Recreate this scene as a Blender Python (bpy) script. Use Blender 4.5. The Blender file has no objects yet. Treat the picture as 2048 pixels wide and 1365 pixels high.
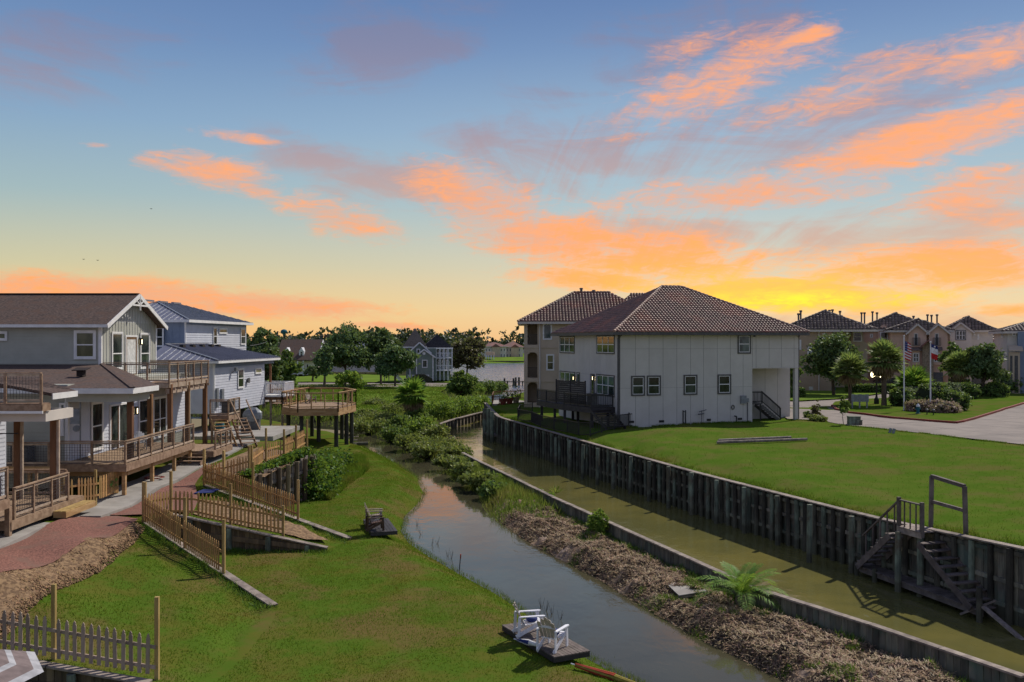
import bpy, math, random
import numpy as np
from mathutils import Vector, Matrix, geometry
R=math.radians
random.seed(7); RNG=np.random.default_rng(7)
F=1850.0; H=9.4; HY=682.5
sc=bpy.context.scene
# ---------------------------------------------------------------- camera
cam_d=bpy.data.cameras.new('camera'); cam=bpy.data.objects.new('camera',cam_d); sc.collection.objects.link(cam)
cam.location=(0,0,H); cam.rotation_euler=(R(90),0,0)
cam_d.sensor_width=36; cam_d.lens=36*F/2048; cam_d.clip_start=.2; cam_d.clip_end=6000
sc.camera=cam
sc.view_settings.view_transform='Standard'; sc.view_settings.look='None'
sc.view_settings.exposure=.78; sc.view_settings.gamma=1
# ---------------------------------------------------------------- sun and sky
SUN_AZ=R(44); SUN_EL=R(47)       # azimuth measured from straight ahead towards the right
sd=Vector((math.sin(SUN_AZ)*math.cos(SUN_EL),math.cos(SUN_AZ)*math.cos(SUN_EL),math.sin(SUN_EL)))
sl=bpy.data.lights.new('sun','SUN'); sl.energy=2.4; sl.angle=R(1.0); sl.color=(1,.93,.82)
so=bpy.data.objects.new('sun',sl); sc.collection.objects.link(so); so.rotation_euler=sd.to_track_quat('Z','Y').to_euler()
so.location=(60,60,80)

class NT:
    def __init__(s,tree): s.t=tree; s.n=tree.nodes; s.l=tree.links
    def new(s,typ,**k):
        n=s.n.new(typ)
        for a,b in k.items(): setattr(n,a,b)
        return n
    def put(s,sock,v):
        if isinstance(v,bpy.types.NodeSocket): s.l.new(v,sock)
        elif isinstance(v,(tuple,list)) and sock.type=='RGBA' and len(v)==3: sock.default_value=(*v,1)
        else: sock.default_value=v
    def math(s,op,a,b=0.0,c=None,clamp=False):
        n=s.new('ShaderNodeMath',operation=op); n.use_clamp=clamp; s.put(n.inputs[0],a); s.put(n.inputs[1],b)
        if c is not None: s.put(n.inputs[2],c)
        return n.outputs[0]
    def vmath(s,op,a,b=None,out=0):
        n=s.new('ShaderNodeVectorMath',operation=op); s.put(n.inputs[0],a)
        if b is not None: s.put(n.inputs[1],b)
        return n.outputs[out]
    def mix(s,f,a,b,blend='MIX'):
        n=s.new('ShaderNodeMix',data_type='RGBA',blend_type=blend); s.put(n.inputs[0],f); s.put(n.inputs[6],a); s.put(n.inputs[7],b)
        return n.outputs[2]
    def ramp(s,f,stops,interp='LINEAR'):
        n=s.new('ShaderNodeValToRGB'); cr=n.color_ramp; cr.interpolation=interp
        while len(cr.elements)<len(stops): cr.elements.new(.5)
        for e,(p,c) in zip(cr.elements,stops): e.position=p; e.color=(*c,1) if len(c)==3 else c
        s.put(n.inputs[0],f); return n.outputs[0]
    def noise(s,vec,scale,detail=4,rough=.55,dist=0,out=0):
        n=s.new('ShaderNodeTexNoise'); s.put(n.inputs['Vector'],vec); n.inputs['Scale'].default_value=scale
        n.inputs['Detail'].default_value=detail; n.inputs['Roughness'].default_value=rough; n.inputs['Distortion'].default_value=dist
        return n.outputs[out]
    def mapr(s,v,a,b,c=0.,d=1.,smooth=True):
        n=s.new('ShaderNodeMapRange'); n.interpolation_type='SMOOTHSTEP' if smooth else 'LINEAR'
        s.put(n.inputs[0],v)
        for i,x in enumerate((a,b,c,d)): s.put(n.inputs[i+1],x)
        return n.outputs[0]
    def mapping(s,vec,loc=(0,0,0),rot=(0,0,0),scale=(1,1,1),typ='POINT'):
        n=s.new('ShaderNodeMapping',vector_type=typ); s.put(n.inputs[0],vec)
        n.inputs[1].default_value=loc; n.inputs[2].default_value=rot; n.inputs[3].default_value=scale
        return n.outputs[0]
def lin(r,g,b):
    f=lambda c:(c/255/12.92 if c/255<=.04045 else ((c/255+.055)/1.055)**2.4)
    return (f(r),f(g),f(b))

W=bpy.data.worlds.new('World'); sc.world=W; W.use_nodes=True
def build_world():
    t=NT(W.node_tree); t.n.clear()
    out=t.new('ShaderNodeOutputWorld')
    d=t.new('ShaderNodeTexCoord').outputs['Generated']
    sep=t.new('ShaderNodeSeparateXYZ'); t.l.new(d,sep.inputs[0]); x,y,z=sep.outputs
    hor=t.math('SQRT',t.math('ADD',t.math('MULTIPLY',x,x),t.math('MULTIPLY',y,y)))
    az=t.math('ARCTAN2',x,y); el=t.math('ARCTAN2',z,hor)
    eld=t.math('MULTIPLY',el,180/math.pi)
    base=t.ramp(t.math('DIVIDE',eld,60,clamp=True),[
        (0,lin(222,160,98)),(.03,lin(214,182,122)),(.075,lin(176,176,146)),(.14,lin(142,162,164)),(.21,lin(118,146,172)),
        (.29,lin(96,124,162)),(.36,lin(80,106,150)),(.6,lin(72,94,140)),(1,lin(66,84,128))])
    cmb=t.new('ShaderNodeCombineXYZ'); t.put(cmb.inputs[0],az); t.put(cmb.inputs[1],el); uv=cmb.outputs[0]
    back=t.mapr(t.math('COSINE',az),-.2,.75,1,0)
    base=t.mix(back,base,t.ramp(t.math('DIVIDE',eld,60,clamp=True),[(0,lin(158,150,158)),(.12,lin(160,162,176)),(.3,lin(118,136,168)),(1,lin(72,90,132))]))
    def blob(px,py,rx,ry,rot,k):
        a=math.atan((px-1024)/F); e=math.atan((HY-py)/math.hypot(F,px-1024))
        m=t.mapping(uv,(a,e,0),(0,0,R(rot)),(rx/F,ry/F,1),'TEXTURE')
        return t.math('MULTIPLY',t.mapr(t.vmath('LENGTH',m,out=1),0,1,1,0),k)
    def acc(lst):
        r=None
        for b in lst:
            v=blob(*b); r=v if r is None else t.math('MAXIMUM',r,v)
        return r
    glow=blob(1560,620,1100,260,0,.9)
    base=t.mix(t.math('MULTIPLY',glow,.5),base,lin(236,196,128))
    base=t.mix(blob(1450,430,1600,420,0,.4),base,lin(168,184,196))
    base=t.mix(blob(500,640,1200,260,0,.35),base,lin(214,176,110))
    # streaky texture, one field fanned out from the place of sunset, one on a flat layer
    ga,ge=math.atan((1640-1024)/F),math.atan(40/F)
    dx=t.math('SUBTRACT',az,ga); dy=t.math('MULTIPLY',t.math('ADD',el,.10),1.0)
    ph=t.math('ARCTAN2',dy,dx); rr=t.math('SQRT',t.math('ADD',t.math('MULTIPLY',dx,dx),t.math('MULTIPLY',dy,dy)))
    c1=t.new('ShaderNodeCombineXYZ'); t.put(c1.inputs[0],t.math('MULTIPLY',rr,3.2)); t.put(c1.inputs[1],t.math('MULTIPLY',ph,t.math('MULTIPLY',t.math('MINIMUM',t.math('MULTIPLY',rr,2.4),1.0),3.4)))
    n1=t.noise(c1.outputs[0],2.2,10,.64,.7)
    ang=t.mapping(uv,(.3,.1,0),(0,0,R(-6)),(5.2,21,1))
    n2=t.noise(ang,1.25,10,.62,.9)
    n3=t.noise(t.mapping(uv,(1.3,.7,0),(0,0,R(-10)),(20,78,1)),1.5,9,.68,1.2)
    nn=t.math('ADD',t.math('ADD',t.math('MULTIPLY',n1,.20),t.math('MULTIPLY',n2,.42)),t.math('MULTIPLY',n3,.38))
    org=acc([(960,400,330,120,-18,1.0),(1100,480,400,105,-10,1.15),(1330,520,520,110,-5,1.05),(1560,590,520,70,-2,1.35),(1180,560,330,50,-5,1.15),
             (1500,390,560,80,3,1.0),(1830,285,480,85,13,1.15),(1990,100,260,75,12,1.0),(1960,385,330,80,10,1.0),(1850,535,560,85,2,1.15),(2040,440,180,60,0,.9),
             (1610,75,130,30,12,1.1),(1380,90,200,60,14,.7),(1420,170,460,110,18,.85),(1700,180,420,90,14,.75),(690,440,240,70,-14,.9),(430,345,230,60,-8,1.0),(200,585,620,60,-2,1.2),(560,610,420,48,-4,1.15),
             (480,275,140,22,-6,.9),(330,330,150,35,-4,.8),(500,375,120,30,-14,.9),(190,290,50,12,0,.8),(780,652,190,16,-3,1.1),(2030,620,130,22,0,.9)])
    gry=acc([(780,80,320,130,14,1.0),(760,350,380,90,-12,1.1),(1500,470,640,100,0,.8),(1150,300,560,140,6,.8),(1700,230,560,140,12,.8),(1350,80,500,120,14,.8),(100,110,500,140,10,.45),(1950,450,360,80,5,.9),(1650,640,600,40,0,.6),(300,615,600,40,0,.5)])
    high=t.math('MULTIPLY',t.mapr(eld,19,45,0,1),.7)
    cut=lambda d,lo,hi,a,b:t.mapr(d,lo,hi,a,b)
    do=cut(t.math('ADD',nn,t.math('MULTIPLY',org,.30)),.575,.84,0,1)
    do=t.math('MULTIPLY',do,t.mapr(org,0,.4,0,1))
    dg=cut(t.math('ADD',t.math('ADD',t.math('MULTIPLY',n2,.6),t.math('MULTIPLY',n1,.4)),t.math('MULTIPLY',t.math('MAXIMUM',gry,high),.22)),.50,.74,0,.75)
    dg=t.math('MULTIPLY',dg,t.mapr(t.math('MAXIMUM',gry,high),0,.35,0,1))
    col=t.mix(dg,base,t.mix(t.mapr(eld,2,20),lin(196,150,124),lin(112,112,138)))
    hot=t.math('ADD',t.math('MULTIPLY',blob(1500,605,760,170,0,1.0),.9),t.math('MULTIPLY',t.mapr(nn,.45,.68,0,1),.28),clamp=True)
    oc=t.ramp(hot,[(0,lin(216,150,112)),(.22,lin(240,150,78)),(.55,lin(248,158,60)),(1,lin(250,184,44))])
    col=t.mix(t.math('MULTIPLY',do,.92),col,oc)
    core=blob(1560,603,400,30,1,1.0); col=t.mix(t.math('MULTIPLY',core,t.mapr(nn,.42,.60,.15,1)),col,lin(255,222,30))
    below=t.mapr(eld,-1.0,0.0,1,0)
    col=t.mix(below,col,lin(120,110,90))
    b1=t.new('ShaderNodeBackground'); t.put(b1.inputs[0],col); b1.inputs[1].default_value=.745
    sky=t.new('ShaderNodeTexSky',sky_type='NISHITA'); sky.sun_disc=False; sky.sun_elevation=SUN_EL; sky.sun_rotation=SUN_AZ
    b2=t.new('ShaderNodeBackground'); t.l.new(sky.outputs[0],b2.inputs[0]); b2.inputs[1].default_value=.004
    ad=t.new('ShaderNodeAddShader'); t.l.new(b1.outputs[0],ad.inputs[0]); t.l.new(b2.outputs[0],ad.inputs[1])
    t.l.new(ad.outputs[0],out.inputs[0])
build_world()

# ---------------------------------------------------------------- helpers
C=sc.collection
def G(px,py,z=0.0):
    Y=F*(H-z)/(py-HY); return Vector(((px-1024)/F*Y,Y,z))
def D(px,py,Y): return Vector(((px-1024)/F*Y,Y,H+(HY-py)/F*Y))
Z=Vector((0,0,1))
ORIG={}
def org(o):
    while o is not None and o.parent is not None: o=o.parent
    return ORIG.get(o.name,Vector((0,0,0))) if o is not None else Vector((0,0,0))
def tag(o,label=None,cat=None,group=None,kind=None):
    if label: o['label']=label
    if cat: o['category']=cat
    if group: o['group']=group
    if kind: o['kind']=kind
    return o
def thing(name,label,cat,loc=(0,0,0),group=None):
    o=bpy.data.objects.new(name,None); C.objects.link(o); o.empty_display_size=.2
    o.location=Vector(loc); ORIG[o.name]=Vector(loc); return tag(o,label,cat,group)
def fast(name,v,f,mat,parent=None,smooth=False):
    v=np.asarray(v,dtype=np.float32).reshape(-1,3); f=np.asarray(f,dtype=np.int32)
    if parent is not None: v=v-np.array(org(parent),dtype=np.float32)
    k=f.shape[1]; me=bpy.data.meshes.new(name)
    me.vertices.add(len(v)); me.vertices.foreach_set('co',v.ravel())
    me.loops.add(f.size); me.loops.foreach_set('vertex_index',f.ravel())
    me.polygons.add(len(f)); me.polygons.foreach_set('loop_start',np.arange(0,f.size,k,dtype=np.int32))
    me.polygons.foreach_set('loop_total',np.full(len(f),k,dtype=np.int32))
    if smooth: me.polygons.foreach_set('use_smooth',np.ones(len(f),dtype=bool))
    me.update(calc_edges=True)
    if mat: me.materials.append(mat)
    o=bpy.data.objects.new(name,me); C.objects.link(o)
    if parent is not None: o.parent=parent
    return o
class MB:
    def __init__(s): s.v=[]; s.f=[]; s.sm=False
    def add(s,vs,fs):
        n=len(s.v); s.v+=[tuple(p) for p in vs]; s.f+=[tuple(i+n for i in f) for f in fs]; return s
    def hexa(s,p):
        return s.add(p,[(0,3,2,1),(4,5,6,7),(0,1,5,4),(1,2,6,5),(2,3,7,6),(3,0,4,7)])
    def box(s,x0,x1,y0,y1,z0,z1):
        return s.hexa([(x0,y0,z0),(x1,y0,z0),(x1,y1,z0),(x0,y1,z0),(x0,y0,z1),(x1,y0,z1),(x1,y1,z1),(x0,y1,z1)])
    def obox(s,P,A,N,a0,a1,n0,n1,z0,z1):
        P=Vector(P); q=[]
        for z in (z0,z1):
            for a,n in ((a0,n0),(a1,n0),(a1,n1),(a0,n1)): q.append(P+A*a+N*n+Z*z)
        return s.hexa(q)
    def beam(s,p,q,w,h,up=Z):
        p=Vector(p); q=Vector(q); d=(q-p).normalized()
        sd_=d.cross(up)
        if sd_.length<1e-3: sd_=Vector((1,0,0))
        sd_.normalize(); u=sd_.cross(d).normalized(); a=sd_*w/2; b=u*h/2
        return s.hexa([p-a-b,p+a-b,q+a-b,q-a-b,p-a+b,p+a+b,q+a+b,q-a+b])
    def cyl(s,p,q,r0,r1=None,n=8,cap=True):
        p=Vector(p); q=Vector(q); r1=r0 if r1 is None else r1
        d=(q-p).normalized(); a=d.orthogonal().normalized(); b=d.cross(a); vs=[]
        for c,r in ((p,r0),(q,r1)):
            for i in range(n):
                t=2*math.pi*i/n; vs.append(c+a*(r*math.cos(t))+b*(r*math.sin(t)))
        fs=[(i,(i+1)%n,n+(i+1)%n,n+i) for i in range(n)]
        if cap: fs+= [tuple(range(n-1,-1,-1)),tuple(range(n,2*n))]
        return s.add(vs,fs)
    def lathe(s,c,prof,n=12,ax=Z):
        c=Vector(c); vs=[]; m=len(prof)
        for r,z in prof:
            for i in range(n):
                t=2*math.pi*i/n; vs.append(c+Vector((r*math.cos(t),r*math.sin(t),z)))
        fs=[]
        for j in range(m-1):
            for i in range(n): fs.append((j*n+i,j*n+(i+1)%n,(j+1)*n+(i+1)%n,(j+1)*n+i))
        fs+=[tuple(range(n-1,-1,-1)),tuple(range((m-1)*n,m*n))]
        return s.add(vs,fs)
    def prism(s,poly,vec):
        n=len(poly); vec=Vector(vec); p=[Vector(a) for a in poly]
        return s.add(p+[a+vec for a in p],[tuple(range(n-1,-1,-1)),tuple(range(n,2*n))]+[(i,(i+1)%n,n+(i+1)%n,n+i) for i in range(n)])
    def ell(s,c,rx,ry,rz,nu=12,nv=7,rough=0):
        c=Vector(c); vs=[]; fs=[]
        for j in range(nv+1):
            ph=math.pi*j/nv-math.pi/2
            for i in range(nu):
                t=2*math.pi*i/nu; k=1+random.uniform(-rough,rough)
                vs.append(c+Vector((rx*math.cos(ph)*math.cos(t)*k,ry*math.cos(ph)*math.sin(t)*k,rz*math.sin(ph)*k)))
        for j in range(nv):
            for i in range(nu): fs.append((j*nu+i,j*nu+(i+1)%nu,(j+1)*nu+(i+1)%nu,(j+1)*nu+i))
        return s.add(vs,fs)
    def mesh(s,name,mat,o=(0,0,0)):
        o=Vector(o); me=bpy.data.meshes.new(name); me.from_pydata([(a-o[0],b-o[1],c-o[2]) for a,b,c in s.v],[],s.f)
        if mat: me.materials.append(mat)
        if s.sm: me.shade_smooth()
        me.validate(); me.update(); return me
    def build(s,name,mat,parent=None,label=None,cat=None,group=None,kind=None):
        o=bpy.data.objects.new(name,s.mesh(name,mat,org(parent))); C.objects.link(o)
        if parent is not None: o.parent=parent
        return tag(o,label,cat,group,kind)
def inst(me,name,parent,loc,rz=0,sc_=(1,1,1),rx=0,ry=0):
    o=bpy.data.objects.new(name,me); C.objects.link(o); o.parent=parent
    o.location=Vector(loc)-org(parent); o.rotation_euler=(rx,ry,rz); o.scale=sc_; return o
class Fr:
    """local frame of a building: U along its front, V into its depth"""
    def __init__(s,x,y,ang): s.o=Vector((x,y,0)); c,n=math.cos(R(ang)),math.sin(R(ang)); s.U=Vector((c,n,0)); s.V=Vector((-n,c,0))
    def p(s,u,v,z=0): return s.o+s.U*u+s.V*v+Z*z
    def u(s,px,v=0):
        k=(px-1024)/F; q=s.o+s.V*v; return (k*q.y-q.x)/(s.U.x-k*s.U.y)
    def v(s,px,u=0):
        k=(px-1024)/F; q=s.o+s.U*u; return (k*q.y-q.x)/(s.V.x-k*s.V.y)
    def z(s,u,v,py): return H+(HY-py)/F*s.p(u,v).y
# --- value noise
_G=RNG.random((256,256))
def vn(x,y):
    x=np.asarray(x,float); y=np.asarray(y,float)
    xi=np.floor(x).astype(int); yi=np.floor(y).astype(int); fx=x-xi; fy=y-yi; fx=fx*fx*(3-2*fx); fy=fy*fy*(3-2*fy)
    g=lambda a,b:_G[a&255,b&255]
    return (g(xi,yi)*(1-fx)+g(xi+1,yi)*fx)*(1-fy)+(g(xi,yi+1)*(1-fx)+g(xi+1,yi+1)*fx)*fy-.5
def fbm(x,y,o=4):
    r=0;a=1
    for i in range(o): r=r+a*vn(x*2**i+i*17.3,y*2**i+i*9.1); a*=.5
    return r
def sstep(t): t=np.clip(t,0,1); return t*t*(3-2*t)
def pdist(P,path):
    path=np.asarray(path,float)[:,:2]; d=np.full(len(P),1e9)
    for a,b in zip(path[:-1],path[1:]):
        ab=b-a; t=np.clip(((P-a)@ab)/(ab@ab+1e-12),0,1); d=np.minimum(d,np.hypot(*(P-(a+t[:,None]*ab)).T))
    return d
def inside(P,poly):
    poly=np.asarray(poly,float)[:,:2]; r=np.zeros(len(P),bool); x,y=P[:,0],P[:,1]
    for (x0,y0),(x1,y1) in zip(poly,np.roll(poly,-1,0)):
        if y0==y1: continue
        c=((y0>y)!=(y1>y))&(x<(x1-x0)*(y-y0)/(y1-y0)+x0); r^=c
    return r
def sheet(name,poly,zf,cell,mat,kind='structure',parent=None,skirt=0):
    """ground sheet over a polygon; cell(y) = grid size"""
    poly=[Vector((p[0],p[1])) for p in poly]; b=[]
    for i,a in enumerate(poly):
        c=poly[(i+1)%len(poly)]; st=max(1,int((c-a).length/max(cell(.5*(a.y+c.y)),.05)))
        st=min(st,400)
        for k in range(st): b.append(a+(c-a)*(k/st))
    P=np.array([(p.x,p.y) for p in b]); y=P[:,1].min(); pts=[]
    x0,x1=P[:,0].min(),P[:,0].max(); y1=P[:,1].max()
    while y<y1:
        c=cell(y); xs=np.arange(x0,x1,c); q=np.stack([xs+RNG.uniform(-.25,.25,len(xs))*c,y+RNG.uniform(-.25,.25,len(xs))*c],1); pts.append(q); y+=c
    q=np.concatenate(pts); q=q[inside(q,P)]
    dd=pdist(q,np.vstack([P,P[:1]])); q=q[dd>.35*np.array([cell(a) for a in q[:,1]])]
    allp=[Vector(a) for a in P]+[Vector(a) for a in q]
    n=len(P); r=geometry.delaunay_2d_cdt(allp,[(i,(i+1)%n) for i in range(n)],[],1,1e-5)
    V=np.array([(a.x,a.y) for a in r[0]]); zz=zf(V)
    fs=np.array([f for f in r[2] if len(f)==3],dtype=np.int32)
    a=V[fs[:,1]]-V[fs[:,0]]; c=V[fs[:,2]]-V[fs[:,0]]; flip=(a[:,0]*c[:,1]-a[:,1]*c[:,0])<0; fs[flip]=fs[flip][:,::-1]
    o=fast(name,np.column_stack([V,zz]),fs,mat,parent,True); tag(o,kind=kind); return o
def idw(ctrl,p=3.0):
    c=np.array(ctrl,float)
    def f(P):
        d=np.hypot(P[:,None,0]-c[None,:,0],P[:,None,1]-c[None,:,1])+1e-3; w=d**-p; return (w*c[:,2]).sum(1)/w.sum(1)
    return f
# ---------------------------------------------------------------- materials
def mat(name,c1,c2=None,rough=.8,scale=4,stretch=(1,1,1),bump=.0,metal=0,spec=.3,rnd=.0,detail=5,lo=.35,hi=.65,c3=None,s3=.6,emit=None,es=0,isl=0,world=False,bdist=.02,tide=0):
    m=bpy.data.materials.new(name); m.use_nodes=True; t=NT(m.node_tree); b=t.n['Principled BSDF']
    tc=t.new('ShaderNodeTexCoord').outputs['Object']
    if world: tc=t.new('ShaderNodeNewGeometry').outputs['Position']
    v=t.mapping(tc,scale=stretch); n=t.noise(v,scale,detail,.6)
    c2=c2 or tuple(x*.72 for x in c1)
    col=t.mix(t.mapr(n,lo,hi),c1,c2)
    if c3 is not None:
        n3=t.noise(tc,s3,5,.6); col=t.mix(t.mapr(n3,.46,.66),col,c3)
    if tide:
        zz=NT.new(t,'ShaderNodeSeparateXYZ'); t.l.new(t.new('ShaderNodeNewGeometry').outputs['Position'],zz.inputs[0]); zn=t.math('ADD',zz.outputs[2],t.math('MULTIPLY',t.math('SUBTRACT',n,.5),.5)); col=t.mix(t.mapr(zn,.32,.5,.88,0),col,(.022,.024,.014)); col=t.mix(t.mapr(zn,.5,.95,.45,0),col,(.16,.15,.10))
    if rnd or isl:
        r=t.new('ShaderNodeObjectInfo').outputs['Random'] if rnd else t.new('ShaderNodeNewGeometry').outputs['Random Per Island']
        k=rnd or isl; val=t.mapr(r,0,1,1-k,1+k,False); hs=t.new('ShaderNodeHueSaturation'); t.put(hs.inputs['Value'],val); t.put(hs.inputs['Color'],col)
        hs.inputs['Saturation'].default_value=1; t.put(hs.inputs['Hue'],t.mapr(t.math('FRACT',t.math('MULTIPLY',r,7.3)),0,1,.5-k*.04,.5+k*.04,False)); col=hs.outputs[0]
    t.put(b.inputs['Base Color'],col); b.inputs['Roughness'].default_value=rough; b.inputs['Metallic'].default_value=metal
    b.inputs['Specular IOR Level'].default_value=spec
    if bump:
        bp=t.new('ShaderNodeBump'); bp.inputs['Strength'].default_value=bump; bp.inputs['Distance'].default_value=bdist; t.put(bp.inputs['Height'],n); t.l.new(bp.outputs[0],b.inputs['Normal'])
    if emit: t.put(b.inputs['Emission Color'],emit); b.inputs['Emission Strength'].default_value=es
    return m
def leafmat(name,c,var=.45,tr=.35,hue=.03,world=None,sp=.25):
    m=bpy.data.materials.new(name); m.use_nodes=True; t=NT(m.node_tree); t.n.remove(t.n['Principled BSDF']); out=t.n['Material Output']
    r=t.new('ShaderNodeNewGeometry').outputs['Random Per Island']
    hs=t.new('ShaderNodeHueSaturation'); t.put(hs.inputs['Value'],t.mapr(r,0,1,1-var,1+var,False)); t.put(hs.inputs['Hue'],t.mapr(t.math('FRACT',t.math('MULTIPLY',r,9.7)),0,1,.5-hue,.5+hue,False))
    cc=c
    if world:
        pos=t.new('ShaderNodeNewGeometry').outputs['Position']; cc=t.mix(t.mapr(t.noise(pos,world[1],5,.62),.48,.68),c,world[0])
    t.put(hs.inputs['Color'],cc)
    d=t.new('ShaderNodeBsdfPrincipled'); t.put(d.inputs['Base Color'],hs.outputs[0]); d.inputs['Roughness'].default_value=.55; d.inputs['Specular IOR Level'].default_value=0.0 if world else sp
    x=t.new('ShaderNodeBsdfTranslucent'); hs2=t.mix(.35,hs.outputs[0],(.35,.45,.05)); t.put(x.inputs[0],hs2)
    mx=t.new('ShaderNodeMixShader'); mx.inputs[0].default_value=tr; t.l.new(d.outputs[0],mx.inputs[1]); t.l.new(x.outputs[0],mx.inputs[2]); t.l.new(mx.outputs[0],out.inputs[0]); return m
def glassmat(name,c=(.015,.02,.022),c2=(.05,.06,.055)):
    m=mat(name,c,c2,rough=.06,scale=1.4,spec=.55,stretch=(1,1,.5),lo=.4,hi=.6,rnd=.5); return m
M={}
M['fence']=mat('cedar_picket',(0.5, 0.3, 0.115),(0.34, 0.19, 0.07),scale=6,stretch=(1,1,.25),rnd=.22,bump=.2)
M['fence_old']=mat('weathered_picket',(0.36, 0.28, 0.22),(0.24, 0.18, 0.14),scale=5,stretch=(1,1,.25),rnd=.25,bump=.2)
M['post']=mat('yellow_pine_post',(0.3960,0.2760,0.1080),(0.2640,0.1680,0.0600),scale=5,stretch=(1,1,.2),rnd=.15)
M['deckwood']=mat('stained_deck_wood',(0.33, 0.225, 0.15),(0.21, 0.135, 0.085),scale=4,stretch=(1,1,1),rnd=.12,bump=.1)
M['rim']=mat('new_pine_rim_board',(0.4600,0.2990,0.1495),(0.3220,0.1840,0.0805),scale=3,stretch=(.3,.3,2),rnd=.12)
M['darkpost']=mat('brown_porch_post',(0.1950,0.0975,0.0455),(0.1170,0.0585,0.0260),scale=4,stretch=(1,1,.2),rnd=.2)
M['trimlight']=mat('light_deck_trim',(0.4620,0.3630,0.2750),(0.3300,0.2420,0.1760),scale=4,rnd=.1)
M['wire']=mat('galvanised_wire',(.11,.10,.10),rough=.5,metal=.6)
M['white']=mat('white_trim_paint',(0.78, 0.77, 0.75),(0.68, 0.67, 0.66),scale=2,rough=.5)
M['white2']=mat('bright_white_plastic',(0.7590,0.7590,0.7820),(0.6325,0.6325,0.6670),scale=3,rough=.4,rnd=.05)
M['olive_siding']=mat('pale_grey_green_siding',(0.4, 0.4, 0.345),(0.36, 0.36, 0.31),scale=1.2,rough=.6)
M['grey_board']=mat('grey_board_and_batten',(0.46, 0.46, 0.44),(0.42, 0.42, 0.4),scale=1.5,rough=.6)
M['batten']=mat('batten_strip',(0.4950,0.4950,0.4725),(0.4050,0.4050,0.3900),scale=1.5,rough=.6)
M['blue_siding']=mat('white_blue_lap_siding',(0.53, 0.545, 0.6),(0.48, 0.495, 0.55),scale=1.5,rough=.6)
M['blue_panel']=mat('blue_grey_panel',(0.2040,0.2520,0.3360),(0.1680,0.2100,0.2880),scale=1.2,rough=.6)
M['shingle']=mat('brown_asphalt_shingle',(.125,.085,.07),(.05,.036,.032),scale=7,stretch=(1,2.2,2.2),lo=.4,hi=.6,rough=.95,bump=.5,c3=(.10,.06,.045),s3=1.5)
M['metalroof']=mat('grey_standing_seam_metal',(.25,.25,.30),(.21,.215,.26),scale=1,rough=.42,metal=.5,spec=.5)
M['seam']=mat('light_roof_seam',(.30,.32,.36),rough=.4,metal=.5)
M['glass']=glassmat('dark_window_glass'); M['glass_g']=glassmat('greenish_window_glass',(.06,.075,.03),(.12,.13,.06))
M['glass_b']=glassmat('teal_window_glass',(.03,.05,.05),(.09,.13,.12))
M['wallpanel']=mat('taupe_cement_panel',(0.55, 0.52, 0.475),(0.515, 0.485, 0.44),scale=.9,rough=.8,rnd=.03,detail=4)
M['joint']=mat('wall_joint',(.15,.14,.13)); M['darktrim']=mat('dark_grey_trim',(.11,.105,.10),rough=.6)
M['tile']=mat('clay_roof_tile',(0.2, 0.1, 0.07),(0.12, 0.06, 0.045),scale=3,rough=.55,isl=.3,c3=(.24,.09,.055),s3=.35,spec=.5)
M['tilecap']=mat('clay_ridge_cap',(.30,.19,.15),(.18,.10,.08),scale=3,rough=.6,isl=.25)
M['tile_u']=mat('tile_underlay',(.035,.025,.022),rough=.9)
M['tile_g']=mat('grey_brown_roof_tile',(0.2, 0.15, 0.125),(0.11, 0.085, 0.07),scale=3,rough=.6,isl=.3)
M['stucco']=mat('beige_stucco',(0.52, 0.42, 0.31),(0.46, 0.37, 0.27),scale=.6,rough=.9,bump=.05)
M['stucco_p']=mat('pink_stucco',(0.66, 0.45, 0.34),(0.58, 0.39, 0.29),scale=.6,rough=.9)
M['stucco_b']=mat('tan_stucco',(0.42, 0.32, 0.23),(0.37, 0.28, 0.2),scale=.6,rough=.9)
M['stucco_w']=mat('cream_stucco',(0.62, 0.56, 0.5),(0.55, 0.5, 0.45),scale=.6,rough=.9)
M['black']=mat('black_painted_metal',(.018,.018,.02),rough=.4,spec=.4)
M['blackwood']=mat('dark_composite_deck',(.045,.04,.042),(.03,.027,.028),scale=3,rough=.6,rnd=.2)
M['pile']=mat('treated_green_pile',tide=1,c1=(0.2015,0.2480,0.1860),c2=(0.0853,0.1008,0.0775),scale=3,stretch=(1,1,.35),rnd=.25,bump=.3,c3=(.10,.085,.06),s3=1.2)
M['pile_d']=mat('dark_wet_pile',tide=1,c1=(0.0715,0.0650,0.0494),c2=(0.0286,0.0273,0.0221),scale=3,stretch=(1,1,.35),rnd=.35,bump=.3)
M['sheetpile']=mat('weathered_sheet_plank',tide=1,c1=(0.2100,0.1875,0.1425),c2=(0.0825,0.0780,0.0630),scale=2.4,stretch=(1.6,1.6,.3),rnd=.38,bump=.4,c3=(.085,.12,.095),s3=.9)
M['cap']=mat('grey_weathered_cap',(0.3000,0.2500,0.2063),(0.1625,0.1313,0.1125),scale=3,stretch=(1,1,1),rnd=.18,bump=.3)
M['retain']=mat('brown_retaining_board',(0.1690,0.1235,0.0715),(0.0845,0.0650,0.0416),scale=3,stretch=(1.5,1.5,.3),rnd=.3,bump=.3)
M['concrete']=mat('pale_concrete',(.34,.32,.29),(.27,.25,.225),scale=1.2,rough=.9,c3=(.24,.22,.2),s3=.4)
M['road']=mat('tan_concrete_road',(0.2585,0.2200,0.1925),(0.2200,0.1870,0.1650),scale=.8,rough=.9,c3=(.175,.15,.135),s3=.12,bump=.05)
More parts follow.
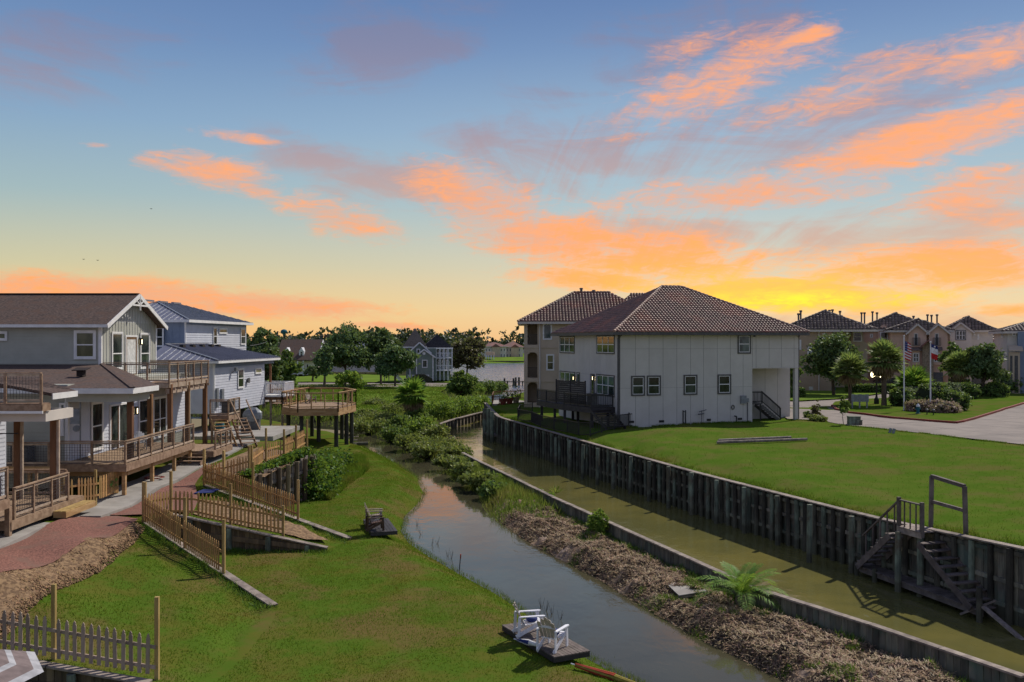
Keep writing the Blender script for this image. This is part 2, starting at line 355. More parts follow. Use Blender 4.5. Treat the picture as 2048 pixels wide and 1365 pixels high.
M['gravel']=mat('red_crushed_gravel',(0.2645,0.1207,0.0897),(0.1380,0.0633,0.0483),scale=16,rough=1,bump=.7,lo=.4,hi=.6,c3=(.18,.10,.075),s3=1.0,world=True)
M['soil']=mat('loose_orange_soil',(0.27, 0.175, 0.095),(0.13, 0.08, 0.045),scale=7,rough=1,bump=1,lo=.42,hi=.58,world=True)
M['mud']=mat('grey_brown_spoil_mud',(.36,.24,.15),(.12,.075,.045),scale=5,rough=.9,bump=1,lo=.4,hi=.62,c3=(.30,.225,.185),s3=.7,detail=10,world=True,bdist=.08)
M['kerb']=mat('red_painted_kerb',(.24,.045,.03),(.16,.04,.03),scale=3); M['teal']=mat('teal_tank_paint',(.02,.12,.16))
M['stone']=mat('tan_ledge_stone',(.34,.27,.19),(.2,.15,.1),scale=5,rough=.9)
M['metal']=mat('galvanised_meter_box',(.24,.26,.28),rough=.5,metal=.3); M['acgrey']=mat('grey_condenser_case',(.12,.12,.125),rough=.5)
M['red']=mat('red_cloth',(.45,.02,.02)); M['blue']=mat('navy_cloth',(.02,.035,.16)); M['flagw']=mat('white_cloth',(.7,.7,.7))
M['lamp']=mat('lit_lamp_globe',(.9,.85,.6),emit=(1,.80,.45),es=4); M['lampglass']=mat('unlit_lamp_globe',(.7,.7,.68),rough=.2)
M['brownplastic']=mat('dark_brown_chair_wood',(.085,.045,.028),rough=.5); M['tanplastic']=mat('weathered_tan_chair',(.33,.28,.22),(.25,.2,.16),rough=.6)
M['chairslat']=mat('aged_white_chair_back',(.46,.40,.33),(.38,.32,.27),scale=6,rough=.6)
M['palletw']=mat('grey_brown_plank',(.16,.13,.115),(.10,.08,.07),scale=3,stretch=(1,1,1),rnd=.2,bump=.2)
M['trunk']=mat('grey_brown_bark',(.12,.09,.065),(.06,.045,.035),scale=6,bump=.5); M['palmtrunk']=mat('fibrous_palm_trunk',(.17,.125,.085),(.07,.05,.035),scale=9,stretch=(1,1,3),bump=.8)
M['leaf_dark']=leafmat('dark_oak_leaves',(0.105, 0.16, 0.06),.5,.25); M['leaf_mid']=leafmat('mid_green_leaves',(0.12, 0.19, 0.045),.5,.35)
M['leaf_light']=leafmat('bright_shrub_leaves',(0.1620,0.2565,0.0405),.45,.45); M['leaf_olive']=leafmat('olive_marsh_leaves',(0.2, 0.235, 0.065),.5,.35)
M['leaf_brown']=leafmat('rusty_tinged_leaves',(0.1260,0.1050,0.0560),.5,.3,.06); M['leaf_blue']=leafmat('cool_green_leaves',(0.1, 0.165, 0.07),.5,.3)
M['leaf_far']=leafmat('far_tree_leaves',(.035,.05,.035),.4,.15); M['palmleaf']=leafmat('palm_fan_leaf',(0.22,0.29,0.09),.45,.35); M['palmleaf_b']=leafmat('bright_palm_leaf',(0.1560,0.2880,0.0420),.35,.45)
M['palmdead']=leafmat('dry_palm_skirt',(0.2600,0.1885,0.1040),.4,.2); M['hedge']=leafmat('clipped_hedge_leaves',(0.12, 0.19, 0.05),.4,.3); M['hedge_grey']=leafmat('silvery_shrub_leaves',(0.1820,0.2310,0.1190),.4,.3)
M['flower']=leafmat('pinkish_blossom',(.36,.25,.21),.4,.3,.05); M['vine']=leafmat('vine_leaves',(.07,.15,.02),.5,.4)
M['grass_l']=leafmat('lawn_blades_left',(0.1, 0.175, 0.012),.38,.35,.035,((.17,.125,.02),.55))
M['grass_r']=leafmat('lawn_blades_right',(0.085, 0.16, 0.016),.3,.35,.02,((.17,.16,.035),.4))
M['grass_m']=leafmat('marsh_grass_blades',(.14,.20,.04),.45,.4,.03,((.22,.20,.06),.3))
M['straw']=leafmat('dry_straw',(.33,.235,.14),.45,.1,.03)
M['lawn_l']=mat('left_lawn_soil',(0.07, 0.12, 0.015),(0.1, 0.11, 0.02),scale=.8,spec=.0,rough=1,bump=.3,lo=.42,hi=.62,detail=9,world=True,c3=(.13,.10,.035),s3=.35)
M['lawn_r']=mat('right_lawn_soil',(0.065, 0.12, 0.014),(0.09, 0.13, 0.02),scale=.7,spec=.0,rough=1,bump=.3,detail=9,world=True,c3=(.11,.115,.03),s3=.4)
M['lawn_far']=mat('far_lawn_soil',(.14,.21,.035),(.11,.17,.03),scale=.15,spec=.0,rough=1,detail=9,world=True)
M['marsh']=mat('marsh_soil',(.05,.055,.025),(.03,.03,.018),scale=.6,spec=.0,rough=1,world=True)
def water(name,c,rip,rs,rough=.03,s2=(1,1,1),c2=None,bd=.05):
    m=bpy.data.materials.new(name); m.use_nodes=True; t=NT(m.node_tree); b=t.n['Principled BSDF']
    pos=t.new('ShaderNodeNewGeometry').outputs['Position']; v=t.mapping(pos,scale=s2)
    n=t.noise(v,rs,5,.55,.4); n2=t.noise(pos,.12,4,.6)
    c2=c2 or tuple(x*.75 for x in c); t.put(b.inputs['Base Color'],t.mix(t.mapr(n2,.4,.62),c,c2))
    b.inputs['Roughness'].default_value=rough; b.inputs['IOR'].default_value=1.33; b.inputs['Specular IOR Level'].default_value=.5
    h=t.math('MULTIPLY',n,t.mapr(t.noise(pos,.25,3,.5),.35,.65,.35,1.0))
    bp=t.new('ShaderNodeBump'); bp.inputs['Strength'].default_value=rip; bp.inputs['Distance'].default_value=bd; t.put(bp.inputs['Height'],h); t.l.new(bp.outputs[0],b.inputs['Normal']); return m
M['w_creek']=water('still_creek_water',(.065,.06,.035),.2,2.0,.05,s2=(1,.6,1)); M['w_canal']=water('muddy_canal_water',(.16,.14,.04),.6,2.2,.06,s2=(1,.55,1),c2=(.11,.105,.035)); M['w_lake']=water('rippled_lake_water',(.10,.13,.19),1.0,.55,.15,bd=.6)
# ---------------------------------------------------------------- shorelines (from the photograph's lines, on their real levels)
def path(l,z): return [G(a,b,z) for a,b in l]
bankL=path([(480,846),(560,852),(640,868),(705,882),(745,905),(800,930),(845,955),(861,985),(850,1010),(826,1035),(820,1062),(840,1088),(880,1113),(950,1152),(1010,1183),(1080,1228),(1160,1290),(1240,1333),(1330,1374),(1560,1470)],0)
bankR=path([(480,836),(600,852),(690,858),(760,886),(800,903),(850,928),(900,953),(955,982),(983,1042),(1040,1086),(1130,1132),(1200,1172),(1290,1232),(1400,1292),(1480,1332),(1560,1372),(1800,1490)],0)
curb=path([(2300,1440),(2048,1354),(1751,1253),(1507,1176),(1400,1127),(1279,1073),(1184,1030),(1100,992),(1068,976),(1000,943),(960,924),(925,906)],1.0)
bulk=[Vector((21.5,20.5,2.7)),Vector((16.75,30.4,2.6)),G(1748,1035,2.25),G(1400,947,2.25),G(1213,895,2.28),G(1100,863,2.3),G(1000,835,2.35),G(984,820,2.35),G(972,806,2.3)]
bulk2=path([(858,856),(900,841),(950,828),(985,820)],.9)
# left lawn (low) ----------------------------------------------------------
W1a,W1b=G(290,1045,2.15),G(545,1212,.8); W2a,W2b=G(345,1028,2.2),G(656,1095,.9)
W3a,W3b=G(408,971,2.2),G(698,1077,.85); W4a,W4b=G(505,953,2.7),G(629,911,3.05)
W0a,W0b=G(60,1322,1.5),G(303,1364,1.05); W0l=W0a+(W0a-W0b)*1.5
def zlow(P):
    d=pdist(P,[(v.x,v.y) for v in bankL]); g=sstep(d/2.6)**.7
    z=-.18+.95*g+.10*fbm(P[:,0]*.25,P[:,1]*.25,3)*g+.05*fbm(P[:,0]*1.3,P[:,1]*1.3,3)*g
    far=sstep((P[:,1]-60)/20); return z*(1)+far*.2
polyL=[(v.x,v.y) for v in bankL]+[(8,12),(-30,12),(-30,75)]
sheet('lawn',polyL,zlow,lambda y:.30+max(0,y-45)*.02,M['lawn_l'])
ctrl=[(-18,22,2.3),(-18,30,2.3),(-18,36,2.3),(-18,45,2.35),(-18,52,2.5),(-17,60,2.7),(-24,50,2.4),(-24,65,2.7),(-30,40,2.4),(-16.2,28,2.28),(-15.6,33,2.25),(-15,36.5,2.2),
 (W1a.x,W1a.y,2.12),((W1a.x+W1b.x)/2-.2,(W1a.y+W1b.y)/2-.2,1.5),(W1b.x,W1b.y,.8),(W2a.x,W2a.y,2.15),((W2a.x+W2b.x)/2,(W2a.y+W2b.y)/2,1.52),(W2b.x,W2b.y,.82),
 (W3a.x,W3a.y,2.15),(W3b.x,W3b.y,.8),((W3a.x+W3b.x)/2,(W3a.y+W3b.y)/2,1.45),(W4a.x-.5,W4a.y+.8,2.6),(W4a.x,W4a.y+2.6,2.75),(W4b.x,W4b.y,2.95),(-13.5,50,2.8),(-13,56,2.75),(-12.5,62,2.3),(-15,47.5,2.45),
 (-11.8,23,1.45),(W0b.x,W0b.y,1.02),(-9,26,1.1),(-11,29,1.25),(-13,32,1.65),(-14.2,27,1.8),(-8,24,.85),(-7.6,27,.75),(-13,24,1.55),(-16,22,1.85),(-12,42,1.75),(-10,40,1.3)]
for a_,b_,o_ in ((W1a,W1b,-.06),(W2a,W2b,-.05),(W3a,W3b,-.06),(W0a,W0b,-.03),(W4a,W4b,-.1)):
    for f_ in np.linspace(.04,.97,9): q_=a_+(b_-a_)*f_; ctrl.append((q_.x,q_.y,q_.z+o_-(.05 if f_>.85 else 0)))
_tz=idw(ctrl,3.2)
def zhigh(P): return _tz(P)+.04*fbm(P[:,0]*1.1,P[:,1]*1.1,3)
polyH=[(W0l.x,W0l.y),(W0a.x,W0a.y),(W0b.x,W0b.y),(-7.7,22.2),(-7.35,25),(-7.4,29),(W1b.x+.15,W1b.y-.3),(W1b.x,W1b.y),(W1a.x,W1a.y),(W2a.x,W2a.y),(W2b.x,W2b.y),(W3b.x,W3b.y),(W4a.x+.1,W4a.y-.5),(W4a.x,W4a.y),((W4a.x+W4b.x)/2+.15,(W4a.y+W4b.y)/2),(W4b.x,W4b.y),(-11.0,55),(-11.5,62),(-13,66),(-24,70),(-45,75),(-45,W0l.y)]
def zH2(P):
    z=zhigh(P); e2=np.minimum(pdist(P,[(-7.7,22.2),(-7.35,25),(-7.4,29),(W1b.x+.15,W1b.y-.3)]),pdist(P,[(W2b.x,W2b.y),(W3b.x,W3b.y)])); w_=1-sstep(e2/1.3); z=z*(1-w_)+(zlow(P)-.06)*w_; e=pdist(P,[(-11.0,53),(-11.0,55),(-11.5,62),(-13,66),(-24,70),(-45,75)]); return np.where(P[:,1]>52,-.1+(z+.1)*sstep((e+.02)/2.2),z)
terrace=sheet('terrace',polyH,zH2,lambda y:.32 if y<60 else .8,M['lawn_l'])
def zt(x,y,o=0): return float(zhigh(np.array([[x,y]]))[0])+o
def zl(x,y,o=0): return float(zlow(np.array([[x,y]]))[0])+o
# gravel, walk, soil -------------------------------------------------------
gp=[(-17.8,20),(-15.8,20.2),(-15.65,28),(-15.1,33),(-14.9,36.6),(-15.2,37.6),(-16.5,38.6),(-17.8,38.6)]
sheet('gravel_path',gp,lambda P:_tz(P)+.085+.015*fbm(P[:,0]*4,P[:,1]*4,2),lambda y:.4,M['gravel'])
gp2=[(-16.9,38.9),(-15.4,38.7),(-14.5,38.9),(-13.6,39.0),(-14.6,43),(-15.9,46.4),(-16.3,50.5),(-16.7,51)]
sheet('gravel_patch',gp2,lambda P:_tz(P)+.09+.03*fbm(P[:,0]*3,P[:,1]*3,3),lambda y:.3,M['gravel'])
sp=[(-15.7,20),(-13.2,20),(-13.4,24),(-13.9,28),(-13.8,31),(-14.1,34.5),(-14.4,36.4),(-15.0,36.5),(-15.3,33),(-15.7,28)]
sheet('soil_slope',sp,lambda P:_tz(P)+.09*sstep(pdist(P,[(-13.2,20),(-13.4,24),(-13.9,28),(-13.8,31),(-14.1,34.5),(-14.4,36.4)])/.6)-.03+.07*fbm(P[:,0]*3.6,P[:,1]*3.6,5),lambda y:.13,M['soil'])
sp2=[(-13.5,39.2),(-8.6,38.75),(-7.8,39.3),(-9.5,41.2),(-13.2,43.4),(-14.6,43.4)]
sheet('soil_bed',sp2,lambda P:_tz(P)+.05+.06*fbm(P[:,0]*2.6,P[:,1]*2.6,4),lambda y:.25,M['soil'])
sp3=[(-15.8,47.2),(-12.3,46.0),(-11.7,50),(-11.9,54),(-16,58),(-16.4,52)]
sheet('soil_yard',sp3,lambda P:_tz(P)+.06+.05*fbm(P[:,0]*2,P[:,1]*2,3),lambda y:.4,M['soil'])
m=MB()
ys=[20,23,26,29,32,35,38,41,44,47,50,53,56,59,62]
walk=thing('walkway','pale concrete walkway running past the decks of the left houses','walkway',(-17.9,40,2.3))
tag(walk,kind='structure'); del walk['category']
for a,b in zip(ys[:-1],ys[1:]):
    za,zb=_tz(np.array([[-17.8,a]]))[0],_tz(np.array([[-17.8,b]]))[0]; x0=-19.0; x1=-17.75 if a<38 else -16.9
    mb=MB(); mb.hexa([(x0,a+.01,za-.2),(x1,a+.01,za-.2),(x1,b-.01,zb-.2),(x0,b-.01,zb-.2),(x0,a+.01,za+.12),(x1,a+.01,za+.12),(x1,b-.01,zb+.12),(x0,b-.01,zb+.12)]); mb.build('slab',M['concrete'],walk)
mb=MB(); mb.box(-24,-16.4,63.5,71.5,2.55,2.85); s=mb.build('concrete_pad',M['concrete']); tag(s,kind='structure')
# marsh / spit --------------------------------------------------------------
bRx=np.array([(v.y,v.x) for v in bankR][::-1]); cRx=np.array([(v.y,v.x) for v in curb])
bRx=bRx[np.argsort(bRx[:,0])]; cRx=cRx[np.argsort(cRx[:,0])]
def edgeL(y): return np.interp(y,bRx[:,0],bRx[:,1])
def edgeR(y): return np.interp(y,cRx[:,0],cRx[:,1])
NY,NX=520,60
yy=19+ (66-19)*np.linspace(0,1,NY)**1.25; tt=np.linspace(0,1,NX)
Yg,Tg=np.meshgrid(yy,tt,indexing='ij'); XL=edgeL(yy)[:,None]; XR=edgeR(yy)[:,None]; XL=XL+.35*fbm(yy*1.1,yy*0+3,3)[:,None]
Xg=XL+(XR-.03-XL)*Tg
def spitz(X,Y,XLe,XRe):
    dl=X-XLe; dr=XRe-X; g=sstep(dl/1.3)
    return -.22+.62*g+.28*fbm(X*.8,Y*.8,3)*g+.30*np.abs(fbm(X*2.3,Y*2.3,4))*g*1.1+.05*fbm(X*9,Y*9,2)*g-.12*(1-sstep(dr/.8))
Zg=spitz(Xg,Yg,XL,XR)
idx=np.arange(NY*NX).reshape(NY,NX); fs=np.stack([idx[:-1,:-1],idx[:-1,1:],idx[1:,1:],idx[1:,:-1]],-1).reshape(-1,4)
spit=fast('mud_spit',np.stack([Xg,Yg,Zg],-1).reshape(-1,3),fs,M['mud'],None,True); tag(spit,kind='structure')
def zspit(x,y): return float(spitz(np.array([x]),np.array([y]),edgeL(np.array([y])),edgeR(np.array([y])))[0])
low=[v for v in bankR if v.y>60][:]   # marsh sheet beyond
pm=[(v.x,v.y) for v in low][::-1] if low[0].y<low[-1].y else [(v.x,v.y) for v in low]
pm=[(v.x,v.y) for v in sorted(low,key=lambda v:-v.y)]
cx0=edgeL(64.); cx1=edgeR(64.)
marsh_poly=[(-140,120)]+[(G(480,836,0).x-20,G(480,836,0).y+3)]+pm+[(float(cx0),64.),(float(cx1),64.),(curb[-1].x,curb[-1].y),(bulk2[0].x,bulk2[0].y)]+[(v.x,v.y) for v in bulk2[1:]]+[tuple(G(a,b,0).xy) for a,b in ((968,800),(985,792),(1012,788),(1018,776),(970,768),(935,760),(900,752),(860,742),(780,735),(600,733))]+[(-140,330)]
dmarsh=[(v.x,v.y) for v in marsh_poly] if False else marsh_poly
def zmarsh(P):
    d=pdist(P,marsh_poly[1:]); g=sstep(d/2.0); return -.2+(.7+.25*fbm(P[:,0]*.15,P[:,1]*.15,3)+.35*sstep((P[:,1]-110)/50))*g
sheet('marsh',marsh_poly,zmarsh,lambda y:1.0 if y<100 else 4,M['marsh'])
fl=[tuple(G(a,b,1.3).xy) for a,b in ((560,800),(720,820),(800,812),(900,806),(905,793),(880,783),(905,770),(700,768),(560,769))]
sheet('far_lawn',fl,lambda P:zmarsh(P)+.35,lambda y:3,M['lawn_far'])
rd=[tuple(G(a,b,1.3).xy) for a,b in ((400,800),(560,801),(600,785),(560,775),(700,773),(905,772),(905,766),(700,765),(620,764),(400,764))]
sheet('far_road',rd,lambda P:zmarsh(P)+.40,lambda y:6,M['road'])
fl2=[tuple(G(a,b,1.3).xy) for a,b in ((300,763.5),(910,765),(905,757),(870,752),(300,745))]
sheet('far_verge',fl2,lambda P:zmarsh(P)+.46,lambda y:8,M['lawn_far'])
# right lot -------------------------------------------------------------------
ctr=[(v.x,v.y,v.z-.06) for v in bulk]+[(17,40,2.5),(14,50,2.62),(10,62,2.8),(5,75,2.7),(8.3,71,2.7),(22,76,2.85),(34,50,2.97),(30,64,2.97),(24,74,2.97),(27,82,3.0),(40,44,2.97),(36,36,2.75),(26,70,2.95),(33,57,2.97),(25,35,2.6),(40,30,2.6),(30,70,2.98),(45,70,3.0),(60,60,3.0),(30,90,3.0),(45,90,3.0),(70,130,3.0),(40,120,3.0),(60,100,2.9),(20,100,2.9),(0,100,2.6),(12,66,3.0),(18,66,2.85)]
_rz=idw(ctr,3)
_bk=sorted([(v.y,v.z) for v in bulk])
def zright(P):
    z=_rz(P)+.12*fbm(P[:,0]*.22,P[:,1]*.22,3)+.02*fbm(P[:,0]*1.5,P[:,1]*1.5,2); d=pdist(P,[(v.x,v.y) for v in bulk]); w_=sstep(d/2.2); cz=np.interp(P[:,1],[a[0] for a in _bk],[a[1] for a in _bk])-.05; return z*w_+cz*(1-w_)
polyR=[(v.x,v.y) for v in bulk]+[tuple(G(1048,800,1.5).xy),(4,150),(30,175),(120,260),(300,300),(300,12),(26,12)]
sheet('lot_lawn',polyR,zright,lambda y:.55 if y<85 else 4,M['lawn_r'])
def zr(x,y,o=0): return float(zright(np.array([[x,y]]))[0])+o
ZR=3.02
rpoly=[tuple(G(a,b,2.95).xy) for a,b in ((1575,839),(1640,842),(1690,852),(1780,861),(1900,874),(2048,891),(2400,935))]+[(120,62),(140,110),(90,150)]+[tuple(G(a,b,2.95).xy) for a,b in ((1960,776),(1640,790),(1500,790))]
def zroad(P):
    return np.maximum(zright(P)*0+3.0,zright(P)+.03)
sheet('road',rpoly,zroad,lambda y:1.0 if y<100 else 3,M['road'])
isl=[tuple(G(a,b,3.1).xy) for a,b in ((1664,811),(1672,818),(1700,825),(1790,836),(1860,842),(1912,845),(1926,843),(1950,836),(2048,806),(2200,775),(2300,768),(2050,782),(1930,784),(1800,795),(1700,800),(1670,804))]
sheet('grass_island',isl,lambda P:zroad(P)+.13,lambda y:1.2,M['lawn_r'])
kb=MB(); ii=[Vector((a,b)) for a,b in isl]
def kerbrun(pts,name,mat_,w=.2,up=.16):
    kb=MB()
    for a,b in zip(pts[:-1],pts[1:]):
        a=Vector(a);b=Vector(b); n=max(1,int((b-a).length/2))
        for k in range(n):
            p=a+(b-a)*(k/n); q=a+(b-a)*((k+1)/n); za,zb=zroad(np.array([[p.x,p.y],[q.x,q.y]]))
            kb.beam((p.x,p.y,za+up/2-.04),(q.x,q.y,zb+up/2-.04),w,up+.08)
    o=kb.build(name,mat_); tag(o,kind='structure'); return o
kerbrun(isl[:9],'red_kerb',M['kerb']); kerbrun(isl[8:12],'grey_kerb',M['concrete'])
# verge with houses behind the road
v2=[tuple(G(a,b,3.1).xy) for a,b in ((1570,801),(1600,802),(1690,797),(1790,784),(1790,778),(1700,775),(1570,778))]
sheet('verge_lawn',v2,lambda P:zroad(P)+.13,lambda y:2.5,M['lawn_far'])
# far shore and waters --------------------------------------------------------
fp=[tuple(G(a,b,0).xy) for a,b in ((300,728),(1100,727),(1500,726),(2300,730))]+[(3000,2800),(-3000,2800),(-1200,500)]
sheet('far_shore',fp,lambda P:-.2+2.2*sstep(pdist(P,fp[:4])/12),lambda y:14 if y<440 else 200,M['lawn_far'])
def wat(name,poly,mat_,z=0):
    o=fast(name,[(a,b,z) for a,b in poly],[list(range(len(poly)))],mat_); tag(o,kind='structure')
wcr=[(v.x-.6,v.y) for v in bankL][::-1]
wat('creek_water',[(14,14),(edgeR(24.)-.3,24),(edgeR(44.)-.3,44),(edgeR(60.)-.3,60),(-6,70),(-12,92),(-60,110),(-60,60),(-20,30),(-2,14)],M['w_creek'],.0)
wat('canal_water',[(15,12),(40,12),(30,30),(20,60),(10,90),(6,112),(-16,130),(-10,88),(-4.2,70.5),(edgeR(60.)-.28,60),(edgeR(44.)-.28,44),(edgeR(24.)-.28,24)],M['w_canal'],-.004)
wat('lake_water',[(-500,110.5),(-70,112),(-16,112),(20,112),(60,200),(1200,300),(1200,700),(-800,700)],M['w_lake'],-.02)
# ================================================================ builders
X_=Vector((1,0,0)); Y_=Vector((0,1,0))
def window(root,P,A,N,w,h,tm=None,sm=None,gm=None,trim=.10,cols=1,mid=.5,sill=False,nm='window',d=0.0,lab=None):
    """P bottom-left corner of the glazed opening on the wall face, A along, N outwards"""
    tm=tm or M['white']; sm=sm or M['white']; gm=gm or M['glass']; P=Vector(P)
    m=MB(); t=trim
    m.obox(P,A,N,-t,0,d,d+.05,-t,h+t); m.obox(P,A,N,w,w+t,d,d+.05,-t,h+t)
    m.obox(P,A,N,0,w,d,d+.05,h,h+t); m.obox(P,A,N,0,w,d,d+.06,-t,0)
    o=m.build(nm,tm,root,lab)
    m=MB(); s=.045; cw=w/cols
    for c in range(cols):
        a=c*cw; b=a+cw
        m.obox(P,A,N,a+.002,a+s,d,d+.035,.002,h-.002); m.obox(P,A,N,b-s,b-.002,d,d+.035,.002,h-.002)
        m.obox(P,A,N,a+s,b-s,d,d+.035,.002,s); m.obox(P,A,N,a+s,b-s,d,d+.035,h-s,h-.002)
        if mid: m.obox(P,A,N,a+s,b-s,d,d+.04,h*mid-s*.7,h*mid+s*.7)
    m.build('sash',sm,o)
    for c in range(cols):
        a=c*cw+s; b=(c+1)*cw-s
        for z0,z1 in (((s,h*mid-s*.7),(h*mid+s*.7,h-s)) if mid else ((s,h-s),)):
            m=MB(); m.obox(P,A,N,a,b,d+.004,d+.015,z0,z1); m.build('pane',gm,o)
    return o
def fwin(root,fr,px0,px1,py0,py1,v=0.0,face='f',u=0.0,**k):
    """window whose outline on the wall plane is given by sight lines; face 'f' faces -V, 's' faces -U, 'e' faces +U"""
    t=k.get('trim',.10); off=.05 if face=='e' else .001
    if face=='f':
        a,b=fr.u(px0,v),fr.u(px1,v); z1,z0=fr.z(a,v,py0),fr.z(a,v,py1); A=fr.U; N=-fr.V; P=fr.p(a,v)
    else:
        a,b=fr.v(px0,u),fr.v(px1,u); zc=(a+b)/2; z1,z0=fr.z(u,zc,py0),fr.z(u,zc,py1)
        if a<b: A=fr.V; P=fr.p(u,a)
        else: A=-fr.V; P=fr.p(u,a)
        N=-fr.U if face=='s' else fr.U; b,a=abs(b-a),0
    w=abs(b-a)-2*t; h=z1-z0-2*t
    P=P+A*t+Z*(z0+t)
    return window(root,P,A,N,w,h,d=off,**k)
def lap(root,P,A,N,L,z0,z1,mt,exp=.18,name='lap_siding',polyf=None,n0=0.0):
    m=MB(); z=z0
    while z<z1-1e-3:
        zt_=min(z+exp,z1); a0,a1=(0,L) if polyf is None else polyf((z+zt_)/2)
        P2=Vector(P)
        q=[P2+A*a0+N*(n0+.002)+Z*z,P2+A*a1+N*(n0+.002)+Z*z,P2+A*a1+N*(n0+.032)+Z*z,P2+A*a0+N*(n0+.032)+Z*z,
           P2+A*a0+N*(n0+.002)+Z*zt_,P2+A*a1+N*(n0+.002)+Z*zt_,P2+A*a1+N*(n0+.006)+Z*zt_,P2+A*a0+N*(n0+.006)+Z*zt_]
        m.hexa(q); z+=exp
    o=m.build(name,mt,root); tag(o,kind='stuff'); return o
def slab(m,pts,th):
    """roof slab: polygon of top points thickened downwards"""
    m.prism([Vector(p)-Z*th for p in pts],Z*th)
_pk={}
def picket_mesh(w,h,mt,style=0):
    k=(round(w,3),round(h,2),mt.name,style)
    if k not in _pk:
        m=MB(); t=.02; hw=w/2
        prof=[(-hw,0),(hw,0),(hw,h-.13),(hw*.62,h-.085),(hw*.75,h-.06),(0,h),(-hw*.75,h-.06),(-hw*.62,h-.085),(-hw,h-.13)] if style==0 else [(-hw,0),(hw,0),(hw,h-.06),(hw*.5,h),(-hw*.5,h),(-hw,h-.06)]
        m.prism([(a,-t/2,z) for a,z in prof],(0,t,0)); _pk[k]=m.mesh('picket',mt)
    return _pk[k]
def picket_fence(label,pts,posts,side=1,h=1.02,sp=.155,pw=.085,pm=None,ptm=None,group='picket fences on the left terraces',ph=1.75,rails=(.22,.72),skip=(),start=0.0,post_w=.1):
    """pts: [(x,y,z)] base line with a post at each; posts: heights"""
    pm=pm or M['fence']; ptm=ptm or M['post']; P=[Vector(p) for p in pts]
    t=thing('picket_fence',label,'fence',P[0],group)
    for i,p in enumerate(P):
        hh=posts[i] if isinstance(posts,(list,tuple)) else posts
        if hh: 
            m=MB(); m.box(p.x-post_w/2,p.x+post_w/2,p.y-post_w/2,p.y+post_w/2,p.z-.3,p.z+hh); m.build('post',ptm,t)
    for i,(a,b) in enumerate(zip(P[:-1],P[1:])):
        d=(b-a); dh=Vector((d.x,d.y,0)); L=dh.length; dh/=L; n=Vector((-dh.y,dh.x,0))*side; ang=math.atan2(dh.y,dh.x)
        for r in rails:
            m=MB(); m.beam(a+n*.075+Z*h*r,b+n*.075+Z*h*r,.035,.085); m.build('rail',pm,t)
        k=int((L-.12)/sp); 
        for j in range(k):
            s=.09+ (j+.5)*(L-.18)/k; q=a+d*(s/L)+n*.105
            inst(picket_mesh(pw,h,pm),'picket',t,q+Z*(.05+random.uniform(-.015,.015)),ang,ry=random.uniform(-.02,.02))
    return t
def railing(t,pts,h=1.05,sp=1.3,mt=None,wire=True,topw=.14,posth=0,drop=.28,closed=False,grid=.12,bal=0,nm='railing_post',wm=None,top=None):
    mt=mt or M['deckwood']; P=[Vector(p) for p in pts]
    for i,(a,b) in enumerate(zip(P[:-1],P[1:])):
        d=b-a; L=d.length; n=max(1,round(L/sp))
        for k in range(n+1 if i==len(P)-2 else n):
            p=a+d*(k/n); m=MB(); m.box(p.x-.045,p.x+.045,p.y-.045,p.y+.045,p.z-drop,p.z+h-.03+posth); m.build(nm,mt,t)
        m=MB(); m.beam(a+Z*h,b+Z*h,topw,.04); m.build('top_rail',top or mt,t)
        m=MB(); m.beam(a+Z*(h-.09),b+Z*(h-.09),.035,.08); m.beam(a+Z*.12,b+Z*.12,.035,.08); m.build('rail',M['trimlight'] if wire else mt,t)
        dn=d.normalized(); off=dn.cross(Z).normalized()*.0
        if wire:
            m=MB(); w=.012
            nn=int(L/grid)
            for k in range(1,nn): p=a+d*(k/nn); m.box(p.x-w/2,p.x+w/2,p.y-w/2,p.y+w/2,p.z+.16,p.z+h-.13)
            z=.16+grid
            while z<h-.16: m.beam(a+Z*z,b+Z*z,w,w); z+=grid
            m.build('wire_panel',wm or M['wire'],t)
        if bal:
            nn=int(L/bal)
            m=MB()
            for k in range(1,nn):
                p=a+d*(k/nn); m.box(p.x-.02,p.x+.02,p.y-.02,p.y+.02,p.z+.15,p.z+h-.12)
            m.build('balusters',mt,t)
def deckfloor(t,poly,z,mt=None,rim=None,bw=.14,ang=0,rimh=.28,name='deck_boards'):
    """floor of boards clipped to a convex polygon, plus a rim board on every side"""
    mt=mt or M['deckwood']; P=[Vector((p[0],p[1],0)) for p in poly]; ca,sa=math.cos(R(ang)),math.sin(R(ang)); A=Vector((ca,sa,0)); B=Vector((-sa,ca,0))
    bs=[p.dot(B) for p in P]; m=MB(); b=min(bs)
    def cut(b):
        xs=[]
        for p,q in zip(P,P[1:]+P[:1]):
            pb,qb=p.dot(B),q.dot(B)
            if (pb<=b<qb) or (qb<=b<pb): xs.append(p.dot(A)+(q.dot(A)-p.dot(A))*(b-pb)/(qb-pb))
        return (min(xs),max(xs)) if len(xs)>=2 else None
    while b<max(bs)-.02:
        c=cut(b+bw/2)
        if c: m.obox((0,0,z),A,B,c[0],c[1],b+.006,b+bw-.006,-.035,0)
        b+=bw
    tag(m.build(name,mt,t),kind='stuff')
    for p,q in zip(P,P[1:]+P[:1]):
        m=MB(); m.beam(p+Z*(z-.04-rimh/2),q+Z*(z-.04-rimh/2),.045,rimh); m.build('rim_board',rim or mt,t)
